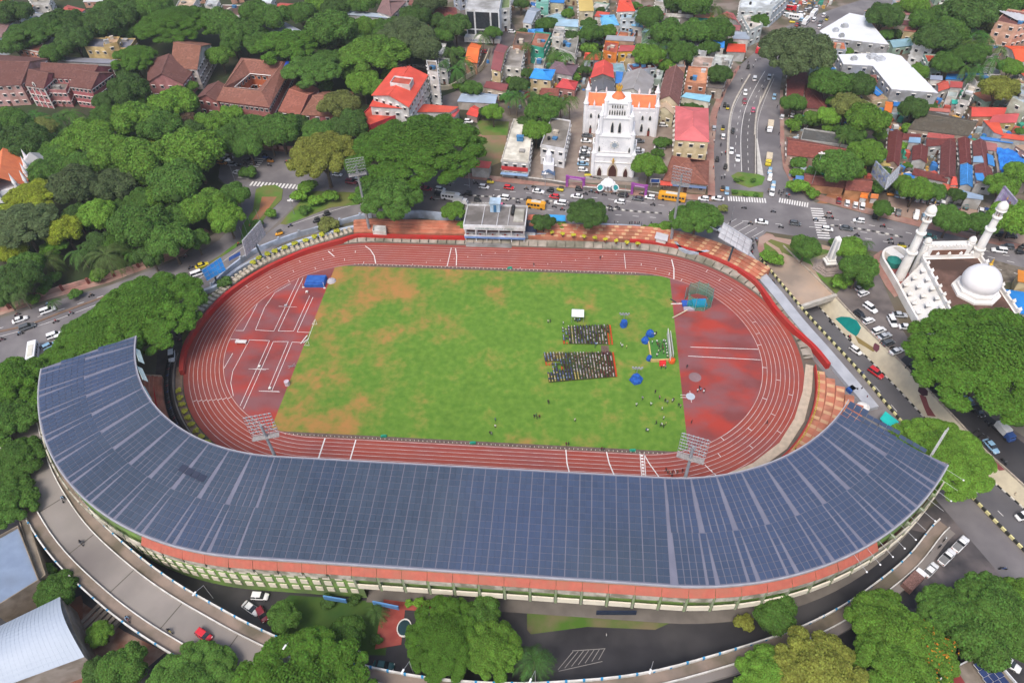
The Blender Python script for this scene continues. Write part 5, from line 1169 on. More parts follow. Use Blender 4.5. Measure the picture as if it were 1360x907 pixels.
# --- houses along the lane behind the church
HS=[('house','cream house with maroon and grey split roof above the lane',[(652,92),(665,95),(675,62),(661,58)],9,'gable',(.62,.5,.3),(.26,.08,.08),2.2,0),
 ('house','maroon sheet roofed low house beside the lane',[(642,116),(672,122),(678,112),(650,108)],5,'gable',(.6,.5,.4),(.22,.06,.06),1.2,0),
 ('open_shed','open shed with curved pale blue grey sheet roof',[(607,135),(658,138),(662,126),(618,121)],4,'gable',(.45,.4,.36),(.34,.42,.52),1,0),
 ('canopy','low red canopy over parked cars near the small lawn',[(619,152),(634,156),(639,145),(630,140)],3,'gable',(.4,.3,.3),(.62,.07,.05),.9,0),
 ('bus_shelter','red roofed roadside shelter at the end of the giant tree',[(625,224),(650,226),(653,215),(633,213)],4,'shed',(.5,.48,.46),(.62,.08,.06),.8,0),
 ('house','white two storey house with grey gabled roof behind green nets',[(694,30),(706,32),(719,13),(707,9)],8,'gable',W1,(.30,.34,.40),2,0),
 ('house','teal walled house at the top of the lane',[(712,6),(728,8),(730,-8),(714,-10)],8,'flat',(.2,.5,.42),(.25,.5,.45),0,0),
 ('house','cream house with bright blue roof sheet at the top',[(730,6),(749,7),(751,-6),(732,-8)],6,'shed',(.62,.58,.42),BLU,1,0),
 ('house','blue tarpaulin topped hut beside the grey gabled house',[(702,12),(710,14),(714,5),(705,3)],5,'flat',W3,(.04,.17,.5),0,0),
 ('house','tall cream house with yellow gabled roof',[(769,15),(789,15),(784,-3),(767,-4)],9,'gable',(.62,.55,.40),(.55,.42,.14),2.5,0),
 ('house','red roofed low house beside the light blue roof',[(789,24),(808,26),(810,17),(793,15)],6,'shed',W1,(.6,.09,.05),.8,0),
 ('house','white house with light blue hipped roof',[(799,34),(823,34),(816,20),(796,20)],6.5,'hip',W1,(.14,.42,.68),1.8,0),
 ('house','tall white house under a big red gabled roof',[(819,16),(844,15),(838,1),(822,0)],9,'hip',W1,(.7,.09,.05),2.2,0),
 ('house','small terraced house with blue balconies below the big red gable',[(824,26),(844,26),(848,16),(828,15)],7,'flat',(.6,.68,.75),(.35,.5,.6),0,0),
 ('house','small light blue roofed annexe beside the narrow street',[(838,36),(854,39),(853,31),(840,30)],4,'shed',W1,(.2,.5,.8),.7,0),
 ('house','pale green house with wide light blue grey roof',[(737,37),(768,39),(768,26),(741,26)],7,'shed',(.42,.55,.47),(.38,.55,.66),1,0),
 ('house','white balconied house below the wide light blue roof',[(733,50),(748,52),(750,38),(737,37)],8,'flat',W1,(.5,.5,.5),0,0),
 ('house','grey terraced house with white railings and black roof slab',[(742,66),(764,74),(769,50),(749,47)],6,'flat',(.6,.6,.58),(.28,.27,.24),0,0),
 ('unfinished_building','unfinished brick building with blue tanks on its roof',[(681,62),(704,64),(710,46),(686,44)],8,'flat',(.42,.22,.15),(.17,.12,.10),0,0),
 ('unfinished_building','unfinished building wrapped in green safety net',[(704,62),(722,66),(732,46),(711,44)],8,'flat',(.05,.35,.25),(.42,.17,.11),0,0),
 ('house','white house with open concrete terrace beside the green net',[(660,88),(692,92),(697,66),(678,64)],6.5,'flat',W1,(.34,.31,.28),0,0),
 ('house','hip roofed house with dusty purple brown roof',[(726,95),(760,101),(769,87),(741,81)],5.5,'hip',W3,(.17,.11,.13),2.4,0),
 ('house','cream house with bright blue hipped roof among palms',[(703,104),(732,107),(738,93),(711,91)],7.5,'hip',(.62,.5,.3),(.035,.27,.68),2,0),
 ('house','crimson roofed house behind the coconut palms',[(737,116),(764,120),(768,109),(752,105)],5,'hip',(.4,.2,.18),(.5,.06,.06),2,0),
 ('house','small brown tiled house under the coconut palms',[(716,126),(742,128),(744,118),(722,117)],4,'gable',W3,(.25,.08,.06),1.4,0),
 ('house','small white house with open roof deck behind the lane palms',[(709,89),(722,90),(725,80),(712,80)],5,'flat',W1,(.3,.28,.27),0,0),
 ('house','orange walled house with red roof band',[(801,69),(819,73),(822,58),(804,56)],7.5,'flat',(.72,.22,.04),(.5,.12,.08),0,0),
 ('house','yellow walled house with pinkish red roof',[(820,71),(847,70),(849,61),(824,60)],7,'shed',(.7,.42,.06),(.5,.09,.09),.8,0),
 ('house','low cream house at the foot of the yellow walled house',[(830,80),(845,81),(847,72),(832,71)],5,'flat',(.62,.5,.3),(.18,.12,.1),0,0),
 ('long_shed','long weathered grey tin roof above the orange house',[(804,55),(842,57),(844,49),(806,47)],8,'shed',(.45,.33,.22),(.36,.37,.38),.6,0),
 ('red_church_hall','red roofed hall standing close behind the white church',[(784,104),(816,104),(814,86),(790,84)],9,'gable',(.2,.2,.2),(.64,.08,.06),2,1),
 ('dark_hall','dark grey hall with white ridge behind the white church',[(785,124),(816,126),(816,101),(786,101)],7,'gable',W3,(.13,.13,.14),2.2,1),
 ('lean_to','blue sheeted lean-to between the dark hall and the grey gabled hall',[(817,112),(825,113),(828,96),(818,95)],6,'shed',W3,(.05,.22,.6),.6,0),
 ('grey_gabled_hall','large hall with light grey gabled roof behind the church',[(819,121),(862,134),(869,104),(832,96)],8,'gable',(.6,.58,.52),(.33,.31,.30),3.4,1),
 ('tiled_hall','long dark brown tiled hall right of the church',[(873,134),(902,141),(909,98),(884,94)],8,'gable',(.6,.52,.38),(.22,.10,.085),3.4,1),
 ('gabled_house','cream gabled chapel house beside the church',[(869,146),(895,153),(899,139),(874,133)],6,'gable',(.66,.60,.42),(.55,.42,.3),2.4,1),
 ('house','small cream house with red awning between church and long hall',[(868,146),(877,148),(880,134),(871,132)],7,'gable',(.66,.60,.42),(.6,.5,.36),2,1),
 ('pale_house','narrow green edged house behind the long brown hall',[(866,106),(878,108),(881,96),(870,95)],6,'flat',(.4,.5,.45),(.45,.5,.48),0,0),
 ('pink_roofed_hall','cream hall with broad pink red hipped roof by the avenue',[(896,186),(942,189),(941,144),(897,141)],9,'hip',(.66,.55,.34),(.62,.15,.15),2.5,1),
 ('shop','shop building with light blue roof and dark shop windows',[(904,131),(942,138),(945,127),(911,123)],6,'shed',(.7,.66,.55),(.28,.58,.72),.8,0),
 ('house','orange terracotta walled house with a flat orange roof',[(910,111),(938,114),(940,92),(914,90)],8,'flat',(.5,.22,.13),(.62,.28,.15),0,0),
 ('house','weathered grey lean-to beside the orange terracotta house',[(936,117),(960,120),(963,108),(940,107)],4.5,'shed',(.4,.35,.3),(.16,.14,.13),.6,0),
 ('house','white and coral roofed house complex near the avenue bend',[(918,90),(944,92),(948,78),(922,76)],7,'flat',W1,(.55,.4,.34),0,0),
 ('house','white flat roofed house facing the avenue bend',[(944,93),(966,97),(974,76),(950,74)],6,'flat',(.62,.66,.64),(.5,.52,.5),0,0),
 ('house','white house with blue tarpaulin arched roof',[(938,60),(962,64),(962,54),(938,52)],8,'gable',W1,(.04,.23,.62),1,0),
 ('house','pale grey house left of the blue tarpaulin arch',[(918,68),(938,71),(941,55),(919,53)],7,'flat',(.6,.62,.66),(.5,.52,.56),0,0),
 ('market_tent','bright red orange tarpaulin roof at the avenue corner',[(964,71),(990,72),(990,59),(967,58)],4,'shed',W3,(.75,.07,.02),.8,0),
 ('house','blue grey roofed shop row near the bus',[(973,54),(995,55),(996,43),(974,42)],5,'shed',W1,(.36,.42,.50),.8,0),
 ('house','maroon walled house with old flat roof',[(873,36),(921,37),(923,22),(876,20)],6,'flat',(.42,.08,.07),(.22,.2,.18),0,0),
 ('house','dark flat roofed house behind the maroon house',[(884,20),(920,22),(921,10),(886,9)],7,'flat',W1,(.16,.14,.12),0,0),
 ('house','turquoise house with orange roof edge',[(922,25),(948,27),(948,17),(923,16)],6,'shed',(.05,.42,.36),(.7,.25,.12),.8,0),
 ('house','long pink roofed house in the trees',[(955,20),(968,24),(985,36),(974,18)],5,'gable',W3,(.38,.10,.10),1.2,0),
 ('house','low pink roofed house below the long pink roof',[(968,42),(982,43),(984,34),(970,33)],5,'shed',W3,(.36,.12,.12),.8,0),
 ('white_block','white block with curved roof at the avenue',[(985,22),(998,20),(1013,34),(996,42)],8,'flat',(.6,.66,.64),(.72,.66,.6),0,0),
 ('large_building','large white building with broad flat roof at the top',[(982,12),(1026,13),(1048,-6),(986,-12)],9,'flat',(.62,.68,.72),(.62,.66,.68),0,0),
 ('house','white and blue house at the top of the frame',[(870,4),(884,5),(886,-6),(872,-7)],6,'flat',W1,(.5,.5,.5),0,0)]
for nm,lb,q,h,rf,wc,rcol,rh,ax in HS:
 tile=nm in ('tiled_hall',) or 'tiled' in lb
 bld(nm,lb,q,h,rf,wc,rcol,rh or 1,axis=ax,rm=M_tile if tile else None,step=3.4,over=.3 if rf != 'flat' else 0,tank=1 if rf == 'flat' and wrand.random() < .5 else 0,lm=None,win=nm not in ('canopy','open_shed','long_shed','lean_to','market_tent','bus_shelter'),cat='shelter' if nm in ('canopy','bus_shelter','market_tent') else 'house')
for nm_,pxy in (('grey gabled hall',(845,113)),('long brown hall',(890,118)),('pink roofed hall',(920,165)),('blue hipped house',(720,98)),('orange walled house',(811,64)),('yellow gabled house',(778,8)),('blue tarpaulin arch',(950,58)),('red tarpaulin roof',(977,64)),('light blue shop',(925,130)),('maroon walled house',(898,28)),('purple brown roof',(747,90)),('turquoise house',(935,20)),('roadside red shelter',(640,220))):
 LANDMARKS.append((nm_,G(*pxy,5)))
# lattice scaffold in front of the large white building
def scaffold():
 a,b=G(1018,30),G(1048,2); mb=MB(); n=7
 for i in range(n + 1):
  x,y=a[0] + (b[0] - a[0])*i/n,a[1] + (b[1] - a[1])*i/n
  for d in (0,2.5): mb.tube((x + d,y,0),(x + d,y,10),.14,4)
  for z in (2.5,5,7.5,10): mb.tube((x,y,z),(x + 2.5,y,z),.1,4)
 for z in (2.5,5,7.5,10):
  for d in (0,2.5): mb.tube((a[0] + d,a[1],z),(b[0] + d,b[1],z),.12,4)
 for i in range(n):
  p=lambda k,z: (a[0] + (b[0] - a[0])*k/n,a[1] + (b[1] - a[1])*k/n,z); mb.tube(p(i,0),p(i + 1,5),.1,4); mb.tube(p(i + 1,5),p(i,10),.1,4)
 solid('scaffold',mb,mat('grey_steel',(.35,.36,.38),metal=.3,rough=.5),'grey steel scaffold tower before the large white building','scaffold')
scaffold()
# --- right of the avenue
def big_white(lab,q,h,lmk):
 return bld('market_building',lab,q,h,'flat',(.36,.37,.39),(1,1,1),rm=mat('white_sheet_roof',(.72,.73,.76),(.64,.66,.69),s=.15,rough=.5),para=.15,fl=2,step=4.5,lm=lmk,cat='building',trimcol=(.8,.8,.82))
big_white('grey market building with glaring white roof beside the avenue',[(1103,51),(1181,60),(1149,22),(1128,18),(1088,42)],7.5,'white roof by the avenue')
big_white('larger grey market building with glaring white roof and ducts',[(1120,86),(1113,73),(1180,71),(1197,75),(1246,124),(1184,119),(1159,88)],8,'larger white roof')
for i,(x,y,s) in enumerate(((1122,34,3),(1118,47,2.2),(1134,79,2.4),(1158,76,4),(1168,79,4),(1110,40,2.5))):
 a=G(x,y,8.5); mb=MB(); mb.box(0,0,0,s,s*.7,1.4,.3); mb.box(0,0,1.4,s*.6,s*.4,.5,.3); solid_=put('roof_unit',mb.mesh('roof_unit',M_slab),None,loc=(a[0],a[1],7.55 if y < 60 else 8.05),label=['grey plant room on the avenue market roof','small grey vent box on the avenue market roof','grey vent box at the left end of the larger market roof','tangled grey duct unit between the two white roofs','second grey duct unit between the two white roofs','narrow grey vent box at the roof edge by the avenue'][i],cat='roof unit',color=(.5,.52,.55))
mb=MB(); p=pxpoly([(1128,101),(1143,94),(1173,124),(1166,128)],4); mb.prism(p,3.9,4.05); solid('awning',mb,mat('blue_awning',BLU,(.02,.15,.45),s=.5),'long bright blue awning along the side of the larger market building','awning')
RH=[('house','white three storey house with open balconies behind the market',[(1213,60),(1238,66),(1243,59),(1217,50)],9,'flat',(.72,.72,.72),(.62,.6,.56),0,0),
 ('house','white house with pale red and blue roof behind the tall tree',[(1188,22),(1219,22),(1222,15),(1193,14)],6,'shed',W1,(.45,.2,.2),.8,0),
 ('house','dark maroon roofed house with a blue tarpaulin corner',[(1187,35),(1215,36),(1221,28),(1193,27)],6,'shed',(.5,.42,.36),(.16,.06,.06),.8,0),
 ('house','cream and green house below the maroon roofed house',[(1199,43),(1215,45),(1222,35),(1204,34)],5.5,'shed',(.6,.48,.28),(.42,.15,.12),.8,0),
 ('house','small blue grey roofed house in the palm grove',[(1261,66),(1278,67),(1281,57),(1264,56)],5,'shed',(.5,.56,.62),(.38,.46,.56),.8,0),
 ('house','flat roofed grey house beside the palm grove',[(1294,72),(1326,74),(1330,62),(1300,61)],5,'flat',W1,(.24,.18,.16),0,0),
 ('house','bright orange red roofed house at the far edge',[(1350,83),(1380,80),(1385,62),(1334,61)],5,'gable',W1,(.72,.11,.04),1.8,0),
 ('shed','blue sheet shed behind the cream flats',[(1255,107),(1278,108),(1280,99),(1258,98)],4,'shed',W3,BLU,.6,0),
 ('shed','long deep blue sheet shed behind the dark slab house',[(1280,106),(1310,105),(1312,98),(1282,97)],4,'shed',W3,(.02,.09,.3),.6,0),
 ('house','pale blue roofed house beside the market building',[(1234,108),(1251,109),(1252,101),(1236,100)],5,'shed',W1,(.36,.42,.55),.8,0),
 ('house','red roofed house behind the larger market building',[(1246,122),(1262,117),(1254,107),(1243,112)],5,'gable',W1,(.5,.09,.06),1.2,0),
 ('house','pinkish red roofed low house beside the white balcony house',[(1261,118),(1277,119),(1279,109),(1262,108)],5,'shed',W3,(.5,.1,.09),.7,0),
 ('house','white house with dark brown slab roof in the market quarter',[(1296,111),(1322,110),(1328,101),(1290,102)],6,'flat',W1,(.13,.11,.08),0,0),
 ('house','narrow white balcony house with dark stair gap',[(1274,134),(1286,137),(1296,117),(1284,113)],8,'flat',(.55,.52,.5),(.16,.18,.14),0,0),
 ('house','pale grey flat house before the larger market building',[(1257,130),(1270,131),(1272,123),(1259,122)],4,'flat',W1,(.45,.52,.5),0,0),
 ('stall','small sea green canopy in the market yard',[(1264,138),(1276,139),(1275,133),(1263,132)],3,'gable',W3,(.04,.45,.36),.6,0),
 ('house','pale green flats with red window boards at the edge',[(1343,131),(1365,142),(1380,120),(1352,112)],9,'flat',(.55,.6,.5),(.38,.45,.5),0,0),
 ('long_hall','long dark mossy roofed hall in the market quarter',[(1206,171),(1287,181),(1300,162),(1230,147)],5,'gable',(.4,.32,.26),(.11,.095,.07),2.6,0),
 ('long_shed','long salmon roof strip behind the mossy hall',[(1232,148),(1262,151),(1262,145),(1231,143)],5,'shed',W3,(.6,.2,.15),.4,0),
 ('shed','long blue sheet lean-to below the mossy hall',[(1213,174),(1290,185),(1291,180),(1214,169)],3.5,'shed',W3,(.06,.25,.6),.4,0),
 ('market_hall','wide coral red roofed market hall',[(1290,155),(1333,155),(1336,143),(1287,142)],5,'gable',(.5,.3,.2),(.55,.07,.05),1.6,0),
 ('market_hall','pinkish red roofed hall joined to the coral market hall',[(1312,164),(1350,163),(1353,150),(1322,152)],4.5,'gable',(.5,.38,.15),(.48,.09,.09),1.4,0),
 ('long_shed','slanting bright red roof running down the market lane',[(1319,178),(1333,183),(1326,160),(1306,160)],4.5,'shed',W3,(.68,.10,.05),.7,0),
 ('long_shed','bright red roof strip at the market edge',[(1328,185),(1385,192),(1385,184),(1334,177)],4.5,'shed',W3,(.68,.10,.05),.6,0),
 ('long_shed','long blue roof strip below the bright red strip',[(1300,186),(1345,192),(1346,187),(1302,181)],3.5,'shed',W3,(.07,.24,.6),.4,0),
 ('market_row','long dark maroon market roof with pale ridge nearest the tall trees',[(1177,216),(1194,222),(1200,177),(1180,176)],4.5,'gable',(.4,.3,.25),MAR,1.5,1),
 ('market_row','short maroon roof joining the two long market roofs',[(1198,186),(1222,186),(1222,178),(1199,177)],4.5,'gable',W3,MAR,1,0),
 ('market_row','small square maroon roof in the middle of the market court',[(1211,213),(1231,217),(1233,196),(1212,194)],4,'gable',W3,MAR,1.2,1),
 ('market_row','broad maroon roof behind the inner market court',[(1230,195),(1268,192),(1268,184),(1228,184)],4.5,'gable',W3,MAR,1.2,0),
 ('market_row','tall maroon roof strip beside the inner market court',[(1248,236),(1269,242),(1270,190),(1250,188)],4.5,'gable',W3,(.16,.05,.045),1.4,1),
 ('market_row','low maroon roof strip in front of the inner market court',[(1211,232),(1258,243),(1259,235),(1214,223)],4,'gable',W3,MAR,1,0),
 ('market_row','pink sheet roof above the broad maroon market roof',[(1230,184),(1266,187),(1268,180),(1233,176)],5,'shed',W3,(.52,.12,.1),.5,0),
 ('market_row','narrow maroon roof between white sheets',[(1275,218),(1290,219),(1288,185),(1272,184)],4.5,'gable',W3,MAR,1.1,1),
 ('market_row','maroon roof with blue and white skylight patches',[(1296,243),(1322,246),(1309,188),(1291,188)],4.5,'gable',W3,(.18,.06,.055),1.3,1),
 ('market_row','bright blue sheet roof with raised ridge in the market',[(1275,246),(1292,249),(1292,220),(1275,218)],4,'gable',W3,BLU2,.9,1),
 ('stall','small blue sheet roof over a stall by the maroon rows',[(1297,240),(1308,242),(1306,230),(1295,230)],5.4,'shed',W3,BLU2,.3,0),
 ('stall','light blue sheet patch above the maroon market row',[(1292,216),(1306,217),(1306,207),(1293,208)],5.6,'shed',W3,LBL,.3,0),
 ('stall','blue sheet roof squeezed beside the concrete frame',[(1312,219),(1321,222),(1319,207),(1311,204)],5.6,'shed',W3,BLU2,.3,0),
 ('stall','blue roofed stall in the market behind the car park',[(1198,238),(1214,240),(1215,231),(1200,230)],3.5,'shed',W3,BLU,.4,0),
 ('stall','small green and blue roofed stall near the white billboard',[(1196,249),(1209,251),(1212,244),(1198,242)],3.5,'shed',W3,(.03,.17,.5),.4,0),
 ('stall','light blue stall roof beside the lone market tree',[(1206,190),(1222,191),(1223,183),(1208,182)],5,'shed',W3,LBL,.3,0),
 ('stall','pale yellow sheeted stall beside the first long market roof',[(1166,221),(1182,222),(1184,212),(1167,211)],4,'shed',W3,(.55,.42,.14),.4,0),
 ('stall','blue sheet stall at the end of the market trees',[(1161,214),(1176,214),(1176,207),(1163,206)],4,'shed',W3,(.05,.22,.55),.4,0),
 ('stall','coral sheet stall between trees and market',[(1165,206),(1178,207),(1179,199),(1168,199)],4,'shed',W3,(.55,.12,.07),.4,0),
 ('stall','long pale blue grey roof along the parked cars',[(1281,264),(1305,267),(1306,260),(1279,253)],4,'shed',W3,(.32,.42,.55),.5,0),
 ('stall','pale roofed stall with blue side behind the car park',[(1258,260),(1282,262),(1280,253),(1259,250)],4,'shed',W3,(.16,.38,.62),.5,0),
 ('stall','coral roofed stall beneath the tall market roof strip',[(1254,254),(1272,257),(1272,248),(1252,243)],4,'shed',W3,(.6,.14,.08),.5,0),
 ('stall','small red pyramid roof beside the tall market strip',[(1262,246),(1272,246),(1271,236),(1263,235)],5,'hip',W3,(.6,.09,.06),1.6,0),
 ('house','weathered pink roofed shed near the concrete frame',[(1306,200),(1326,203),(1324,191),(1307,188)],4,'shed',W3,(.42,.16,.14),.5,0),
 ('old_warehouse','long rusty red tiled warehouse with pale patches',[(1045,206),(1128,215),(1133,199),(1044,182)],4.5,'gable',(.45,.3,.25),(.25,.075,.055),2.2,0),
 ('ruined_house','roofless grey ruin behind the rusty warehouse',[(1063,187),(1132,196),(1135,182),(1067,172)],4,'flat',(.42,.42,.4),(.12,.12,.11),0,0),
 ('old_warehouse','rusty roofed low row beside the red earth lot',[(1067,244),(1122,250),(1124,238),(1068,230)],3.5,'gable',(.55,.28,.15),(.25,.09,.07),1.2,0),
 ('old_warehouse','rusty roofed shed at the end of the red earth lot',[(1122,252),(1157,255),(1158,238),(1124,236)],4,'gable',(.5,.25,.12),(.27,.09,.07),1.5,0),
 ('stall','small blue roofed booth at the corner of the red earth lot',[(1056,240),(1067,241),(1068,234),(1057,233)],3,'shed',W1,(.12,.28,.6),.4,0),
 ('stall','orange canopy stall at the end of the rusty shed',[(1142,262),(1152,264),(1153,256),(1143,255)],2.6,'gable',W3,(.75,.2,.03),.7,0),
 ('stall','smaller orange canopy beside the orange stall',[(1156,263),(1166,264),(1167,258),(1157,257)],2.4,'gable',W3,(.6,.2,.06),.6,0),
 ('tiled_house','dark red tiled low building beside the great dark tree',[(1044,131),(1066,133),(1072,97),(1046,95)],4.5,'shed',(.4,.3,.25),(.20,.05,.045),1,0),
 ('tiled_house','second dark red tiled roof behind the avenue trees',[(1068,143),(1099,146),(1094,106),(1070,100)],4.5,'hip',(.4,.3,.25),(.17,.05,.045),1.4,0),
 ('shed','small coral roof between the trees and the mossy hall',[(1173,168),(1183,172),(1183,160),(1175,157)],3.5,'shed',W3,(.6,.09,.07),.5,0),
 ('shelter','orange red hut beside the market trees',[(1174,148),(1184,150),(1186,136),(1176,135)],4,'gable',W3,(.72,.2,.03),.8,0),
 ('stall','blue stall beside the orange red hut',[(1186,142),(1196,143),(1197,136),(1187,135)],3.5,'shed',W3,BLU,.4,0)]
for nm,lb,q,h,rf,wc,rcol,rh,ax in RH:
 tile='tiled' in lb or 'market_row' in nm or 'mossy' in lb or 'rusty' in lb
 bld(nm,lb,q,h,rf,wc,rcol,rh or 1,axis=ax,rm=M_tile if tile else None,step=3.6,over=.3 if rf != 'flat' else 0,tank=1 if rf == 'flat' and h > 5 else 0,win=nm not in ('stall','long_shed','shed','shelter') and h > 4.2,cat={'stall': 'stall','shed': 'shed','long_shed': 'shed','market_row': 'market hall','old_warehouse': 'warehouse'}.get(nm,'house'))
for nm_,pxy in (('rusty patched warehouse',(1088,198)),('mossy market hall',(1255,165)),('coral market hall',(1312,148)),('white balcony house',(1228,60)),('inner market court',(1242,210)),('bright orange red roof',(1352,70)),('pale green flats',(1352,130)),('dark red tiled roofs',(1060,112)),('blue ridged market roof',(1283,232)),('orange canopy stalls',(1152,260)),('grey house by the palm grove',(1312,68))):
 LANDMARKS.append((nm_,G(*pxy,4)))
bld('apartment_block','pink apartment block with rows of solar panels on its roof',[(1322,30),(1352,36),(1400,24),(1338,14)],14,'flat',(.62,.38,.28),(.25,.1,.09),fl=4,step=3,lm='pink apartment block',cat='building')
for i in range(6):
 a=G(1340 + i*5,20 + i*.7,15.5); mb=MB(); mb.box(a[0],a[1],15.2,1.1,12,.1,.35); mb.tube((a[0],a[1] - 3,14.1),(a[0],a[1] - 3,15.2),.06,4); mb.tube((a[0],a[1] + 3,14.1),(a[0],a[1] + 3,15.2),.06,4); solid('solar_row',mb,mat('pale_solar',(.5,.5,.52)),'pale solar panel row on the pink apartment roof','solar panel',group='solar rows on the pink apartment block')
# concrete frame with blue tarpaulin
def frame_b():
 q=pxpoly([(1330,243),(1362,243),(1362,203),(1322,200)],4); t=thing('covered_building','grey concrete frame building covered by a crumpled blue tarpaulin','building',(q[0][0],q[0][1],0)); mb=MB(); mb.sweep(q + [q[0]],1.6,0,4.2); part(t,'frame',mb,M_conc)
 g=np.random.default_rng(4); mb=MB(); n=9; A,B=Vector(q[0]),Vector(q[1]); D,C=Vector(q[3]),Vector(q[2]); idx={}
 for i in range(n):
  for j in range(n):
   u,v=i/(n - 1),j/(n - 1); p=A.lerp(B,u).lerp(D.lerp(C,u),v); idx[i,j]=len(mb.v); mb.v.append((p.x,p.y,4.3 + g.uniform(0,1.1)))
 for i in range(n - 1):
  for j in range(n - 1): mb.f.append((idx[i,j],idx[i + 1,j],idx[i + 1,j + 1],idx[i,j + 1])); mb.m.append(0)
 part(t,'tarpaulin',mb,mat('blue_tarp_light',(.03,.22,.62),(.02,.14,.5),s=.6))
frame_b()
# --- near the main road, left of the church
bld('shop_house','flat roofed shop with white roof and red shop band',[(666,214),(702,217),(709,163),(682,160)],7,'flat',(.5,.5,.52),(.72,.68,.58),fl=2,step=3,lm='white roofed shop with the red band',trimcol=(.66,.62,.56))
mb=MB(); p=pxpoly([(666,222),(701,225)],4.5); mb.sweep(p,.4,3.4,4.9); solid('shop_band',mb,mat('red_band',(.5,.04,.04)),'red fascia board across the white roofed shop','sign')
mb=MB(); p=pxpoly([(665,229),(701,232)],3); mb.sweep(p,1.6,2.5,2.7); solid('shop_awning',mb,mat('blue_awning_pale',(.25,.4,.6)),'pale blue awning below the red shop fascia','awning')
bld('parish_house','white two storey parish house with open roof terrace',[(718,194),(750,200),(758,162),(732,158)],8,'flat',(.72,.72,.74),(.30,.27,.24),fl=2,step=3,lm='white parish house',tank=1)
bld('clay_hall','large brown tiled pyramid roofed hall facing the main road',[(880,240),(941,246),(942,214),(892,207)],4.5,'hip',(.4,.3,.22),(.25,.10,.07),5,rm=M_tile,lm='brown pyramid roof')
mb=MB(); p=pxpoly([(877,246),(893,247),(893,241),(877,240)],4); mb.prism(p,3.9,4.05); solid('awning',mb,mat('coral_awning2',(.62,.09,.06)),'coral red awning at the front corner of the brown pyramid roof','awning')
mb=MB(); p=pxpoly([(893,247),(938,251),(938,246),(893,243)],3.5); mb.prism(p,3.4,3.55); solid('awning',mb,mat('blue_grey_awning',(.14,.2,.34)),'long blue grey shop awning along the main road','awning')
for (q,c,l) in (([(672,308),(716,312),(716,318),(672,314)],(.05,.06,.1),0),):
 pass
bld('ticket_shed','orange roofed booth behind the pavilion',[(700,293),(723,294),(723,286),(702,285)],3,'shed',W2,(.65,.17,.08),.4,win=False,cat='booth')
bld('ticket_shed','bright blue roofed booth beside the orange roofed booth',[(728,294),(751,295),(751,286),(729,285)],3,'shed',W2,(.05,.35,.72),.4,win=False,cat='booth')
bld('store_shed','small grey shed with black roof beside the pavilion',[(694,309),(713,310),(712,301),(696,300)],3,'shed',W2,(.02,.03,.07),.5,win=False,cat='shed')
bld('guard_hut','white roofed hut at the foot of the eastern floodlight',[(869,318),(886,322),(888,312),(872,308)],3,'shed',W1,(.6,.58,.6),.5,win=False,cat='hut')
bld('guard_hut','white box hut at the foot of the western floodlight',[(495,309),(513,310),(513,302),(496,301)],2.6,'flat',W1,(.66,.66,.66),win=False,cat='hut')
bld('guard_hut','turquoise roofed hut beside the end of the solar roof',[(1168,557),(1182,571),(1194,560),(1176,546)],3,'shed',W2,(.02,.52,.46),.4,win=False,cat='hut')
# --- lower left: court with pale roof, arched metal hall
bld('court_house','pale blue sheet roofed building with mossy concrete frame',[(-14,722),(26,700),(54,772),(-10,812)],7,'flat',(.32,.26,.2),(.20,.26,.36),para=.9,win=False,rm=M_shee,lm='pale blue roofed building',cat='building')
bld('annexe','mossy grey strip building beside the pale blue roof',[(26,692),(38,690),(62,764),(52,772)],6.5,'flat',(.28,.23,.17),(.26,.22,.17),para=.5,win=False,cat='building')
def archhall():
 h=8; A0,A1,B0,B1=[Vector((*G(x,y,h),h)) for x,y in ((-40,850),(-60,935),(80,792),(112,872))]
 t=thing('arched_hall','large hall with smooth arched blue grey metal roof','building',((A0.x + B1.x)/2,(A0.y + B1.y)/2,0)); LANDMARKS.append(('arched metal roof',(A0.x,A0.y))); n=16
 rib=[]
 for e0,e1 in ((A0,A1),(B0,B1)):
  pass
 for k in range(n):
  mb=MB()
  u0,u1=k/n,(k + 1)/n
  def pt(a,b,u): p=a.lerp(b,u); return Vector((p.x,p.y,p.z + 3.2*math.sin(math.pi*u)))
  mb.add([pt(A0,A1,u0),pt(A0,A1,u1),pt(B0,B1,u1),pt(B0,B1,u0)],[(0,3,2,1)]); rebase(mb,*at(t)); rib += [mb]
 mb=MB()
 for r in rib: mb.add(r.v,[(0,3,2,1)])
 put('roof',mb.mesh('roof',mat('metal_roof',(.34,.39,.46),(.38,.43,.50),s=.1,rough=.5),False),t)
 sm=MB()
 for k in range(1,26):
  f=k/26; 
  for j in range(n): u0,u1=j/n,(j + 1)/n; a,b=pt(A0,A1,u0).lerp(pt(B0,B1,u0),f),pt(A0,A1,u1).lerp(pt(B0,B1,u1),f); sm.tube(a + Vector((0,0,.01)),b + Vector((0,0,.01)),.02,3)
 part(t,'seam',sm,mat('seam_metal',(.33,.38,.45)),kind='stuff')
 mb=MB(); mb.prism([(p.x,p.y) for p in (A0,A1,B1,B0)],0,7.9); part(t,'wall',mb,M_wallp,color=(.35,.3,.26))
archhall()
sheet('brick_yard',[(84,800),(108,790),(125,870),(115,920),(60,920),(112,872)],.03,mat('rust_ground',(.24,.09,.05),(.14,.07,.05),s=.3))
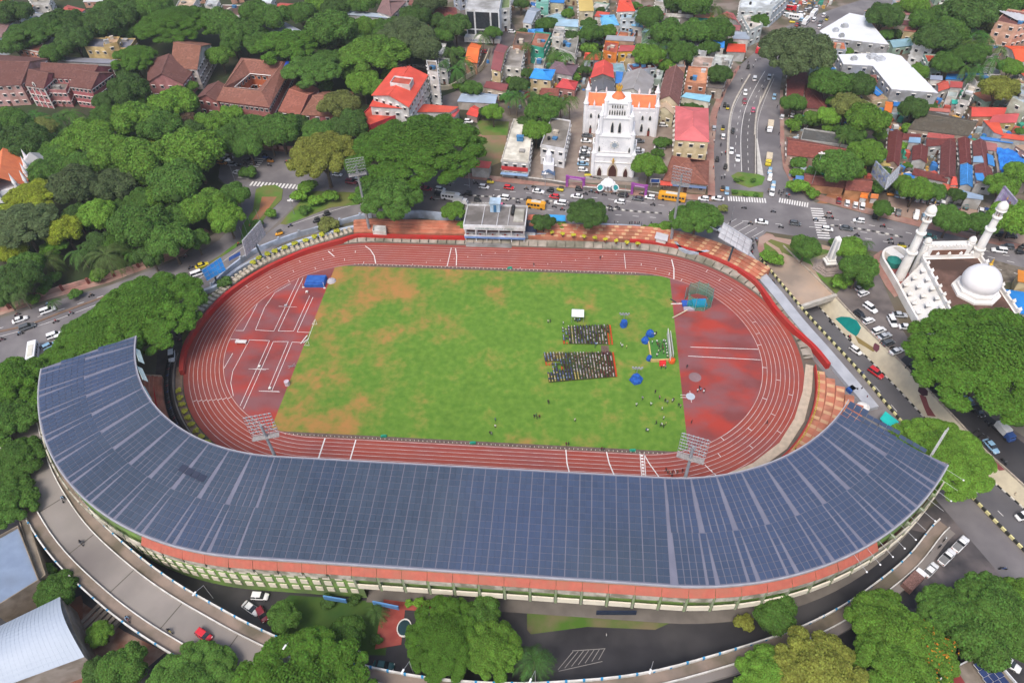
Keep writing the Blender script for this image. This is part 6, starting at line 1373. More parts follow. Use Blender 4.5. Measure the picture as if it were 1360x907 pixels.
# --- lower right: building with solar panels
def corner_b():
 h=7; t=bld('corner_building','grey roofed building with white parapet at the near corner',[(1238,912),(1256,892),(1310,864),(1372,935),(1300,990)],h,'flat',(.6,.62,.66),(.24,.2,.16),para=.8,win=False,lm='corner building',cat='building',trimcol=(.7,.72,.75))
 ox,oy,_,_=at(t); a,b,c=GV(1293,882,8),GV(1315,870,8),GV(1340,907,8); u=(b - a)/3; v=(c - b)/4
 mb=MB(); mb.box(0,0,0,u.length*.92,v.length*.94,.08); me=mb.mesh('solar_panel',mat('deep_solar',(.02,.03,.09),(.03,.05,.13),s=.5,rough=.25)); rz=math.atan2(u.y,u.x)
 fb=MB(); fb.box(0,0,-.06,u.length,v.length,.05); fm=fb.mesh('panel_frame',M_trim)
 for i in range(3):
  for j in range(6): p=a + u*(i + .5) + v*(j + .5); o=put('solar_panel',me,t,loc=(p.x - ox,p.y - oy,8.1),rz=rz); put('panel_frame',fm,o)
 mb=MB(); p=pxpoly([(1254,891),(1266,884),(1284,912),(1270,915)],7.2); mb.prism(p,7.2,7.5); part(t,'red_edge',mb,mat('maroon_edge',(.2,.03,.03)))
corner_b()
# ------------------------------------------------------------------ lettering as real mesh
def text_mesh(s,size,m_,ext=.03,align='CENTER'):
 c=bpy.data.curves.new('lettering','FONT'); c.body=s; c.size=size; c.extrude=ext; c.align_x=align; c.resolution_u=2
 o=bpy.data.objects.new('lettering_tmp',c); COL.objects.link(o); dg=bpy.context.evaluated_depsgraph_get(); me=bpy.data.meshes.new_from_object(o.evaluated_get(dg)); bpy.data.objects.remove(o); me.materials.clear(); me.materials.append(m_); return me
for nm in ('roof_lettering','sign_lettering'):
 o=bpy.data.objects[nm]; cu=o.data; me=text_mesh({'roof_lettering': 'HOLY KINGS','sign_lettering': 'VRAMOTH'}[nm],cu.size,cu.materials[0],.03)
 n2=put(nm + '_board',me,o.parent,loc=o.location.copy()); n2.rotation_euler=o.rotation_euler.copy(); bpy.data.objects.remove(o); n2.name=nm
M_stone=mat('white_church_plaster',(.82,.81,.81),(.74,.74,.76),s=.35,rough=.8,c3=(.66,.66,.68),s2=.2)
M_orange=mat('orange_roof',(.68,.19,.07),(.58,.15,.06),s=.5,rough=.7)
M_gold=mat('gold_paint',(.65,.38,.05),rough=.4,metal=.3)
def arch_pts(w,h,n=7):
 """pointed arch outline, x-z"""
 L=[(-w/2,0),(-w/2,h*.55)]; L += [(-w/2*math.cos(t) if False else -w/2 + w/2*(i/n),h*.55 + h*.45*math.sin(math.pi/2*i/n)) for i,t in ((i,0) for i in range(1,n))]
 L += [(0,h)]; R=[(-x,z) for x,z in L[:-1]][::-1]; return L + R
def archplate(w,h,d=.14):
 o=arch_pts(w,h); mb=MB(); n=len(o); vs=[(x,0,z) for x,z in o] + [(x,-d,z) for x,z in o]
 mb.add(vs,[tuple(range(n)),tuple(range(n,2*n))[::-1]] + [(i,n + i,n + (i + 1) % n,(i + 1) % n) for i in range(n)]); return mb
AFR=archplate(1.5,3.0,.16).mesh('arch_window',M_trim); APN=archplate(1.05,2.5,.22).mesh('pane',M_dark)
def church():
 t=thing('church','tall white gothic church with stepped tower front and orange roofs','church',(38.2,93,0),-.06); LANDMARKS.append(('white church',(38.2,93)))
 def P(nm,mb,m_=M_stone,**k): return put(nm,mb.mesh(nm,m_),t,**k)
 lev=[(7.6,12,9.6),(6.6,11,8),(5.5,9.6,7),(4.1,8,5.6)]; z=0
 for i,(hw,dp,h) in enumerate(lev):
  mb=MB(); mb.box(0,dp/2 + i*.45,z,hw*2,dp,h); mb.box(0,dp/2 + i*.45,z + h - .7,hw*2 + .6,dp + .6,.5); P('tower_stage',mb)
  # buttress turrets with pinnacles at the corners
  for s in (-1,1):
   mb=MB(); mb.lathe([(.75,0),(.75,h + .5),(.95,h + .6),(.7,h + 1.0),(.0,h + 2.9)],8,cap=False); P('pinnacle',mb,loc=(s*hw,i*.45 + .1,z))
  z += h
 # openings
 for x,zz,w,h in ((0,0,3.0,5.4),(-5.0,0,1.6,4.0),(5.0,0,1.6,4.0)):
  P('portal_arch',archplate(w + .9,h + .8,.2),M_trim if x else mat('portal_stone',(.5,.42,.32)),loc=(x,-.02,zz)); P('portal_door',archplate(w,h,.3),mat('portal_dark',(.07,.025,.02)),loc=(x,-.1,zz))
 def aw(x,y,zz,sx=1,sz=1): o=put('arch_window',AFR,t,loc=(x,y,zz),scale=(sx,1,sz)); put('pane',APN,o,loc=(0,-.02,.22))
 for x in (-1.35,1.35): aw(x,.88,18.2,.95,1.6)
 for x in (-5.6,5.6): aw(x,.42,10.6,.55,.8); 
 for i in range(7): aw(-2.7 + i*.9,1.32,25.2,.4,.75)
 for i in range(5): aw(-1.8 + i*.9,1.32,27.9,.35,.5)
 rw=MB(); rw.tube((0,.3,0),(0,.55,0),1.7,20); P('rose_window',rw,M_trim,loc=(0,0,13.6)); rw=MB(); rw.tube((0,.2,0),(0,.5,0),.95,16)
 for k in range(8): a=k*math.pi/4; rw.tube((1.3*math.cos(a),.22,1.3*math.sin(a)),(1.3*math.cos(a),.5,1.3*math.sin(a)),.22,8)
 P('rose_pane',rw,mat('pale_blue_glass',(.28,.33,.38)),loc=(0,0,13.6))
 st=MB(); st.tube((0,-.5,0),(0,-.5,1.6),.35,8,.2); st.tube((-.7,-.5,.9),(.7,-.5,.9),.14,6); st.lathe([(.3,1.5),(.34,1.8),(.1,2.1)],8,0,-.5); P('gilded_emblem',st,M_gold,loc=(0,0,6.4))
 pl=MB(); pl.box(0,0,0,2.4,.3,.18)
 for zz in (6.2,9.0,10.4,16.8): mb=MB(); mb.box(0,(.0 if zz < 9.5 else .45) - .12,zz,14.2 if zz < 10 else 11.6,.3,.22); P('string_course',mb,M_trim)
 # little dots of cut stone
 ds=MB()
 for i in range(70):
  x=wrand.uniform(-7,7) if i < 34 else wrand.uniform(-5.6,5.6); zz=wrand.uniform(4.5,9) if i < 34 else wrand.uniform(10.5,16.5); ds.box(x,-.04 if i < 34 else .41,zz,.15,.05,.15)
 P('stone_boss',ds,mat('grey_stone',(.3,.3,.32)),kind='stuff')
 # crown of the tower
 mb=MB(); mb.lathe([(2.6,30.2),(2.0,31.0),(1.2,31.9),(.8,32.5)],8,0,5.6); P('orange_dome',mb,M_orange); mb=MB(); mb.lathe([(.8,32.3),(1.15,33.7),(.8,33.8)],10,0,5.6)
 for k in range(8): a=k*math.pi/4; mb.lathe([(.2,33.5),(.26,34.0),(.05,34.6)],6,1.0*math.cos(a),5.6 + 1.0*math.sin(a))
 mb.tube((0,5.6,33.4),(0,5.6,35.6),.12,6); mb.tube((-.5,5.6,35.0),(.5,5.6,35.0),.1,6); P('gilded_crown',mb,M_gold)
 # side stair turrets in the lower front and gabled links
 for s in (-1,1):
  mb=MB(); mb.box(s*7.0,4.6,9.6,2.2,4,2.8); mb.box(s*7.0,4.6,12.4,2.6,4.4,.3); P('side_turret',mb); mb=MB(); mb.box(s*7.0,4.55,12.7,1.7,2.6,.25); P('turret_roof',mb,M_slab,color=(.45,.43,.4)); aw(s*7.0,2.55,9.9,.5,.65)
 # nave
 mb=MB(); mb.box(0,22,0,12,20,11); P('nave_wall',mb); mb=MB(); slab(mb,[(-6.3,12,11),(-6.3,32,11),(0,32,14.5),(0,12,14.5)]); slab(mb,[(6.3,32,11),(6.3,12,11),(0,12,14.5),(0,32,14.5)]); P('nave_roof',mb,M_orange)
 # transept block with windows, orange roof, pinnacled parapet
 mb=MB(); mb.box(1.5,38,0,28.5,12,11.2); P('transept_wall',mb); mb=MB()
 slab(mb,[(-12.3,33,11.6),(15.2,33,11.6),(15.2,38.5,14.8),(-12.3,38.5,14.8)]); slab(mb,[(15.2,44,11.6),(-12.3,44,11.6),(-12.3,38.5,14.8),(15.2,38.5,14.8)]); P('transept_roof',mb,M_orange)
 mb=MB(); mb.box(1.5,32.1,11.2,28.8,.5,1.0); P('parapet',mb); mb=MB(); mb.box(1.5,43.9,11.2,28.8,.5,1.0); P('parapet',mb)
 pn=MB(); pn.lathe([(.36,0),(.36,1.3),(.48,1.4),(0,3.5)],6,cap=False); pm_=pn.mesh('pinnacle',M_stone)
 for x in (-9.5,-5.2,8.4,12.6):
  for y in (32.1,43.9): put('pinnacle',pm_,t,loc=(x,y,11.6))
 for x in (-12.8,15.8):
  for y in (32.2,43.8): mb=MB(); mb.lathe([(1.05,0),(.95,13.2),(1.2,13.4),(.9,13.9),(0,17.2)],8,cap=False); P('corner_turret',mb,loc=(x,y,0))
 for x in (-10.6,-7.4,10.4,13.4): aw(x,31.98,7.0,.8,.75)
 for i,x in enumerate((-10.6,-7.4,10.4,13.4)):
  aw(x,31.98,1.6 if i in (1,2) else .1,.95,1.35)
  if i in (0,3): mb=MB(); mb.box(x,31.85,.1,1.0,.3,2.2); P('side_door',mb,mat('red_door',(.2,.04,.03)))
 for x in (-11.9,-9.0,-6.0,9.0,11.9,14.8): mb=MB(); mb.box(x,31.9,0,.45,.6,10.4); P('buttress',mb)
 mb=MB(); mb.box(0,-1.4,0,20.5,3,.5); P('steps',mb,mat('grey_step',(.3,.28,.26)))
church()
# gates and wall of the churchyard
def churchwall():
 M_w=mat('churchyard_wall',(.62,.6,.56),(.35,.34,.3),s=.8)
 for L,lab in (([(693,239),(728,243),(753,247)],'low white topped wall left of the purple gate'),([(774,252),(797,254)],'low white topped wall between purple gate and white shrine'),([(817,256),(839,258)],'low white topped wall between shrine and second purple gate'),([(857,258),(881,262)],'low white topped wall right of the second purple gate')):
  mb=MB(); mb.sweep(pxpoly(L),.35,0,1.3,top=0); mb2=MB(); mb2.sweep(pxpoly(L),.55,1.3,1.5); t=solid('churchyard_wall',mb,mat('dark_plinth',(.2,.18,.16),(.12,.11,.1),s=1),lab,'wall'); part(t,'coping',mb2,M_w)
 M_pur=mat('purple_cloth',(.22,.035,.24),(.30,.08,.30),s=1.2)
 for (a,b),lab in ((((753,248),(775,251)),'purple draped gateway at the left end of the churchyard'),(((839,258),(857,261)),'purple draped gateway right of the white shrine')):
  A,B=Vector(G(*a)),Vector(G(*b)); t=thing('gateway',lab,'gate',(A.x,A.y,0)); d=(B - A).normalized(); rz=math.atan2(d.y,d.x)
  for p in (A,B): mb=MB(); mb.box(p.x,p.y,0,.9,.9,4.6,rz); mb.box(p.x,p.y,4.6,1.1,1.1,.25,rz); part(t,'post',mb,M_pur)
  m_=(A + B)/2; mb=MB(); mb.box(m_.x,m_.y,3.7,(B - A).length,.8,1.0,rz); mb.box(m_.x,m_.y - .42,3.9,(B - A).length*.7,.06,.5,rz,1); part(t,'lintel',mb,[M_pur,mat('lilac_print',(.5,.3,.5))])
 # shrine: white scallop canopy with two teal discs
 c=G(807,252); t=thing('shrine','white scalloped roadside shrine with two teal discs','shrine',(c[0],c[1],0)); LANDMARKS.append(('white shrine',c))
 mb=MB(); mb.lathe([(1.5,0),(1.4,2.6),(2.4,2.7),(2.3,3.2),(1.7,4.1),(.8,4.6),(.1,4.8)],12); put('canopy',mb.mesh('canopy',M_stone),t)
 for k in range(6): a=math.pi + k*math.pi/5; m2=MB(); m2.lathe([(.55,2.6),(.6,3.1),(.1,3.7)],8,2.2*math.cos(a),2.2*math.sin(a)); put('scallop',m2.mesh('scallop',M_stone),t)
 mb=MB(); mb.tube((0,0,4.7),(0,0,5.8),.08,5); mb.tube((-.3,0,5.4),(.3,0,5.4),.07,5); put('cross',mb.mesh('cross',M_stone),t)
 for s in (-1,1):
  m2=MB(); m2.tube((s*2.6,-1.2,1.5),(s*2.9,-1.5,1.9),1.5,16); o=put('disc_frame',m2.mesh('disc_frame',M_stone),t); m2=MB(); m2.tube((s*2.66,-1.32,1.55),(s*2.9,-1.62,1.95),1.1,16); put('teal_disc',m2.mesh('teal_disc',mat('teal_glass',(.02,.27,.25),(.03,.16,.2),s=1)),o)
 m2=MB(); m2.lathe([(.35,.6),(.3,1.3),(.18,1.7),(.22,2.0),(0,2.25)],8,0,-1.6); put('statue',m2.mesh('statue',mat('statue_grey',(.25,.22,.2))),t)
 # blue sign board on posts
 c=G(869,249); t=thing('sign_board','white framed blue notice board by the coral awning','sign',(c[0],c[1],0)); mb=MB()
 for x in (-1.3,1.3): mb.tube((x,0,0),(x,0,3),.08,5)
 put('post',mb.mesh('post',M_trim),t); mb=MB(); mb.box(0,0,2.0,3.8,.2,1.9); o=put('board_frame',mb.mesh('board_frame',M_trim),t); mb=MB(); mb.box(0,-.12,2.3,3.0,.1,1.3); put('board_face',mb.mesh('board_face',mat('blue_face',(.03,.09,.35))),o)
 for i,q in enumerate(((791,240),(830,246))):
  pass
churchwall()
# small white chapel figure by the parish house
c=G(728,240); t=thing('wayside_chapel','narrow white wayside chapel with blue tiled porch','chapel',(c[0],c[1],0)); mb=MB(); mb.box(0,4,0,4,5,6); mb.lathe([(1.3,6),(1.2,9.5),(0,12)],8,0,3.5); put('body',mb.mesh('body',M_stone),t); mb=MB(); slab(mb,[(-2.6,-.6,2.6),(0,-.6,4.2),(0,2.4,4.2),(-2.6,2.4,2.6)]); slab(mb,[(2.6,-.6,2.6),(2.6,2.4,2.6),(0,2.4,4.2),(0,-.6,4.2)]); put('porch_roof',mb.mesh('porch_roof',mat('slate_blue',(.09,.14,.24))),t); mb=MB()
for x in (-2.3,2.3): mb.tube((x,-.3,0),(x,-.3,2.7),.15,6)
put('porch_post',mb.mesh('porch_post',M_trim),t)
# ------------------------------------------------------------------ mosque
M_mw=mat('mosque_white',(.80,.78,.75),(.73,.71,.68),s=.4,rough=.7,c3=(.66,.63,.58),s2=.15)
def onion(r,h,n=18,z0=0): return [(r*.86,z0),(r*.98,z0 + h*.16),(r,z0 + h*.32),(r*.93,z0 + h*.5),(r*.76,z0 + h*.68),(r*.5,z0 + h*.83),(r*.24,z0 + h*.93),(r*.07,z0 + h*.99),(.02,z0 + h*1.06)]
def minaret(x,y,lab):
 t=thing('minaret',lab,'minaret',(x,y,0)); r=[(2.3,0),(2.3,.8),(1.75,1.0),(1.6,9.4)]
 secs=[(0,11,1.6,1.35),(11,18.5,1.28,1.12),(18.5,23,1.05,.95)]
 for z0,z1,a,b in secs:
  mb=MB(); mb.lathe([(a,z0),(b,z1 - .8),(b + .3,z1 - .25),(b + .42,z1 - .2),(b + .42,z1 + .25),(b + .1,z1 + .36)],24); put('shaft',mb.mesh('shaft',M_mw),t)
 for k in range(8): a=k*math.pi/4; mb=MB(); mb.tube((.95*math.cos(a),.95*math.sin(a),23.2),(.95*math.cos(a),.95*math.sin(a),25.2),.12,5); put('kiosk_column',mb.mesh('kiosk_column',M_mw),t)
 mb=MB(); mb.lathe([(.55,23.1),(.55,25.2)],8); put('kiosk_core',mb.mesh('kiosk_core',mat('kiosk_shade',(.35,.25,.2))),t)
 mb=MB(); mb.lathe([(1.3,25.2),(1.6,25.4),(1.6,25.6)] + onion(1.5,3.0,z0=25.6),18); put('dome',mb.mesh('dome',M_mw,True),t); mb=MB(); mb.tube((0,0,29),(0,0,30.6),.1,5,.03); mb.lathe([(.05,29.2),(.22,29.5),(.05,29.8)],8); put('finial',mb.mesh('finial',M_gold),t)
 LANDMARKS.append(('left minaret' if x < 140 else 'right minaret',(x,y)))
minaret(129.8,37.8,'tall white minaret rising from the curved compound wall'); minaret(151.0,40.6,'tall white minaret before the purple billboard at the mosque corner')
def mosque():
 h=8; A,B,C,D=[Vector(p) for p in pxpoly([(1224,343),(1300,341),(1352,418),(1278,448)],h)]
 t=thing('mosque','white mosque with brown flat roof and great white dome','mosque',(A.x,A.y,0)); LANDMARKS.append(('mosque dome',G(1297,371,12)))
 mb=MB(); mb.prism([tuple(p) for p in (A,B,C,D)],0,h); part(t,'wall',mb,M_mw); q=inset(ccw([tuple(p) for p in (A,B,C,D)]),.8); mb=MB(); mb.prism(q,h + .01,h + .1); part(t,'roof',mb,mat('brown_roof_slab',(.10,.055,.04),(.16,.09,.07),s=.3,rough=.95,c3=(.07,.04,.03),s2=.1))
 for P0,P1 in ((A,D),(B,C),(A,B)):
  mb=MB(); mb.sweep([tuple(P0),tuple(P1)],.6,h,h + 1.1); part(t,'parapet',mb,M_mw); L=(P1 - P0).length
  cb=MB(); cb.lathe([(.5,0),(.5,.7),(.62,.8),(.3,1.2),(.02,1.7)],8,cap=False); me=cb.mesh('parapet_finial',M_mw)
  for i in range(int(L/3.6) + 1): p=P0 + (P1 - P0)*min(1,(i + .2)*3.6/L); put('parapet_finial',me,t,loc=(p.x - A.x,p.y - A.y,h + 1.0))
 # west facade: sloping stair of white bays, three rows of small canopied windows
 d=(D - A).normalized(); o=Vector((-d.y,d.x)); 
 if o.x > 0: o=-o
 mb=MB(); a0,a1=A + d*1.5,D; b0,b1=A + o*6.2 + d*5.5,D + o*6.2
 mb.add([(*a0,h - .2),(*a1,h - .2),(*b1,1.0),(*b0,1.0),(*a0,0),(*a1,0),(*b1,0),(*b0,0)],[(0,1,2,3),(3,2,6,7),(0,3,7,4),(1,5,6,2)]); part(t,'sloping_facade',mb,M_mw)
 bay=MB(); bay.box(0,0,-.6,.8,1.0,1.5); me=bay.mesh('bay_window',mat('bay_glass',(.26,.26,.28))); cap=MB(); cap.lathe([(1.05,.8),(1.1,1.0),(.7,1.4),(.1,1.7)],4,a0=math.pi/4,cap=False); cm=cap.mesh('bay_canopy',M_mw); rz=math.atan2(d.y,d.x)
 for r_ in range(3):
  for k in range(6):
   f=(r_ + .5)/3; p=A + d*(5 + k*4.2 + f*2.4) + o*(6.2*f); z=h - .2 - (h - 1.2)*f; b=put('bay_window',me,t,loc=(p.x - A.x,p.y - A.y,z),rz=rz); put('bay_canopy',cm,b)
 # dome on its octagonal drum
 c=G(1297,384,9); mb=MB(); mb.lathe([(6.7,h + .1),(6.7,h + .8),(5.7,h + 1.0),(5.7,h + 2.0),(5.1,h + 2.2)],8,c[0],c[1],a0=math.pi/8); part(t,'drum',mb,M_mw)
 mb=MB(); mb.lathe([(4.9,h + 2.1)] + onion(5.3,7.8,z0=h + 2.2),40,c[0],c[1]); part(t,'dome',mb,mat('dome_white',(.76,.75,.76),(.70,.68,.68),s=.15,rough=.5),smooth=True); mb=MB(); mb.lathe([(.2,h + 10.2),(.6,h + 10.6),(.25,h + 11.1),(.35,h + 11.4),(.04,h + 12.6)],10,c[0],c[1]); part(t,'finial',mb,M_gold)
 # portal towards the road with scalloped crest and corner domes
 m_=(A + B)/2; u=(B - A).normalized(); v=Vector((-u.y,u.x)); rz=math.atan2(u.y,u.x); p=m_ - u*1.5 + v*1.5; mb=MB(); mb.box(p.x,p.y,0,13.2,3.0,12.2,rz); part(t,'portal',mb,M_mw); mb=MB(); mb.box(p.x - v.x*1.56,p.y - v.y*1.56,9.2,10.5,.12,1.9,rz); part(t,'portal_band',mb,mat('brown_band',(.2,.1,.07)))
 for k in range(11): q=p + u*(-5.4 + k*1.08) - v*1.2; mb=MB(); mb.lathe([(.42,12.2),(.45,12.7),(.05,13.4)],8,q.x,q.y); part(t,'scallop',mb,M_mw)
 for s in (-1,1): q=p + u*6.9*s; mb=MB(); mb.lathe([(1.0,0),(1.0,12.6),(1.25,12.8)] + onion(1.15,2.1,z0=12.9),10,q.x,q.y); part(t,'corner_dome',mb,M_mw)
 # compound wall, red court, blue tarpaulin at the far side
 L=[(1216,433),(1200,404),(1189,383),(1178,364),(1170,350),(1171,341),(1180,336),(1192,336),(1203,343)]; mb=MB(); mb.sweep(smoothline(pxpoly(L),5),.7,0,2.6); solid('compound_wall',mb,M_mw,'curved cream wall round the red court of the mosque','wall')
 sheet('red_court',[(1216,433),(1200,404),(1178,364),(1172,350),(1173,342),(1182,339),(1192,340),(1202,352),(1228,415),(1236,440)],.05,mat('red_court_paint',(.24,.06,.055),(.3,.1,.08),s=.4))
 c=G(1185,352); mb=MB(); mb.lathe([(2.2,0),(2.2,2.0),(2.3,2.1),(1.2,2.9),(.1,3.0)],10,*c); mb.box(c[0] + .8,c[1] + 3.0,0,3.6,5.5,2.4,.5,1); solid('ablution_hut',mb,[mat('green_tarp',(.02,.2,.16)),M_mw],'white barrel roofed hut with a green end inside the curved wall','hut')
 bld('side_roof','bright blue tarpaulin roof beside the mosque dome',[(1334,384),(1390,392),(1400,425),(1352,418)],5,'shed',(.5,.5,.5),(.02,.22,.6),.6,win=False,cat='roof')
 bld('side_hut','orange and cream striped hut behind the mosque dome',[(1350,376),(1370,380),(1372,362),(1352,358)],5,'shed',(.6,.5,.3),(.7,.25,.03),.8,win=False,cat='hut')
 sheet('mosque_rear_yard',[(1318,345),(1360,356),(1372,372),(1330,376)],.05,mat('dark_yard',(.10,.08,.06),(.2,.17,.13),s=.5))
mosque()
# ------------------------------------------------------------------ obelisk
def obelisk():
 c=G(1099,356); t=thing('obelisk','white tapered memorial obelisk on a stepped dark plinth','obelisk',(c[0],c[1],0),.15); LANDMARKS.append(('white obelisk',c))
 mb=MB(); mb.lathe([(5.2,0),(5.2,.35),(4.3,.36),(4.3,.75),(3.4,.76),(3.4,1.1)],6); put('plinth_step',mb.mesh('plinth_step',mat('plinth_grey',(.33,.27,.24),(.22,.18,.16),s=.8)),t)
 mb=MB(); mb.box(0,0,1.1,2.9,2.9,1.5); put('pedestal',mb.mesh('pedestal',mat('pedestal_stone',(.14,.11,.1),(.3,.26,.24),s=1.5)),t)
 mb=MB(); mb.lathe([(2.5,2.6),(2.5,3.1),(1.9,3.3),(1.9,4.0)],4,a0=math.pi/4); put('base_block',mb.mesh('base_block',M_mw),t)
 mb=MB(); mb.lathe([(1.55,4.0),(1.1,12.2),(.02,13.2)],4,a0=math.pi/4,cap=False); put('shaft',mb.mesh('shaft',M_mw),t)
 for k in range(4): m2=MB(); m2.add([(-.45,-1.08,4.6),(.45,-1.08,4.6),(.33,-.83,11.4),(-.33,-.83,11.4)],[(0,1,2,3)]); o=put('shaft_panel',m2.mesh('shaft_panel',mat('panel_grey',(.5,.5,.52))),t,rz=k*math.pi/2)
obelisk()
# ------------------------------------------------------------------ pavilion on the north straight
def pavilion():
 t=thing('pavilion','white two storey stadium pavilion with blue balcony band and stained flat roof','pavilion',(-3,50.4,0)); LANDMARKS.append(('stadium pavilion',(-3,55)))
 W_,h=20.6,6.9
 def P(nm,mb,m_=M_wallp,**k): return put(nm,mb.mesh(nm,m_),t,**k)
 mb=MB(); mb.box(0,6.2,0,W_,10.4,h - .2); P('wall',mb,color=(.5,.5,.54))
 mb=MB(); mb.box(0,5.6,h - .2,W_ + .8,12,.35); P('roof',mb,M_slab,color=(.24,.22,.21))
 for x,y,sx,sy in ((0,-.5,W_ + .8,.35),(0,11.5,W_ + .8,.35),(-W_/2 - .3,5.5,.35,12),(W_/2 + .3,5.5,.35,12),(4.6,5.5,.2,11.6),(-4.4,5.5,.2,11.6),(.8,3.5,.2,7)): mb=MB(); mb.box(x,y,h + .15,sx,sy,.55 if abs(x) > 9 or y in (-.5,11.5) else .35); P('parapet',mb,color=(.66,.66,.68))
 mb=MB(); mb.box(0,-.62,h - 1.2,W_ + .8,.3,1.5); P('fascia',mb,color=(.68,.69,.71))
 tm=text_mesh('CHANDRASEKHARAN NAIR STADIUM',.78,mat('sign_green',(.12,.2,.2))); o=put('fascia_lettering',tm,t,loc=(0,-.8,h - .85)); o.rotation_euler=(math.pi/2,0,0)
 for i,(x,w) in enumerate(((-8.3,3.2),(-4.6,3),(-.6,4.1),(3.6,4.1),(7.9,3.9))): mb=MB(); mb.box(x,.96,3.6,w,.1,2.1); P('opening',mb,mat('dark_recess',(.05,.035,.035),(.12,.05,.05),s=1))
 for x in (-10.2,-6.5,-2.8,1.5,5.8,10.2): mb=MB(); mb.box(x,-.3,0,.3,.5,h - 1.2); P('column',mb,color=(.7,.7,.72))
 mb=MB(); mb.box(0,-.7,2.5,W_ + .6,.25,.9); P('balcony',mb,color=(.6,.62,.68)); mb=MB(); mb.box(0,-.86,2.55,W_ + .6,.1,.3); P('blue_band',mb,mat('blue_band',(.16,.28,.55))); mb=MB(); mb.box(0,-.76,2.1,W_ + .6,.2,.35); P('blue_band',mb,mat('blue_band',(.16,.28,.55)))
 mb=MB(); mb.box(0,.3,2.3,W_,1.6,.2); P('balcony_floor',mb,color=(.5,.45,.44)); mb=MB(); mb.box(0,.9,.1,W_ - 1,.1,2); P('opening',mb,mat('dark_blue_glass',(.02,.04,.08)))
 for i in range(14): mb=MB(); mb.box(-9.5 + i*1.45,.25,2.5,.55,.5,.75); P('balcony_seat',mb,color=((.6,.6,.6),(.3,.05,.05))[i % 3 == 0])
 for i in range(3): mb=MB(); mb.box(-2,-1.6 - i*.6,0,16,.6,.6 - i*.2); P('step',mb,M_slab,color=(.28,.27,.26))
 mb=MB(); mb.box(-.5,9.5,h,3.4,3.4,3.6); mb.box(-.5,9.5,h + 3.6,3.9,3.9,.3); P('stair_tower',mb,color=(.42,.55,.68)); mb=MB(); mb.box(-.5,7.74,h + .3,1.0,.12,2.8); P('tower_window',mb,mat('blue_slot',(.05,.16,.3)))
 for k in range(4): put('water_tank',TANK,t,loc=(5.8 + (k % 2)*0,6.5 + k*1.3,h + .16))
 mb=MB(); mb.box(8.1,6,h + .16,3.4,7,.5); P('roof_store',mb,M_slab,color=(.5,.48,.42))
 # coping of upright slabs along the rear edge
 for i in range(9): mb=MB(); mb.box(-9 + i*.95,12.2,h + .1,.75,.5,.9); P('rear_slab',mb,M_slab,color=(.42,.4,.38))
pavilion()
# ------------------------------------------------------------------ floodlight masts
M_gal=mat('galvanised',(.33,.34,.36),(.26,.27,.29),s=1,rough=.5,metal=.3)
def mast(x,y,zt,rz,lab,rows=5,cols=6,base=0):
 t=thing('floodlight_mast',lab,'floodlight',(x,y,base),rz); H_=zt - base; mb=MB(); mb.lathe([(.8,0),(.8,1.2),(.55,1.3),(.28,H_)],10); put('pole',mb.mesh('pole',M_gal),t)
 fr=MB(); w,hh=cols*1.0,rows*1.1
 for r in range(rows + 1): fr.tube((-w/2,-.3,H_ - hh/2 + r*hh/rows),(w/2,-.3,H_ - hh/2 + r*hh/rows),.07,4)
 for c in range(cols + 1): fr.tube((-w/2 + c*w/cols,-.3,H_ - hh/2),(-w/2 + c*w/cols,-.3,H_ + hh/2),.05,4)
 fr.tube((-w/2,-.3,H_ - hh/2),(w/2,-.3,H_ + hh/2),.05,4); put('lamp_frame',fr.mesh('lamp_frame',M_gal),t)
 lb=MB(); lb.tube((0,-.1,.0),(0,-.55,-.2),.1,8,.24); lm=lb.mesh('lamp',mat('lamp_housing',(.27,.27,.29),rough=.5)); 
 for r in range(rows):
  for c in range(cols): put('lamp',lm,t,loc=(-w/2 + (c + .5)*w/cols,-.35,H_ - hh/2 + (r + .5)*hh/rows))
 pf=MB(); pf.box(0,0,H_ - hh/2 - .9,w,1.5,.08)
 for s in (-1,1): pf.tube((-w/2,s*1.1,H_ - hh/2 + .1),(w/2,s*1.1,H_ - hh/2 + .1),.05,4)
 put('platform',pf.mesh('platform',mat('grating',(.36,.34,.33),(.26,.25,.24),s=3,alpha=.75)),t); LANDMARKS.append((lab.split(' floodlight')[0].replace('tall ','') + ' floodlight',(x,y)))
mast(-48.6,54.0,27.5,.35,'western floodlight mast behind the white box hut'); mast(57.8,52.6,27.5,-.35,'eastern floodlight mast beside the white roofed hut')
mast(-44.4,-53.9,28.0,math.pi + .3,'near western floodlight mast rising before the solar roof',6,6); mast(51.6,-53.7,28.0,math.pi - .3,'near eastern floodlight mast rising before the solar roof',6,6)
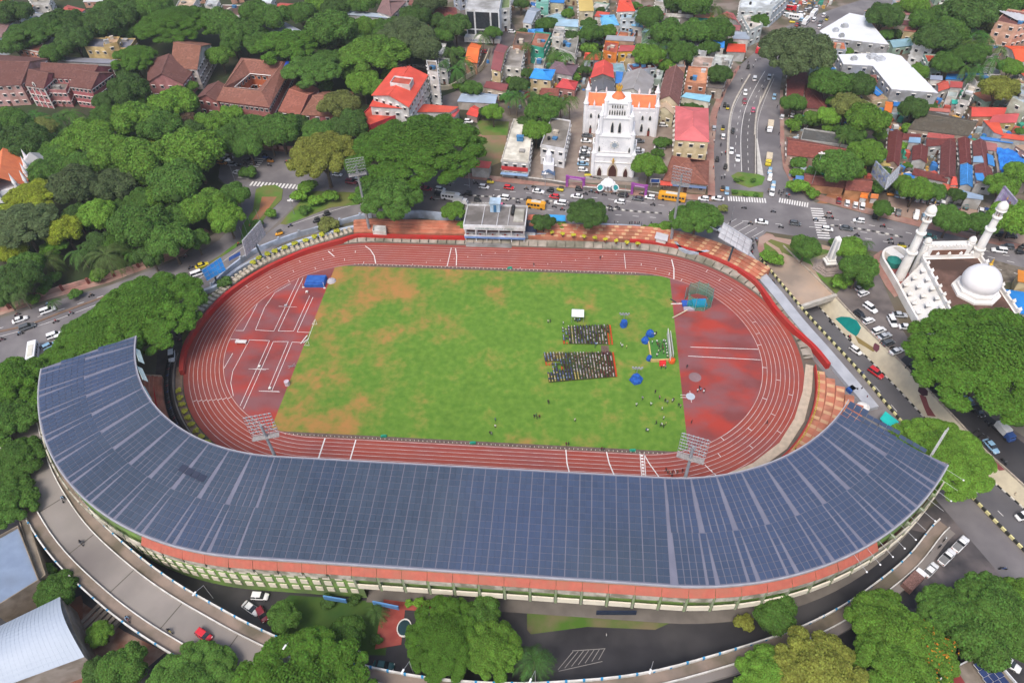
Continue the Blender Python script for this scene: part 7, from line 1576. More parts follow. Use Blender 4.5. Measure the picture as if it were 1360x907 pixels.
# ------------------------------------------------------------------ billboards
def billboard(lab,top,bot,zt,zb,post,mface,mback=None,posttop=None,npost=1):
 a,b=[GV(x,y,zt) for x,y in top]; c,d=[GV(x,y,zb) for x,y in bot]; m_=(a + b)/2; base=G(*post)
 t=thing('billboard',lab,'billboard',(base[0],base[1],0)); n=(b - a).cross(d - a).normalized()*.18; mb=MB(); mb.add([a,b,d,c,a + n,b + n,d + n,c + n],[(0,1,2,3),(7,6,5,4),(0,4,5,1),(1,5,6,2),(2,6,7,3),(3,7,4,0)]); f=part(t,'panel',mb,mface)
 fr=MB(); off=n*1.8
 for k in range(6): u=k/5; fr.tube(a.lerp(b,u) + off,c.lerp(d,u) + off,.06,4); fr.tube(a.lerp(b,u) - n,c.lerp(d,u) - n,.05,4)
 for k in range(4): v=k/3; fr.tube(a.lerp(c,v) + off,b.lerp(d,v) + off,.06,4); fr.tube(a.lerp(c,v) - n,b.lerp(d,v) - n,.05,4)
 part(t,'lattice',fr,M_gal); pm_=MB(); tp=(a + b + c + d)/4 + n*3; pm_.tube((base[0],base[1],0),(tp.x,tp.y,tp.z + .5),.38,8,.3); part(t,'post',pm_,mat('dark_steel',(.07,.10,.13),metal=.3,rough=.5)); return t
billboard('pale patterned back of a billboard over the western side road',[(322,320),(346,293)],[(327,341),(353,311)],13,7,(350,346),mat('patterned_grey',(.55,.56,.58),(.36,.39,.43),s=2.2,rough=.7,lo=.45,hi=.55))
billboard('grey slatted back of a billboard over the eastern service road',[(961,296),(998.5,320)],[(954,315),(994,339)],14,9,(966,351),mat('pale_board',(.55,.56,.60),(.45,.46,.5),s=.8))
billboard('bright blue billboard beside the rounded rain tree',[(268,359),(293,342)],[(275,373),(300,359)],9,5,(289.5,382),mat('sky_blue_vinyl',(.02,.22,.62),(.03,.27,.68),s=.3))
billboard('white and blue picture billboard leaning over the car park',[(1163,214),(1181,232)],[(1157,231),(1174,250)],13,7,(1176,255),mat('picture_vinyl',(.55,.6,.7),(.06,.13,.4),s=.5,c3=(.4,.42,.3),s2=.8))
billboard('pale edge on billboard twin beside the picture billboard',[(1180,236),(1196,220)],[(1176,252),(1192,236)],12,9,(1180,256),mat('pale_board',(.55,.56,.60),(.45,.46,.5),s=.8))
bp=billboard('purple poster billboard behind the right minaret',[(1334,247),(1351,267)],[(1321,268),(1340,286)],15,9,(1336,300),mat('purple_poster',(.25,.13,.36),(.5,.45,.6),s=.45,c3=(.45,.4,.55),s2=.25))
# oval motif of the poster
q=[GV(1340,272,12.2),GV(1347,264,12.9)]; mb=MB()
cc=(q[0] + q[1])/2; uu=(q[1] - q[0])/2; vv=uu.cross(Vector((0,-1,.3))).normalized()*.9
mb.add([cc + Vector((0,-.35,.1))] + [cc + Vector((0,-.35,.1)) + uu*1.1*math.cos(a) + vv*math.sin(a) for a in [k*math.pi/6 for k in range(12)]],[(0,1 + k,1 + (k + 1) % 12) for k in range(12)]); part(bp,'oval_motif',mb,mat('brown_motif',(.35,.12,.08)))
t=thing('bus_stop_sign','small blue and white panel sign on posts beside the side road','sign',(*G(320,344),0)); a,b,c,d=GV(304,342,3.2),GV(319,334,3.2),GV(304,347,2),GV(319,339,2); mb=MB(); mb.add([a,b,d,c],[(0,1,2,3)]); part(t,'panel',mb,mat('blue_panel',(.06,.13,.42))); mb=MB(); mb.tube((c.x,c.y,0),c,.08,5); mb.tube((d.x,d.y,0),d,.08,5); part(t,'post',mb,M_gal)
# flag poles at the long island, lamp masts at the road
for i,(bx,by,tx,ty) in enumerate(((324,318,313,311),(329,312,317,303),(335,305,322,297),(345,295,334,287))):
 p=G(bx,by); mb=MB(); mb.tube((p[0],p[1],0),(p[0],p[1],5.6),.07,5); solid('flag_pole',mb,M_gal,['nearest white flag pole on the long island','second white flag pole from the stadium on the island','third white flag pole from the stadium on the island','flag pole closest to the planted island'][i],'pole',group='flag poles on the long island')
def tallpole(px,py,h,lab,head=True):
 x,y=G(px,py); t=thing('lamp_mast',lab,'lamp mast',(x,y,0)); mb=MB(); mb.tube((0,0,0),(0,0,h),.13,6,.08); put('pole',mb.mesh('pole',M_gal),t)
 if head: mb=MB(); mb.box(0,0,h,2.2,.5,.3); mb.box(0,0,h + .3,.5,1.6,.2); put('lamp_head',mb.mesh('lamp_head',M_trim),t)
tallpole(1075,255,16,'tall slanting lamp mast over the red earth lot'); tallpole(624,250,11,'thin lamp mast on the main road beside the red roofed shelter'); tallpole(724,262,10,'thin lamp mast on the main road beside the parish house'); tallpole(312,240,9,'thin lamp mast at the western junction corner'); tallpole(391,285,6,'short lamp post on the garden island'); tallpole(829,268,7,'lamp post on the central kerb before the shrine',False); tallpole(970,296,7,'lamp mast beside the eastern billboard',False); tallpole(1136,300,6,'signal post at the zebra crossing by the obelisk',False)
# truss tower at the end of the solar roof and the strut lamps under its edge
t=thing('truss_arm','white steel truss boom standing out past the end of the solar roof','truss',(*G(1236,610,13),0)); a,b=GV(1236,606,14),GV(1258,570,19); mb=MB(); d=(b - a); s_=Vector((.5,.3,0))
for o_ in (s_,-s_,Vector((0,0,.8))): mb.tube(a + o_,b + o_,.06,5)
for k in range(12): p,q=a + d*(k/12),a + d*((k + 1)/12); mb.tube(p + s_,q - s_,.05,4); mb.tube(p - s_,q + Vector((0,0,.8)),.05,4); mb.tube(p + Vector((0,0,.8)),q + s_,.05,4)
part(t,'boom',mb,mat('white_steel',(.5,.5,.5))); mb=MB(); mb.tube((a.x,a.y,0),a,.25,8); part(t,'post',mb,mat('white_steel',(.5,.5,.5)))
LST=MB(); LST.tube((0,0,0),(0,4.2,-.6),.045,4); stm=LST.mesh('strut',mat('grey_strut',(.45,.45,.45))); LB=MB(); LB.lathe([(.05,-.18),(.2,-.08),(.18,.08),(.05,.15)],8); lbm=LB.mesh('lamp',mat('white_lamp',(.85,.85,.85)))
for i,a_ in enumerate([323.8 - k*2.5 for k in range(11)]):
 an=math.radians(a_); x,y=HR + 79.3*math.cos(an),79.3*math.sin(an); put('lamp_arm',stm,SR,loc=(x,y,15.3),rz=an - math.pi/2)
 if i % 2 == 0 or i > 5: put('lamp',lbm,SR,loc=(x + 4.2*math.cos(an),y + 4.2*math.sin(an),14.7))
# white panels along the western inner roof edge
for i in range(3):
 p=[GV(x,y,16.8) for x,y in ((179 + i*3,462 + i*24),(185 + i*5,480 + i*24))]; mb=MB(); mb.tube(p[0],p[1],.12,4); a,b=p; mb.add([a,b,b + Vector((1.1,0,-.9)),a + Vector((1.1,0,-.9))],[(0,1,2,3)]); mb.build('edge_panel',mat('pale_teal_panel',(.5,.62,.6)),SR)
mb=MB(); p=pxpoly([(190,508),(203,506),(208,535),(216,560),(200,545)],2); mb.prism(p,0,2.2); solid('red_stall',mb,mat('red_cloth',(.55,.02,.02)),'low red covered stall under the western inner roof edge','stall')
for i,(x,y) in enumerate(((1145,516),(1128,514))): pass
mb=MB(); c=G(1131,516,1); mb.box(c[0],c[1],0,2.2,1.6,1.2,.6); solid('blue_crate',mb,mat('blue_plastic',(.02,.08,.3)),'dark blue crate beside the eastern terrace','crate')
c=G(1146,541,3); mb=MB(); mb.lathe([(1.6,3),(1.7,3.4),(.9,3.9),(.1,4.0)],14,*c); mb.tube((c[0],c[1],0),(c[0],c[1],3),.12,6); solid('white_parasol',mb,M_trim,'round white parasol beside the end of the solar roof','parasol')
# boundary wall of the boulevard gardens: single pink slabs between posts
M_pk=mat('pink_wall',(.55,.30,.24),(.45,.25,.21),s=.6,c3=(.25,.16,.13),s2=.2)
def pinkwall(L,lab):
 p=pxpoly(L); t=thing('garden_wall',lab,'wall',(p[0][0],p[0][1],0)); m2=MB(); m2.box(0,0,0,7.2,.35,1.9); me=m2.mesh('wall_panel',M_pk); m3=MB(); m3.box(0,0,0,.8,.9,2.3); pe=m3.mesh('post',mat('maroon_post',(.16,.04,.03)))
 for x,y,h in along(smoothline(p,4),8.1): put('wall_panel',me,t,loc=(x - p[0][0] + 4*math.cos(h),y - p[0][1] + 4*math.sin(h),0),rz=h); put('post',pe,t,loc=(x - p[0][0],y - p[0][1],0),rz=h)
pinkwall([(-60,430),(0,414),(66,391),(146,369),(198,350),(236,335)],'long pink slab wall with dark posts along the boulevard'); pinkwall([(298,194),(344,196),(392,201)],'pink slab wall behind the western junction')
for L,lab in (([(583,120),(600,118),(622,104),(640,92),(650,70)],'cream wall along the bend of the back lane'),):
 mb=MB(); mb.sweep(smoothline(pxpoly(L),4),.4,0,2.2); solid('lane_wall',mb,M_cream,lab,'wall')
road('back_lane',[(588,128),(604,122),(630,104),(648,88),(656,62),(640,40),(612,36),(610,-20),(618,-20),(622,30),(680,30),(690,50),(668,70),(660,98),(636,124),(606,146),(588,146)],.028,M_asph3)
road('narrow_street',[(845,60),(848,40),(842,-10),(850,-10),(856,40),(860,70),(852,88)],.03,mat('street_dirt',(.3,.22,.19),(.24,.18,.16),s=.3))
road('stadium_lane',[(212,430),(243,430),(240,480),(236,520),(250,565),(230,580),(205,520)],.03,mat('brown_asphalt',(.06,.045,.038),(.085,.065,.055),s=.3))
# white spired church among the trees at the left edge
def spired():
 c=G(30,262,0); t=thing('spired_church','white spired church with orange tiled roof deep in the left trees','church',(c[0],c[1],0),.5); LANDMARKS.append(('orange roofed spired church',c)); mb=MB(); mb.box(0,0,0,13,22,10); put('nave_wall',mb.mesh('nave_wall',M_stone),t); mb=MB(); slab(mb,[(-7,-11.5,10),(0,-11.5,15.5),(0,11.5,15.5),(-7,11.5,10)]); slab(mb,[(7,11.5,10),(0,11.5,15.5),(0,-11.5,15.5),(7,-11.5,10)]); put('nave_roof',mb.mesh('nave_roof',M_orange),t)
 pm=MB(); pm.lathe([(.6,0),(.6,12),(.8,12.2),(0,16.5)],6,cap=False); me=pm.mesh('spire',M_stone)
 for x,y in ((-7,-11),(7,-11),(-7,0),(7,0),(-7,11),(7,11),(-3.5,-11.4),(3.5,-11.4),(-7,-5.5),(7,-5.5),(7,5.5),(-7,5.5)): put('spire',me,t,loc=(x,y,0))
 mb=MB(); mb.box(9.5,4,0,8,8,11.5); put('side_tower',mb.mesh('side_tower',M_stone),t); mb=MB(); mb.lathe([(5.4,11.5),(.1,15)],4,9.5,4,a0=math.pi/4,cap=False); put('tower_roof',mb.mesh('tower_roof',M_slab),t,color=(.62,.62,.66)); FOOT.append((c[0],c[1],14,[(c[0] - 10,c[1] - 12),(c[0] + 15,c[1] - 12),(c[0] + 15,c[1] + 12),(c[0] - 10,c[1] + 12)]))
spired()
# ------------------------------------------------------------------ more greenery and clutter between the houses
def inpoly(p,poly):
 c=False; n=len(poly)
 for i in range(n):
  a,b=poly[i],poly[(i + 1) % n]
  if (a[1] > p[1]) != (b[1] > p[1]) and p[0] < (b[0] - a[0])*(p[1] - a[1])/(b[1] - a[1]) + a[0]: c=not c
 return c
NOGO=[pxpoly(L) for L in ([(938,268),(940,180),(952,110),(985,74),(1050,24),(1240,-30),(1200,10),(1080,60),(1048,100),(1048,240),(1080,256),(1400,330),(1400,400),(550,300),(230,400),(-100,480),(-100,405),(235,330),(300,300),(280,190),(400,192),(560,225),(700,236)],[(680,236),(735,150),(770,120),(905,120),(905,250),(680,240)],[(580,155),(600,118),(650,84),(655,20),(690,20),(690,70),(620,150)],[(840,100),(846,-10),(856,-10),(862,90)])]
TREEPOS=[(o.location.x,o.location.y) for o in THINGS if o.get('category') in ('tree','palm','bush')]
def free(x,y,r,tr):
 if any(inpoly((x,y),n) for n in NOGO): return False
 for fx,fy,fr,q in FOOT:
  d=math.hypot(fx - x,fy - y)
  if d < fr + r:
   if inpoly((x,y),q): return False
   for i in range(len(q)):
    a,b=Vector(q[i]),Vector(q[(i + 1) % len(q)]); t=max(0,min(1,(Vector((x,y)) - a).dot(b - a)/max(1e-6,(b - a).length_squared)))
    if (a + (b - a)*t - Vector((x,y))).length < r*.75: return False
 return all((tx - x) ** 2 + (ty - y) ** 2 > (r*tr) ** 2 for tx,ty in TREEPOS)
fr_=random.Random(77)
KEEP=[(0,165,55,158),(185,300,35,132),(255,402,68,164),(360,480,100,172),(462,620,75,185),(0,90,215,285),(105,190,45,95),(355,408,22,62),(65,118,0,34),(0,40,20,75),(280,335,0,28),(560,690,0,40)]
def fill(zone,n,r0,r1,kinds,cols,tr):
 k=0; xs=[p[0] for p in zone]; ys=[p[1] for p in zone]
 for _ in range(n*25):
  if k >= n: break
  px,py=fr_.uniform(min(xs),max(xs)),fr_.uniform(min(ys),max(ys))
  if not inpoly((px,py),zone): continue
  if any(a < px < b and c < py < d for a,b,c,d in KEEP): continue
  r=fr_.uniform(r0,r1); gx,gy=G(px,py,4); R=r*.32
  if free(gx,gy,R,tr): tree(px,py,r,fr_.choice(kinds),fr_.choice(cols)); TREEPOS.append((gx,gy)); k += 1
PAL=[((.6,.09,.05),'red'),((.58,.2,.1),'orange'),((.24,.1,.08),'brown'),((.5,.5,.5),'pale grey'),((.3,.3,.32),'dark grey'),((.06,.27,.6),'blue'),((.6,.58,.54),'white'),((.25,.42,.5),'pale blue'),((.17,.05,.045),'maroon'),((.45,.3,.2),'tan')]
WAL=[((.62,.6,.57),'white'),((.6,.5,.32),'cream'),((.5,.52,.55),'grey'),((.55,.3,.22),'salmon'),((.35,.5,.42),'green'),((.45,.5,.6),'bluish')]
def infill(zone,n):
 k=0; xs=[p[0] for p in zone]; ys=[p[1] for p in zone]
 for _ in range(n*30):
  if k >= n: break
  px,py=fr_.uniform(min(xs),max(xs)),fr_.uniform(min(ys),max(ys)); w,d,a=fr_.uniform(7,12),fr_.uniform(6,10),fr_.uniform(-.3,.3) + fr_.choice((0,.4)); x,y=G(px,py,4)
  if not inpoly((px,py),zone) or any(u < px < v and m_ < py < q for u,v,m_,q in KEEP) or not free(x,y,(w + d)/2.6,.75): continue
  c_,s_=math.cos(a),math.sin(a); q=[(x + u*c_ - v*s_,y + u*s_ + v*c_) for u,v in ((-w/2,-d/2),(w/2,-d/2),(w/2,d/2),(-w/2,d/2))]; rc,rn=fr_.choice(PAL); wc,wn=fr_.choice(WAL); rf=fr_.choice(('flat','flat','gable','hip','shed')); k += 1
  bld('house','small %s house with %s %s roof' % (wn,rn,{'flat': 'flat','gable': 'gabled','hip': 'hipped','shed': 'sloping'}[rf]),q,fr_.choice((3.4,4,6.2,6.8)),rf,wc,rc,fr_.uniform(1,2),over=.3 if rf != 'flat' else 0,rm=M_tile if rn == 'brown' else None,world=True,step=3.6)
infill([(600,-14),(868,-14),(940,60),(940,112),(760,112),(650,140),(640,40)],34)
infill([(1085,90),(1175,-10),(1372,-10),(1372,240),(1200,160)],44)
infill([(0,-14),(560,-14),(560,22),(0,30)],18)
fill([(0,0),(600,0),(600,150),(480,200),(290,180),(240,300),(130,360),(0,400)],95,13,23,'rrru','dmmbmgd',1.0)
fill([(600,0),(860,0),(935,60),(935,150),(760,130),(650,160),(600,110)],36,6,12,'rs','dmmbd',1.0)
fill([(1055,70),(1200,0),(1360,0),(1360,240),(1200,240),(1060,230)],45,6,13,'rsr','dmmbd',1.0)
def clutter(zone,n,lab,seed):
 g=random.Random(seed); m=[mat('junk_' + str(i),c) for i,c in enumerate(((.6,.58,.55),(.05,.2,.5),(.5,.1,.07),(.3,.2,.13),(.12,.11,.1),(.6,.35,.08),(.35,.42,.45),(.05,.3,.2)))]; mb=MB(); xs=[p[0] for p in zone]; ys=[p[1] for p in zone]; k=0
 for _ in range(n*12):
  if k >= n: break
  px,py=g.uniform(min(xs),max(xs)),g.uniform(min(ys),max(ys)); x,y=G(px,py)
  if not inpoly((px,py),zone) or any(inpoly((x,y),q) for q in NOGO) or any(inpoly((x,y),f[3]) for f in FOOT if math.hypot(f[0] - x,f[1] - y) < f[2]): continue
  k += 1; s=g.choice((.5,.8,1.2,2.0)); mb.box(x,y,.02,s*g.uniform(.6,1.4),s*g.uniform(.5,1.2),g.uniform(.2,1.4) if s < 1.5 else g.uniform(1.5,2.4),g.uniform(0,3),g.randrange(8))
 tag(mb.build('clutter',m,kind='stuff'),lab,'clutter')
clutter([(1160,130),(1360,120),(1360,250),(1190,245)],420,'crates, sheets and oddments littering the market quarter',1)
clutter([(640,10),(930,10),(930,110),(650,150)],260,'oddments lying in the yards behind the church',2)
clutter([(1045,160),(1150,160),(1160,255),(1050,250)],110,'oddments round the rusty warehouses',3)
clutter([(1040,0),(1110,-6),(1100,30),(1050,42)],70,'stalls, crates and oddments round the bus stand',5)
# ------------------------------------------------------------------ things on the field
def fp(px,py,z=0): return G(px,py,z)
# white canopy
c=fp(767,424); t=thing('canopy_tent','white square canopy tent with people sheltering beneath','tent',(c[0],c[1],.06)); mb=MB(); slab(mb,[(-1.9,-1.6,2.6),(1.9,-1.6,2.6),(1.9,1.6,2.6),(-1.9,1.6,2.6)],.1); mb.lathe([(2.4,2.6),(.05,3.1)],4,a0=math.pi/4,cap=False); put('canopy',mb.mesh('canopy',mat('white_cloth',(.82,.82,.82))),t)
lg=MB(); lg.tube((0,0,0),(0,0,2.55),.05,5); lm=lg.mesh('leg',M_gal)
for x in (-1.8,1.8):
 for y in (-1.5,1.5): put('leg',lm,t,loc=(x,y,0))
LANDMARKS.append(('white canopy tent',c))
# loudspeaker towers under blue covers with lamp bars
def stack(px,py,lab,wide):
 c=fp(px,py); t=thing('speaker_tower',lab,'speaker tower',(c[0],c[1],.06)); rr=random.Random(int(px)); mb=MB(); n=10
 for k in range(3):
  pr=[]; 
 prof=[(1.5*wide,0),(1.35*wide,.8),(1.0,1.5),(.85,2.2),(.3,2.5)]; mb.lathe(prof,10); mb.v=[(x*rr.uniform(.8,1.15),y*rr.uniform(.75,1.1),z) for x,y,z in mb.v]; put('cover',mb.mesh('cover',mat('blue_cover',(.02,.11,.45),(.01,.06,.28),s=1.2)),t)
 mb=MB(); mb.tube((0,.9,0),(0,.9,4.4),.09,6); mb.tube((-1.5,.9,4.2),(1.5,.9,4.2),.07,4); mb.tube((-1.4,.9,3.7),(1.4,.9,3.7),.06,4); put('stand',mb.mesh('stand',M_gal),t)
 l2=MB(); l2.lathe([(.12,-.15),(.3,.0),(.3,.2),(.1,.28)],8); me=l2.mesh('lamp',mat('lamp_housing',(.55,.55,.57),rough=.4))
 for k in range(7): put('lamp',me,t,loc=(-1.3 + k*.43,.9,4.3 - (k % 2)*.5))
stack(828,433,'blue covered speaker tower on the worn patch of the field',.8); stack(845,505,'blue covered speaker tower nearest the open lawn below the stage',1.3)
# stage
def stage():
 q=pxpoly([(861,453),(888,451),(889,478),(865,479)],.6); c=((q[0][0] + q[2][0])/2,(q[0][1] + q[2][1])/2); t=thing('stage','green carpeted open stage with yellow edge and red steps','stage',(c[0],c[1],.06)); LANDMARKS.append(('green stage',c))
 mb=MB(); mb.prism(q,.06,.9); part(t,'deck',mb,mat('green_carpet',(.06,.2,.03),(.05,.16,.03),s=1))
 for a,b in ((q[0],q[3]),(q[3],q[2])): mb=MB(); mb.sweep([a,b],.35,.06,1.05); part(t,'edge',mb,mat('mustard_edge',(.55,.42,.16)))
 a,b=fp(886,444,1),fp(890,480,1); mb=MB(); mb.sweep([a,b],.15,.9,3.6); part(t,'backdrop',mb,M_trim); a,b=fp(889,448,1),fp(893,479,1); mb=MB(); mb.sweep([a,b],.12,2.2,3.9); part(t,'backdrop_rail',mb,mat('steel_rail',(.6,.6,.55)))
 c2=fp(880,484); s=thing('steps','short red carpeted steps leading down from the green stage','steps',(c2[0],c2[1],.06)); 
 for k in range(3): mb=MB(); mb.box(0,1.0 - k*.75,0,1.9,.75,.75 - k*.25); put('step',mb.mesh('step',mat('red_carpet',(.6,.03,.03))),s)
 c3=fp(892,481); mb=MB(); mb.lathe([(.9,0),(1.0,.6),(.9,1.3),(.3,1.6)],10); put('orange_umbrella',mb.mesh('orange_umbrella',mat('orange_fabric',(.7,.12,.02))),None,loc=(c3[0],c3[1],.06),label='orange red covered cooler at the corner of the stage',cat='cooler')
 for i,(x,y,w) in enumerate(((857,454,1.3),(862,478,.9),(863,445,1.4))):
  p=fp(x,y); mb=MB(); mb.lathe([(w,0),(w*.95,.9),(w*.6,1.7),(.2,2.0)],8); mb.v=[(vx*wrand.uniform(.8,1.1),vy*wrand.uniform(.8,1.1),vz) for vx,vy,vz in mb.v]; put('covered_speaker',mb.mesh('covered_speaker',mat('blue_cover',(.02,.11,.45),(.01,.06,.28),s=1.2)),None,loc=(p[0],p[1],.06),label=['blue covered speaker at the far left corner of the stage','small blue covered speaker at the near left corner of the stage','blue covered speaker behind the stage'][i],cat='speaker')
stage()
# hammer cage: posts, green net panels, blue mats
def cage():
 c=fp(927,402); t=thing('hammer_cage','green netted hammer cage with blue mats on the eastern court','cage',(c[0],c[1],.05)); LANDMARKS.append(('green hammer cage',c)); pts=[G(*p) for p in ((908,404),(914,389),(928,384),(944,390),(948,403),(940,414),(922,420),(912,414))]
 pts=[(c[0] + 4.3*math.cos(a),c[1] + 4.2*math.sin(a)) for a in [math.radians(-150 + k*40) for k in range(9)]]
 m_=mat('green_net',(.01,.30,.20),(.02,.38,.26),s=1,alpha=.5); 
 for k in range(8):
  a,b=pts[k],pts[k + 1]; mb=MB(); n=5
  for i in range(n):
   u0,u1=i/n,(i + 1)/n; sag=lambda u: .5*math.sin(math.pi*u)
   p0=(a[0] + (b[0] - a[0])*u0,a[1] + (b[1] - a[1])*u0); p1=(a[0] + (b[0] - a[0])*u1,a[1] + (b[1] - a[1])*u1); mb.add([(*p0,.1),(*p1,.1),(*p1,5.4 - sag(u1)),(*p0,5.4 - sag(u0))],[(0,1,2,3)])
  part(t,'net_panel',mb,m_)
 for p in pts: mb=MB(); mb.tube((p[0],p[1],0),(p[0],p[1],5.6),.08,6); part(t,'post',mb,M_gal)
 for x,y,w,h,nm,col in ((-3.6,-1.0,3.0,2.4,'blue_mat',(.03,.10,.42)),(.3,-.6,4.4,3.2,'blue_mat',(.02,.22,.62)),(-3.2,-3.4,3.2,1.4,'grey_mat',(.4,.36,.42))): mb=MB(); mb.box(x,y,0,w,h,.7,.1); put(nm,mb.mesh(nm,mat(nm + str(int(x)),col,rough=.6)),t)
 p,q=fp(893,423),fp(913,413); mb=MB(); mb.tube((*p,.3),(*q,.5),.22,6); solid('net_roll',mb,mat('beige_cloth',(.5,.42,.3)),'beige rolled net lying beside the green hammer cage','roll')
 p,q=fp(892,403),fp(905,405); mb=MB(); mb.box((p[0] + q[0])/2,(p[1] + q[1])/2,.05,3.6,.25,.25,.1); solid('white_beam',mb,M_trim,'white beam lying between the field edge and the cage','beam'); p,q=fp(890,398),fp(898,403); mb=MB(); mb.tube((*p,.35),(*q,.35),.2,6); solid('cage_pole',mb,mat('dark_green_steel',(.04,.07,.05)),'dark pole bundle lying left of the green cage','pole')
cage()
# high-jump bed, pole-vault boxes, hurdles, benches, goals
def bed():
 c=fp(420,376); t=thing('high_jump_bed','big blue high jump landing bed on the western court','landing bed',(c[0],c[1],.05)); LANDMARKS.append(('blue landing bed',c)); mb=MB(); mb.box(0,0,0,6.6,4.6,1.2,.05); mb.box(0,.4,1.2,6.3,3.6,.35,.05); put('mattress',mb.mesh('mattress',mat('bed_blue',(.015,.075,.30),(.03,.12,.4),s=.7)),t)
 for x in (-3.7,3.5): mb=MB(); mb.tube((x,-2.4,0),(x,-2.4,2.6),.07,5); mb.box(x,-2.4,0,.7,.5,.1); put('upright',mb.mesh('upright',M_trim),t)
 mb=MB(); mb.lathe([(1.6,0),(1.2,.5),(.2,.8)],8,4.9,1.2); put('grey_cover',mb.mesh('grey_cover',mat('grey_cover',(.45,.42,.44))),t)
bed()
def smallgear():
 def g_(px,py,w,d,h,nm,lab,col,cat,rz=0): c=fp(px,py); mb=MB(); mb.box(0,0,h*.7,w,d,h*.3,rz); [mb.box(sx*w*.45,sy*d*.4,0,.09,.09,h*.72,rz) for sx in (-1,1) for sy in (-1,1)]; put(nm,mb.mesh(nm,mat(nm + lab[:6],col)),None,loc=(c[0],c[1],.05),label=lab,cat=cat)
 g_(321,456,3.4,1.2,.9,'white_bench','white bench above the dark pit of the western court',(.65,.62,.6),'bench')
 g_(345,488,.7,.7,.7,'marker_box','white marker box on the middle runway',(.7,.68,.62),'box'); g_(359,517,.7,.7,.7,'marker_box','white marker box at the near end of the long runway',(.7,.65,.5),'box'); g_(408,389,.7,.7,.7,'marker_box','white marker box below the blue landing bed',(.7,.7,.6),'box'); g_(380,407,.8,.6,.6,'marker_box','grey marker box on the upper runway cross line',(.4,.4,.4),'box')
 c=fp(382,511); mb=MB(); mb.lathe([(.75,0),(.75,1.5)],8); put('rolled_cover',mb.mesh('rolled_cover',mat('pale_lilac',(.55,.45,.5))),None,loc=(c[0],c[1],.05),label='pale upright roll beside the western field edge',cat='roll')
 c=fp(388,488); mb=MB(); mb.tube((-1.2,0,.4),(1.2,.3,.6),.07,5); mb.tube((-1,-.5,0),(.8,.8,1.0),.06,5); mb.tube((0,.8,0),(.4,-.7,1),.06,5); put('folded_hurdle',mb.mesh('folded_hurdle',M_gal),None,loc=(c[0],c[1],.05),label='tangled grey hurdle frames near the western field edge',cat='hurdle'); c=fp(405,453); mb=MB(); mb.tube((-.8,-1.5,.3),(.5,1.6,.9),.16,5); mb.tube((-.2,-1,.2),(1,1,.2),.14,5); put('hurdle_pile',mb.mesh('hurdle_pile',M_trim),None,loc=(c[0],c[1],.05),label='white pile of frames by the western goal',cat='frames')
 # goal: leaning white frame
 a,b=fp(411,459),fp(421,431); mb=MB(); up=2.3
 mb.tube((*a,.05),(*a,up),.07,6); mb.tube((*b,.05),(*b,up),.07,6); mb.tube((*a,up),(*b,up),.07,6); mb.tube((*a,.08),(a[0] - 1.6,a[1],.08),.05,5); mb.tube((*b,.08),(b[0] - 1.6,b[1],.08),.05,5); mb.tube((a[0] - 1.6,a[1],.08),(*a,up),.05,5); mb.tube((b[0] - 1.6,b[1],.08),(*b,up),.05,5)
 solid('football_goal',mb,M_trim,'white goal frame standing on the western field edge','goal')
 # throwing circle
 c=fp(917,526.5); mb=MB(); mb.lathe([(1.25,0),(1.25,.02)],28); put('throwing_circle',mb.mesh('throwing_circle',mat('pale_circle',(.42,.47,.52))),None,loc=(c[0],c[1],.05),kind='structure'); mb=MB(); mb.box(c[0] - 1.9,c[1] + .4,.055,1.8,.12,.01,.05); mb.box(c[0] - 1.9,c[1] - .5,.055,1.8,.12,.01,.05); mb.box(c[0],c[1] + 1.6,.055,.12,.9,.01); mb.box(c[0] + .1,c[1] - 1.7,.055,.12,.9,.01); mb.build('circle_marking',M_white,kind='structure')
 c=fp(923,501); sheet('worn_circle',[(c[0] + 1.8*math.cos(a),c[1] + 1.8*math.sin(a)) for a in [k*math.pi/8 for k in range(16)]],.05,mat('worn_grey',(.24,.15,.155)),px=False)
 for i,(x,y) in enumerate(((510,580),(628,589),(840,599),(677,357))): c=fp(x,y); mb=MB(); mb.box(0,0,0,1.6,.6,.5,.1); mb.box(.2,0,.5,1.0,.4,.25,.1); put('green_crate',mb.mesh('green_crate',mat('sea_green',(.02,.28,.18))),None,loc=(c[0],c[1],.06),label=['green crate on the near kerb at the western end','green crate on the near kerb below the field centre','green crate on the near kerb beside the finish gate','green crate on the far kerb below the pavilion'][i],cat='crate')
 # lane marker blocks at the finish
 # field-edge bollards
 bm_=MB(); bm_.lathe([(.12,0),(.12,.28),(.03,.34)],5); me=bm_.mesh('kerb_marker',mat('pale_marker',(.65,.62,.5)))
 a=bpy.data.objects['running_track']
 for (x,y,h) in along([(-HALF - 8,-35.9),(HALF + 6,-35.9)],1.15)[:90]: put('kerb_marker',me,a,loc=(x,y,.05))
 for (x,y,h) in along([(-HALF - 6,35.9),(HALF + 2,35.9)],1.3)[:75]: put('kerb_marker',me,a,loc=(x,y,.05))
smallgear()
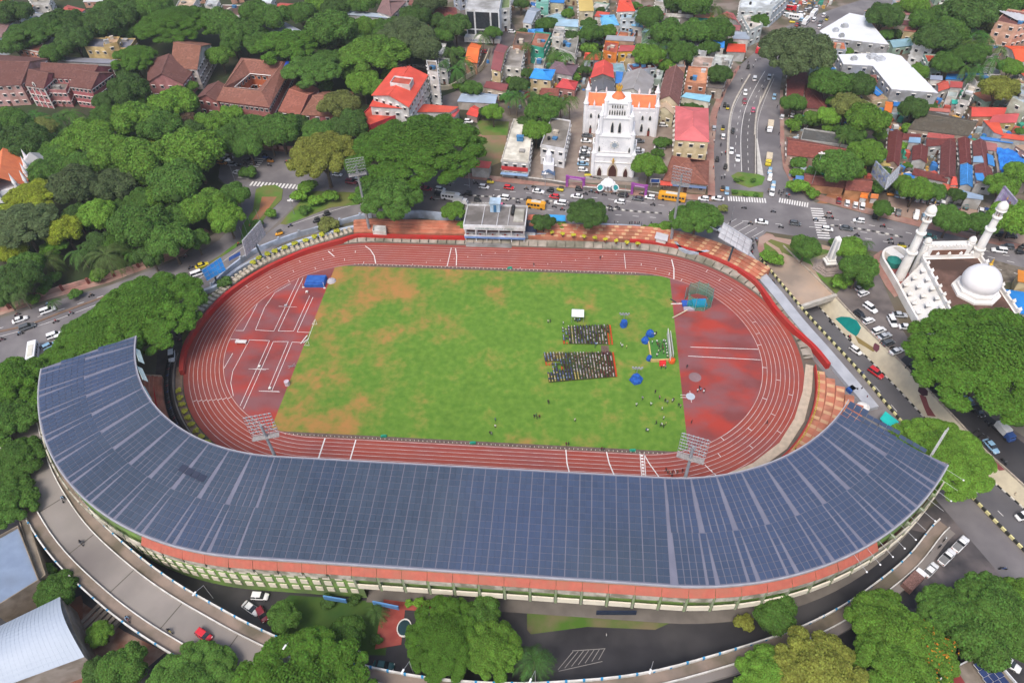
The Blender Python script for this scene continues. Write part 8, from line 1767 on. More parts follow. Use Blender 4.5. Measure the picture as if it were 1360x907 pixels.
# yellow-leaved plants in pots along the stadium terraces
pot=None
k=0
for L in ([(733,313),(862,328)],):
 for i in range(9):
  x=733 + i*14.2; y=312 + i*1.9; c=G(x,y,2); pt=thing('potted_shrub','yellow shrub in a brown pot','potted shrub',(c[0],c[1],2.0),i,'yellow shrubs along the terrace'); put('foliage',CR['s'][i % 3],pt,loc=(0,0,1.1),scale=.85,color=(.45,.42,.04)); mb=MB(); mb.lathe([(.35,0),(.5,.7)],8); put('pot',mb.mesh('pot',mat('brown_pot',(.2,.08,.05))),pt)
for x,y in ((356,340),(366,336),(379,331),(392,326),(407,322),(418,317),(428,314),(345,345),(337,351),(448,309)):
 c=G(x,y,1.5); pt=thing('potted_shrub','yellow shrub behind the red wall','potted shrub',(c[0],c[1],1.2),x,'yellow shrubs behind the western wall'); put('foliage',CR['s'][int(x) % 3],pt,loc=(0,0,1.0),scale=1.15,color=(.42,.42,.04))
for i in range(9):
 a=math.radians(208 + i*3.4); c=(-HALF + 49.2*math.cos(a),49.2*math.sin(a)); pt=thing('shrub','round yellow shrub on the verge','shrub',(c[0],c[1],.05),i,'round yellow shrubs on the western verge'); put('foliage',CR['s'][i % 3],pt,loc=(0,0,.6),scale=1.0,color=(.40,.38,.05))
# fountain basin before the entrance
c=G(537,834,.2); mb=MB(); mb.lathe([(1.6,.15),(1.6,.65),(1.4,.65),(1.4,.4)],18,cap=False); t=put('fountain',mb.mesh('fountain',M_trim),None,loc=(c[0],c[1],0),label='white rimmed oval fountain basin in the red paved court',cat='fountain',scale=(1,1.25,1)); mb=MB(); mb.lathe([(1.4,.38),(1.4,.45)],18); put('water',mb.mesh('water',mat('dark_pool',(.02,.05,.06),rough=.1)),t)
LANDMARKS += [('white rimmed fountain',c),('middle of the solar roof',(0,-67)),('western end of the solar roof',(-106,-24)),('eastern end of the solar roof',(102,-38)),('western junction',G(350,225)),('zebra crossings at the avenue mouth',G(1010,265)),('roundabout flower bed',G(992,240)),('flyover foot',G(200,820)),('green painted mural',G(1125,435)),('bare soil lot',G(650,200)),('blue billboard',G(289,382)),('avenue barrier',G(1005,150)),('upper left corner of the town',G(0,0)),('marked parking bays',G(770,878)),('long cream wall',G(1290,590)),('purple billboard',G(1336,300)),('picture billboard',G(1176,255)),('pink slab wall',G(66,391)),('planted island',G(355,262)),('green crate by the finish',G(840,599)),('top of the avenue',G(1120,8)),('purple left gateway',G(764,250))]
# ------------------------------------------------------------------ vehicles: one of each kind, then copies
M_car=mat('car_paint',(1,1,1),(.94,.94,.94),s=.4,rough=.3,tint=True,spec=.5); M_glass=mat('car_glass',(.015,.018,.022),(.03,.035,.04),s=2,rough=.12,spec=.6)
M_tyre=mat('tyre_rubber',(.018,.018,.018)); M_lampw=mat('headlight_glass',(.75,.75,.7),rough=.2); M_lampr=mat('tail_light_red',(.4,.01,.01),rough=.3)
WH=MB(); WH.tube((0,-.1,0),(0,.1,0),.32,12); WHM=WH.mesh('wheel',M_tyre); RM=MB(); RM.tube((0,-.115,0),(0,.115,0),.17,8); RMM=RM.mesh('rim',mat('rim_metal',(.5,.5,.5),metal=.6,rough=.4))
def loft(secs):
 """car body from cross-sections (x, half width, z low, z high, crown): smooth closed hull"""
 mb=MB(); n=8
 for x,w,z0,z1 in secs: mb.v += [(x,-w,z0),(x,-w,z0 + (z1 - z0)*.55),(x,-w*.93,z1 - .06),(x,-w*.55,z1),(x,w*.55,z1),(x,w*.93,z1 - .06),(x,w,z0 + (z1 - z0)*.55),(x,w,z0)]
 for k in range(len(secs) - 1):
  for i in range(n): a,b=k*n + i,k*n + (i + 1) % n; mb.f.append((a,a + n,b + n,b)); mb.m.append(0)
 mb.f.append(tuple(range(n))); mb.f.append(tuple(range((len(secs) - 1)*n,len(secs)*n))[::-1]); mb.m += [0,0]; return mb
def car_master(kind):
 L={'sedan': 4.3,'hatch': 3.7,'suv': 4.4,'pickup': 4.9,'van': 4.4}[kind]; w={'sedan': .84,'hatch': .8,'suv': .88,'pickup': .9,'van': .86}[kind]; t=put('car' if kind != 'van' else 'van',None)
 h=L/2; bz={'sedan': .86,'hatch': .9,'suv': 1.0,'pickup': 1.05,'van': 1.05}[kind]; tz={'sedan': 1.42,'hatch': 1.5,'suv': 1.72,'pickup': 1.75,'van': 1.85}[kind]
 body=loft([(-h,w*.8,.32,bz*.8),(-h + .15,w*.97,.25,bz),(-h*.3,w,.22,bz + .02),(h*.42,w,.22,bz),(h - .35,w*.95,.25,bz*.86),(h,w*.78,.32,bz*.66)]); b=put('body',body.mesh('body',M_car,True),t); b['_tint']=1
 x0,x1,xr0,xr1={'sedan': (-h + .5,h*.48,-h + 1.15,h*.12),'hatch': (-h + .05,h*.55,-h + .4,h*.2),'suv': (-h + .05,h*.5,-h + .3,h*.18),'pickup': (-.5,h*.5,-.2,h*.22),'van': (-h + .05,h*.8,-h + .2,h*.5)}[kind]
 g=MB(); ww=w*.9; wr=w*.74; g.add([(x0,-ww,bz - .03),(x1,-ww,bz - .03),(x1,ww,bz - .03),(x0,ww,bz - .03),(xr0,-wr,tz - .05),(xr1,-wr,tz - .05),(xr1,wr,tz - .05),(xr0,wr,tz - .05)],[(0,1,5,4),(1,2,6,5),(2,3,7,6),(3,0,4,7)]); put('window_glass',g.mesh('window_glass',M_glass),t)
 r=MB(); r.add([(xr0 - .04,-wr - .03,tz - .07),(xr1 + .04,-wr - .03,tz - .07),(xr1 + .04,wr + .03,tz - .07),(xr0 - .04,wr + .03,tz - .07),(xr0 + .1,-wr*.85,tz),(xr1 - .1,-wr*.85,tz),(xr1 - .1,wr*.85,tz),(xr0 + .1,wr*.85,tz)],[(4,5,6,7),(0,1,5,4),(1,2,6,5),(2,3,7,6),(3,0,4,7)])
 for sx in (-1,1):
  xm=(xr0 + xr1)/2; r.add([(xm - .05,sx*(ww + .012),bz),(xm + .05,sx*(ww + .012),bz),(xm + .05,sx*(wr + .02),tz - .05),(xm - .05,sx*(wr + .02),tz - .05)],[(0,1,2,3)])
 o=put('roof',r.mesh('roof',M_car),t); o['_tint']=1
 if kind == 'pickup': m2=MB(); m2.box(-h*.55,0,bz - .02,h*.8,w*1.6,.06); put('load_bed',m2.mesh('load_bed',mat('bed_grey',(.2,.2,.2))),t)
 for x in (-h*.62,h*.62):
  for y in (-w + .06,w - .06): wl=put('wheel',WHM,t,loc=(x,y,.32)); put('rim',RMM,wl)
 for y in (-w*.6,w*.6): m2=MB(); m2.box(h - .12,y,bz*.55,.16,.34,.16); put('headlight',m2.mesh('headlight',M_lampw),t); m2=MB(); m2.box(-h + .04,y,bz*.6,.1,.3,.2); put('tail_light',m2.mesh('tail_light',M_lampr),t)
 return t
def auto_master():
 t=put('auto_rickshaw',None); b=put('body',loft([(-1.3,.62,.3,.95),(-1.1,.66,.25,1.0),(.1,.62,.25,.95),(.8,.42,.25,.9),(1.25,.22,.3,.7)]).mesh('body',M_car,True),t); b['_tint']=1
 m=MB(); m.add([(-1.25,-.62,1.0),(.55,-.56,1.0),(.55,.56,1.0),(-1.25,.62,1.0),(-1.2,-.6,1.62),(.3,-.52,1.66),(.3,.52,1.66),(-1.2,.6,1.62),(-.5,0,1.78)],[(0,3,7,4),(4,5,8),(5,6,8),(6,7,8),(7,4,8)]); put('hood',m.mesh('hood',mat('hood_canvas',(.03,.03,.03),(.05,.05,.045),s=2)),t); g=MB(); g.add([(.56,-.5,.98),(.56,.5,.98),(.34,.48,1.62),(.34,-.48,1.62)],[(0,1,2,3)]); put('windscreen',g.mesh('windscreen',M_glass),t)
 for x,y in ((.95,0),(-.8,-.55),(-.8,.55)): put('wheel',WHM,t,loc=(x,y,.24),scale=.75)
 return t
def bus_master(nm,L,w,h,top=None):
 t=put(nm,None); m=MB(); hh=L/2
 secs=[(-hh,w*.94,.4,h - .1),(-hh + .25,w,.35,h),(hh - .5,w,.35,h),(hh,w*.94,.4,h - .35)]; b=put('body',loft(secs).mesh('body',M_car,False),t); b['_tint']=1
 g=MB(); n=int(L/1.15)
 gm=MB(); gm.box(0,0,0,.9,w*2 + .04,.75); gme=gm.mesh('window',M_glass)
 for i in range(n - 1): put('window',gme,t,loc=(-hh + .9 + i*1.12,0,h*.52))
 m2=MB(); m2.box(hh - .08,0,h*.45,.2,w*1.75,h*.33); put('windscreen',m2.mesh('windscreen',M_glass),t); m3=MB(); m3.box(0,0,h,L*.5,w*1.1,.1); put('roof_hatch',m3.mesh('roof_hatch',top or mat('pale_roof',(.6,.58,.5))),t)
 for x in (-hh*.6,hh*.62):
  for y in (-w + .08,w - .08): put('wheel',WHM,t,loc=(x,y,.42),scale=1.35)
 return t
def truck_master(nm,L,w,load):
 t=put(nm,None); hh=L/2; b=put('cab',loft([(hh - 1.7,w*.92,.5,2.1),(hh - .4,w*.94,.5,2.1),(hh,w*.85,.5,1.3)]).mesh('cab',M_car),t); b['_tint']=1; g=MB(); g.box(hh - .22,0,1.3,.12,w*1.6,.55); put('windscreen',g.mesh('windscreen',M_glass),t)
 m=MB(); m.box(-.9,0,.75,L - 1.9,w*2,1.7); put('cargo_box',m.mesh('cargo_box',load),t)
 for x in (-hh*.6,hh*.6):
  for y in (-w + .1,w - .1): put('wheel',WHM,t,loc=(x,y,.42),scale=1.3)
 return t
def bike_master():
 t=put('motorbike',None); m=MB(); m.tube((-.35,0,.62),(.42,0,.78),.1,6); m.tube((.42,0,.85),(.62,0,.3),.05,5); m.tube((-.4,0,.55),(-.62,0,.3),.06,5); m.lathe([(.05,.35),(.2,.42),(.2,.62),(.05,.7)],6,.02,0); b=put('frame',m.mesh('frame',M_car),t); b['_tint']=1
 m=MB(); m.box(-.32,0,.76,.75,.24,.1); put('saddle',m.mesh('saddle',M_tyre),t); m=MB(); m.tube((.42,-.34,1.02),(.42,.34,1.02),.03,4); m.tube((.42,0,.8),(.42,0,1.02),.03,4); put('handlebar',m.mesh('handlebar',M_gal),t)
 m=MB(); m.tube((0,-.05,0),(0,.05,0),.3,10); me=m.mesh('wheel',M_tyre)
 for x in (-.62,.66): put('wheel',me,t,loc=(x,0,.3))
 return t
MST={k: car_master(k) for k in ('sedan','hatch','suv','pickup','van')}
MST['auto']=auto_master(); MST['bus']=bus_master('bus',9.2,1.2,2.7); MST['minibus']=bus_master('minibus',6.6,1.05,2.5); MST['truck']=truck_master('truck',6.2,1.05,mat('beige_load',(.6,.5,.36),(.5,.42,.3),s=1)); MST['bike']=bike_master()
MST['opentruck']=truck_master('truck',6.4,1.1,mat('slatted_brown',(.25,.14,.12),(.12,.06,.05),s=4)); MST['boxtruck']=truck_master('truck',5.2,1.0,mat('white_box',(.66,.66,.64)))
for k,o in MST.items(): o.name={'sedan': 'car','hatch': 'car','suv': 'suv','pickup': 'pickup_truck','opentruck': 'truck','boxtruck': 'truck','bike': 'motorbike','auto': 'auto_rickshaw'}.get(k,k)
for _m in MST.values(): _m.scale=(1.08,)*3
USED=set()
VN={'sedan': 'saloon car','hatch': 'small hatchback','suv': 'tall estate car','pickup': 'pickup truck','van': 'boxy van','auto': 'auto rickshaw','bus': 'bus','minibus': 'minibus','truck': 'lorry with beige load','opentruck': 'open lorry with brown slats','boxtruck': 'white boxed lorry','bike': 'motorbike'}
VC={'sedan': 'car','hatch': 'car','suv': 'car','pickup': 'pickup','van': 'van','auto': 'auto rickshaw','bus': 'bus','minibus': 'minibus','truck': 'truck','opentruck': 'truck','boxtruck': 'truck','bike': 'motorbike'}
COLS={'w': ((.78,.78,.78),'white'),'s': ((.42,.44,.47),'silver grey'),'g': ((.09,.10,.11),'dark grey'),'k': ((.02,.02,.022),'black'),'r': ((.55,.02,.03),'bright red'),'m': ((.22,.02,.035),'dark red'),'b': ((.03,.07,.22),'dark blue'),'c': ((.22,.38,.52),'pale blue'),'t': ((.02,.10,.10),'dark green'),'y': ((.62,.50,.03),'yellow'),'o': ((.72,.33,.02),'orange yellow'),'p': ((.55,.12,.2),'pinkish red'),'a': ((.55,.22,.03),'orange')}
def vehicle(kind,x,y,rz,col,group,z=.05,note=''):
 c,cn=COLS[col]; lab='%s %s %s' % (cn,VN[kind],note)
 m=MST[kind]
 if kind not in USED:
  USED.add(kind); m.location=(x,y,z); m.rotation_euler.z=rz; tag(m,lab,VC[kind],group); m.color=(*c,1)
  for ch in m.children:
   if ch.get('_tint'): ch.color=(*c,1)
  KIDS[m.name]=list(m.children); return m
 o=dup(m,(x,y,z),rz,lab,group,c); o['category']=VC[kind]; return o
DIR={'R': (1,.13),'L': (-1,-.13),'u': (.0,-1),'d': (.0,1),'U': (1,-1.05),'D': (1,1.08),'J': (1,-.5),'W': (-1,.36),'E': (1,-.36),'e': (1,.05),'n': (.12,-1),'s': (-.12,1),'q': (.55,1),'Q': (1,.45),'A': (.35,-1),'z': (-1,.35),'x': (1,.7)}
def traffic(s,group,z=.05,zf=None,note=''):
 for e in s.replace('\n',' ').split():
  k,px,py,d,c=e.split(','); px,py=float(px),float(py); dx,dy=DIR[d]; x,y=G(px,py,zf(px,py) if zf else z); a=G(px + dx*4,py + dy*4,0); b=G(px,py,0); rz=math.atan2(a[1] - b[1],a[0] - b[0]); v=vehicle(k,x,y,rz,c,group,zf(px,py) if zf else z,note)
  if k == 'bike' and 'parked' not in group: RIDERS.append((x,y,rz,v))
RIDERS=[]
traffic('''hatch,643,250,R,w hatch,676,251,R,r sedan,715,256,R,w hatch,736,263,L,r suv,668.6,264.5,L,w auto,621,259,L,k auto,635,268,R,k auto,704,268,R,k minibus,712,276,R,o suv,744,271.5,L,w hatch,666.5,275,R,p hatch,585,253,R,w hatch,583.5,259.5,R,k
sedan,567,252.5,R,m hatch,553,249.5,L,w auto,651.7,243.5,R,y auto,730.5,255,L,k auto,743.7,253.5,L,y boxtruck,612,271,R,w minibus,599,264.5,R,w sedan,766,262.5,L,w sedan,847,265.5,L,g hatch,863,264,L,w hatch,823,270,L,w hatch,827,261,L,k bus,892,265.5,L,o hatch,895,286.5,R,w auto,906,295.5,R,y
hatch,934,266,L,w sedan,953,265.5,L,w hatch,965,256,d,c auto,769,253.5,R,k sedan,1011,296.5,R,w hatch,1055.5,298.5,R,g hatch,1098,306,R,w sedan,1123.6,305,R,g hatch,1140,295,L,w auto,1163,290.5,R,k auto,959,252.5,u,a sedan,1234,316,R,t auto,1290,321.5,L,y suv,1326,334.5,L,w hatch,1337,329.5,L,g auto,1354,337,R,k auto,1357.5,330,L,k auto,1197.5,329,R,y suv,950,305,Q,w hatch,943,300,Q,w
bike,632,245,L,k bike,699,252.5,L,k bike,709,249.5,R,k bike,562,261,R,k bike,574,266,R,k bike,736,276,R,k bike,747,280,R,k bike,727,271,R,k bike,758,274,R,s bike,777.6,259,L,k bike,792.5,257.5,L,r bike,802.5,260,R,k bike,815,258.5,L,k bike,852,259,L,k bike,832,261.5,R,k bike,809.5,276,R,k bike,811,280.5,R,k bike,867,273.5,L,k
bike,988,277.5,L,k bike,1026.7,282.5,R,g bike,1037,303,R,k bike,996.5,298.5,R,k bike,1095,290,L,k bike,1103.7,291,L,k bike,1101,284.5,L,r bike,1083,293.5,R,k bike,1137.5,314,R,k bike,1182,320,L,t bike,1183,324,L,k bike,785,256,L,k bike,773,268,R,k bike,820,277,R,k bike,596,247,L,k bike,688,270,R,k bike,1210,328,R,k bike,1172,302,L,k''','traffic on the main road')
traffic('''truck,1022,172,s,w truck,1020,216,s,y hatch,1022,229.5,s,c hatch,1022,238,s,w hatch,1026.5,248,s,c sedan,1025,257,s,w sedan,971,202,d,w sedan,979.5,212,d,w auto,952,213.5,u,k auto,963,223.5,u,k suv,1002,106,n,w hatch,989.4,125,d,w hatch,988.5,137,d,m hatch,1000,147.5,n,p hatch,1021,105,s,s hatch,1027.8,131,s,c minibus,1007,68.5,A,r auto,966,144.5,u,y auto,962,141.5,u,k auto,993.5,91,A,k
hatch,948,172,u,s auto,959.5,172,u,y hatch,960,183,u,w auto,973,177,d,k minibus,1070,31,U,w hatch,1058.6,34.5,U,r sedan,1089.5,31,U,g hatch,1063.7,25.5,U,w hatch,1088,37.5,U,w suv,1081,28,U,w hatch,1037,87,n,w
bike,1034,257,s,k bike,1037,260,s,k bike,1044,261,s,k bike,1020,255.5,s,k bike,1047,262.5,s,k bike,1040,256.5,s,k bike,957,194,u,k bike,958,206,u,k bike,963,205,u,k bike,958,237,u,k bike,962,236,d,k bike,1013,119.5,n,k bike,957,182,u,k bike,1000,90,n,k bike,985,108,u,k bike,1017,173,s,k''','traffic on the northern avenue')
traffic('minibus,1056,26,R,w hatch,1064,20,R,w hatch,1072,16,R,s minibus,1080,21,U,w hatch,1066,29,R,c suv,1046,22,R,w auto,1052,31,R,y auto,1060,35,R,k hatch,1076,11,R,g minibus,1048,14,R,r hatch,1056,9,R,w hatch,1068,6,R,w hatch,1094,22,U,w auto,1098,27,U,y hatch,1084,12,U,s','vehicles waiting at the bus stand')
traffic('hatch,1113.6,268,n,m hatch,1124.6,271.5,n,w hatch,1135.5,274,n,w suv,1144.4,275.5,n,w hatch,1191,260,n,c suv,1199,260.5,n,w hatch,1207.5,264.5,n,k hatch,1217.5,266.5,n,s hatch,1226,267,n,s hatch,1235,269,n,w hatch,1243,270,n,s hatch,1251,271.5,n,w hatch,1261,274,n,g hatch,1272,276,n,k sedan,1282.5,275,n,t hatch,1302,281.5,n,w sedan,1309,282,n,b hatch,1184.5,281.5,n,w sedan,1192.5,284,n,g suv,1216,288,s,w sedan,1227,290,n,c hatch,1281,301.5,n,w hatch,1289,302.5,n,w auto,1182.5,260,R,a hatch,1038.4,157,n,w hatch,1053,156,R,w hatch,1330,314,R,k hatch,1342,315,R,k bike,1322,313,n,k bike,1326,314,n,k bike,1335,316,n,k bike,1262,285,n,k bike,1205,281,n,k','vehicles parked beside the market')
traffic('hatch,1146,391.5,E,w hatch,1142.5,384.5,E,s suv,1155,411,x,w hatch,1141,419.5,x,k hatch,1153,428,E,w suv,1166,441,E,w sedan,1174,448,E,s suv,1184,429,q,w sedan,1194,420,e,s sedan,1203,436,e,w hatch,1179,457,E,g sedan,1190,468,E,w sedan,1253,501,D,m bike,1163,437,E,k bike,1171,455,E,k bike,1184,463,E,k bike,1205,488,E,k bike,1212,495,E,s bike,1219,501,E,k bike,1228,508,E,k bike,1232,512,E,k bike,1237,517,E,k bike,1240,522,E,k bike,1296,574,E,k bike,1302,580,E,k bike,1308,584,E,k','vehicles parked above the cream wall')
traffic('boxtruck,1332,577,D,b sedan,1315,594,D,c hatch,1298,548,D,k sedan,1286,536,D,c bike,1310,563,D,k bike,1316,566,D,k bike,1320,570,D,k bike,1290,545,D,k bike,1332,614,D,k','vehicles parked along the shaded road')
traffic('hatch,1135.7,467,x,w suv,1162.5,497,x,r van,1359,686,z,w bike,1127.7,450,D,k bike,1103,429.5,D,k bike,1346,659,D,k','traffic on the sunken road',zf=lambda px,py: dip(*G(px,py,-4)) + .02)
traffic('pickup,1274,724,U,w pickup,1256,741,U,w sedan,1234.5,758,U,w opentruck,1211,774,U,w sedan,1316.5,778.5,e,w van,1061,849,E,w van,1046,855,E,s sedan,1338,881,x,w bike,1254,717.5,U,w bike,1247,727,U,k bike,1233,735,U,k bike,1331,756,e,b hatch,931,903,L,w','vehicles parked by the near flyover end')
traffic('hatch,1006.5,357,q,w bike,999,320,q,k bike,1004,320.5,q,m bike,998.5,336,q,r bike,1000,329,q,k bike,1027,376,D,k bike,1144,498,D,k','vehicles on the service road')
traffic('sedan,27.8,426,E,w suv,65,414,E,w suv,37.7,436,E,g bike,28,444.5,E,k bike,75,428.5,W,k bike,4,452.5,W,m bike,24,419,W,m bike,64.5,406,W,b bike,95,418,W,s bike,122,394,W,k van,263.5,365.5,E,w sedan,269,354,E,y auto,433.5,286.5,z,k auto,420.6,295,z,k auto,371,312,z,o bike,386,301.5,z,k bike,271.7,321.5,J,k bike,247.5,342,W,m bike,254,357,J,b bike,318,326,J,k','traffic on the boulevard')
traffic('suv,74.4,447,E,w hatch,82,449,E,w hatch,66.5,461,J,c bus,46.6,474,n,w','vehicles parked at the boulevard bend')
traffic('hatch,304.5,210.5,R,w hatch,299.5,214,R,w hatch,309.5,220,R,s hatch,328,214.5,L,g hatch,295.5,218,R,a hatch,315.4,231,L,w hatch,448.4,233.5,R,w suv,467,243.5,R,m suv,479,242,R,w auto,354,210.5,R,b auto,360,215.5,R,a bike,358,221,R,k bike,381,217,L,k bike,339,217,L,k bike,332,206.5,L,m bike,340,206,L,k bike,315,221,R,k bike,321,222,R,k bike,326,219,L,k bike,334,211,L,k','vehicles waiting at the western junction')
traffic('sedan,779.7,182,e,g sedan,778.4,189,e,w sedan,777.7,199.5,e,s sedan,776.5,204,e,w sedan,776.2,208,e,g sedan,774.8,214,e,w sedan,774.2,219.5,e,c hatch,774,227.5,e,w sedan,848.5,189,e,g sedan,848.4,201,e,w hatch,848.4,205,e,s hatch,846,211,e,g sedan,875.8,198,e,w hatch,881,168,e,w auto,781,234,e,y hatch,737,216,u,w hatch,733,221,e,w bike,790,238,e,k bike,796,239,e,k bike,786,237,e,m','cars parked beside the church')
traffic('hatch,622.5,163,e,w hatch,618,169,e,w hatch,680,44,e,w hatch,645,71,e,r hatch,151,157,E,w van,214,196,e,w','cars parked in the lanes')
traffic('suv,229,475,d,w suv,208.5,512,d,w bike,239,453,e,m bike,238,446,e,k bike,205,524,e,a','vehicles parked in the stadium lane')
traffic('hatch,346,793,e,w sedan,334.5,809,x,w hatch,349,817,q,m bike,359,829,x,w hatch,454,868,R,w hatch,469,869.5,R,w sedan,510,885,R,t','vehicles parked behind the grandstand')
traffic('hatch,272,844.5,x,r hatch,51.8,601.5,n,w bike,108.7,722,q,k bike,226,839,x,y bike,85,664,s,k bike,170.7,823,q,m','traffic on the flyover',zf=lambda px,py: 6.03)
rows=stad(50.9,192,228,1)
for i,(x,y,h) in enumerate(along(rows,.82,1.0)[:42]):
 v=vehicle('bike',x - math.cos(h)*0 + .0,y,h + math.pi/2 + .25,'kkgkmkkb'[i % 8],'motorbikes parked in a row outside the western bend'); n=Vector((math.sin(h),-math.cos(h))); v.location.x += n.x*1.5; v.location.y += n.y*1.5
# ------------------------------------------------------------------ people: one continuous body per pose
M_skin=mat('skin',(.20,.10,.06),(.26,.14,.09),s=3); M_shirt=mat('shirt_cloth',(1,1,1),(.85,.85,.85),s=4,tint=True); M_trou=mat('trouser_cloth',(.035,.035,.05),(.06,.055,.06),s=3); M_hair=mat('hair',(.012,.01,.01))
def person_mesh(nm,J,B,zones,shirt=M_shirt):
 """skeleton points J: name -> (x, y, z, radius); B: bones; the skin is grown over it as one surface"""
 names=list(J); me=bpy.data.meshes.new(nm + '_tmp'); me.from_pydata([J[n][:3] for n in names],[(names.index(a),names.index(b)) for a,b in B],[]); o=bpy.data.objects.new(nm + '_tmp',me); COL.objects.link(o)
 o.modifiers.new('skin','SKIN'); sv=me.skin_vertices[0].data
 for i,n in enumerate(names): r=J[n][3]; sv[i].radius=(r,r if len(J[n]) < 5 else J[n][4]); sv[i].use_root=(n == 'pelvis')
 s=o.modifiers.new('sub','SUBSURF'); s.levels=1; s.render_levels=1
 dg=bpy.context.evaluated_depsgraph_get(); m=bpy.data.meshes.new_from_object(o.evaluated_get(dg)); bpy.data.objects.remove(o); m.name=nm; m.materials.clear()
 for q in (M_skin,shirt,M_trou,M_hair): m.materials.append(q)
 for p in m.polygons: p.material_index=zones(p.center); p.use_smooth=True
 return m
BONES=[('pelvis','waist'),('waist','chest'),('chest','neck'),('neck','head'),('head','crown'),('head','nose'),('chest','sl'),('sl','el'),('el','hl'),('chest','sr'),('sr','er'),('er','hr'),('pelvis','pl'),('pl','kl'),('kl','al'),('al','tl'),('pelvis','pr'),('pr','kr'),('kr','ar'),('ar','tr')]
def pose(**k):
 J=dict(pelvis=(0,0,.92,.12,.15),waist=(0,0,1.08,.11,.14),chest=(.01,0,1.34,.12,.17),neck=(.02,0,1.5,.055),head=(.03,0,1.62,.085),crown=(.01,0,1.72,.07),nose=(.115,0,1.62,.02),sl=(0,.2,1.41,.055),el=(-.02,.25,1.12,.042),hl=(.06,.24,.86,.032),sr=(0,-.2,1.41,.055),er=(-.02,-.25,1.12,.042),hr=(.06,-.24,.86,.032),
             pl=(0,.1,.86,.09),kl=(.01,.11,.48,.062),al=(-.02,.11,.09,.042),tl=(.14,.12,.04,.035),pr=(0,-.1,.86,.09),kr=(.01,-.11,.48,.062),ar=(-.02,-.11,.09,.042),tr=(.14,-.12,.04,.035)); J.update(k); return J
def z_stand(c):
 if c.z > 1.66 or (c.z > 1.56 and c.x < .0): return 3
 if c.z > 1.49: return 0
 if c.z < .98 and abs(c.y) > .2: return 0
 if c.z < .95: return 2 if c.z > .07 else 3
 return 1
PM={'stand': person_mesh('person',pose(),BONES,z_stand),'walk': person_mesh('person',pose(kl=(.16,.1,.5,.062),al=(.22,.1,.1,.042),tl=(.38,.11,.06,.035),kr=(-.04,-.11,.5,.062),ar=(-.34,-.11,.16,.042),tr=(-.22,-.12,.05,.035),el=(-.14,.25,1.13,.042),hl=(-.12,.25,.9,.032),er=(.06,-.25,1.12,.042),hr=(.24,-.22,.98,.032)),BONES,z_stand),
      'point': person_mesh('person',pose(er=(.14,-.3,1.2,.042),hr=(.38,-.24,1.28,.032),el=(.1,.27,1.18,.042),hl=(.3,.16,1.2,.032)),BONES,z_stand)}
SITJ=dict(pelvis=(0,0,.5,.13,.16),waist=(-.02,0,.68,.11,.14),chest=(0,0,.93,.12,.17),neck=(.02,0,1.09,.055),head=(.04,0,1.21,.085),crown=(.02,0,1.31,.07),nose=(.125,0,1.21,.02),sl=(0,.2,1.0,.055),el=(.05,.24,.74,.042),hl=(.28,.14,.62,.032),sr=(0,-.2,1.0,.055),er=(.05,-.24,.74,.042),hr=(.28,-.14,.62,.032),pl=(.06,.1,.5,.09),kl=(.45,.11,.52,.065),al=(.45,.11,.09,.042),tl=(.6,.12,.04,.035),pr=(.06,-.1,.5,.09),kr=(.45,-.11,.52,.065),ar=(.45,-.11,.09,.042),tr=(.6,-.12,.04,.035))
def z_sit(c):
 if c.z > 1.25 or (c.z > 1.14 and c.x < .02): return 3
 if c.z > 1.08: return 0
 if c.x > .2 and c.z > .58 and abs(c.y) < .3: return 0
 if c.z < .57 or c.x > .25: return 2
 return 1
PM['sit']=person_mesh('person',SITJ,BONES,z_sit)
RJ=dict(SITJ); RJ.update(pelvis=(-.3,0,.92,.13,.15),waist=(-.26,0,1.08,.11,.14),chest=(-.18,0,1.32,.12,.17),neck=(-.14,0,1.47,.055),head=(-.11,0,1.59,.11),crown=(-.12,0,1.69,.09),nose=(-.02,0,1.58,.02),sl=(-.16,.2,1.38,.055),el=(.08,.28,1.18,.042),hl=(.36,.3,1.06,.032),sr=(-.16,-.2,1.38,.055),er=(.08,-.28,1.18,.042),hr=(.36,-.3,1.06,.032),pl=(-.24,.12,.9,.09),kl=(.14,.22,.78,.065),al=(.02,.2,.36,.042),tl=(.16,.2,.32,.035),pr=(-.24,-.12,.9,.09),kr=(.14,-.22,.78,.065),ar=(.02,-.2,.36,.042),tr=(.16,-.2,.32,.035))
PM['ride']=person_mesh('person',RJ,BONES,lambda c: 3 if c.z > 1.56 else (0 if c.z > 1.46 else (2 if c.z < 1.0 else 1)))
SH={'w': ((.72,.72,.70),'white shirt'),'k': ((.03,.03,.035),'black top'),'b': ((.05,.09,.26),'dark blue shirt'),'c': ((.25,.42,.6),'pale blue shirt'),'r': ((.5,.03,.03),'red top'),'y': ((.66,.58,.2),'yellow shirt'),'g': ((.05,.2,.08),'green shirt'),'n': ((.3,.2,.13),'brown shirt'),'p': ((.5,.2,.28),'pink top'),'e': ((.6,.55,.42),'cream shirt'),'s': ((.3,.3,.32),'grey shirt'),'m': ((.16,.03,.04),'maroon top')}
def person(ps,x,y,z,rz,c,lab,group): return put('person',PM[ps],None,loc=(x,y,z),rz=rz,color=SH[c][0],label=('person in %s %s' % (SH[c][1],lab)),cat='person',group=group)
prn=random.Random(21)
for i,(x,y,rz,v) in enumerate(RIDERS): person('ride',x,y,v.location.z,rz,prn.choice('wwksbcnrk'),'riding a motorbike','motorbike riders')
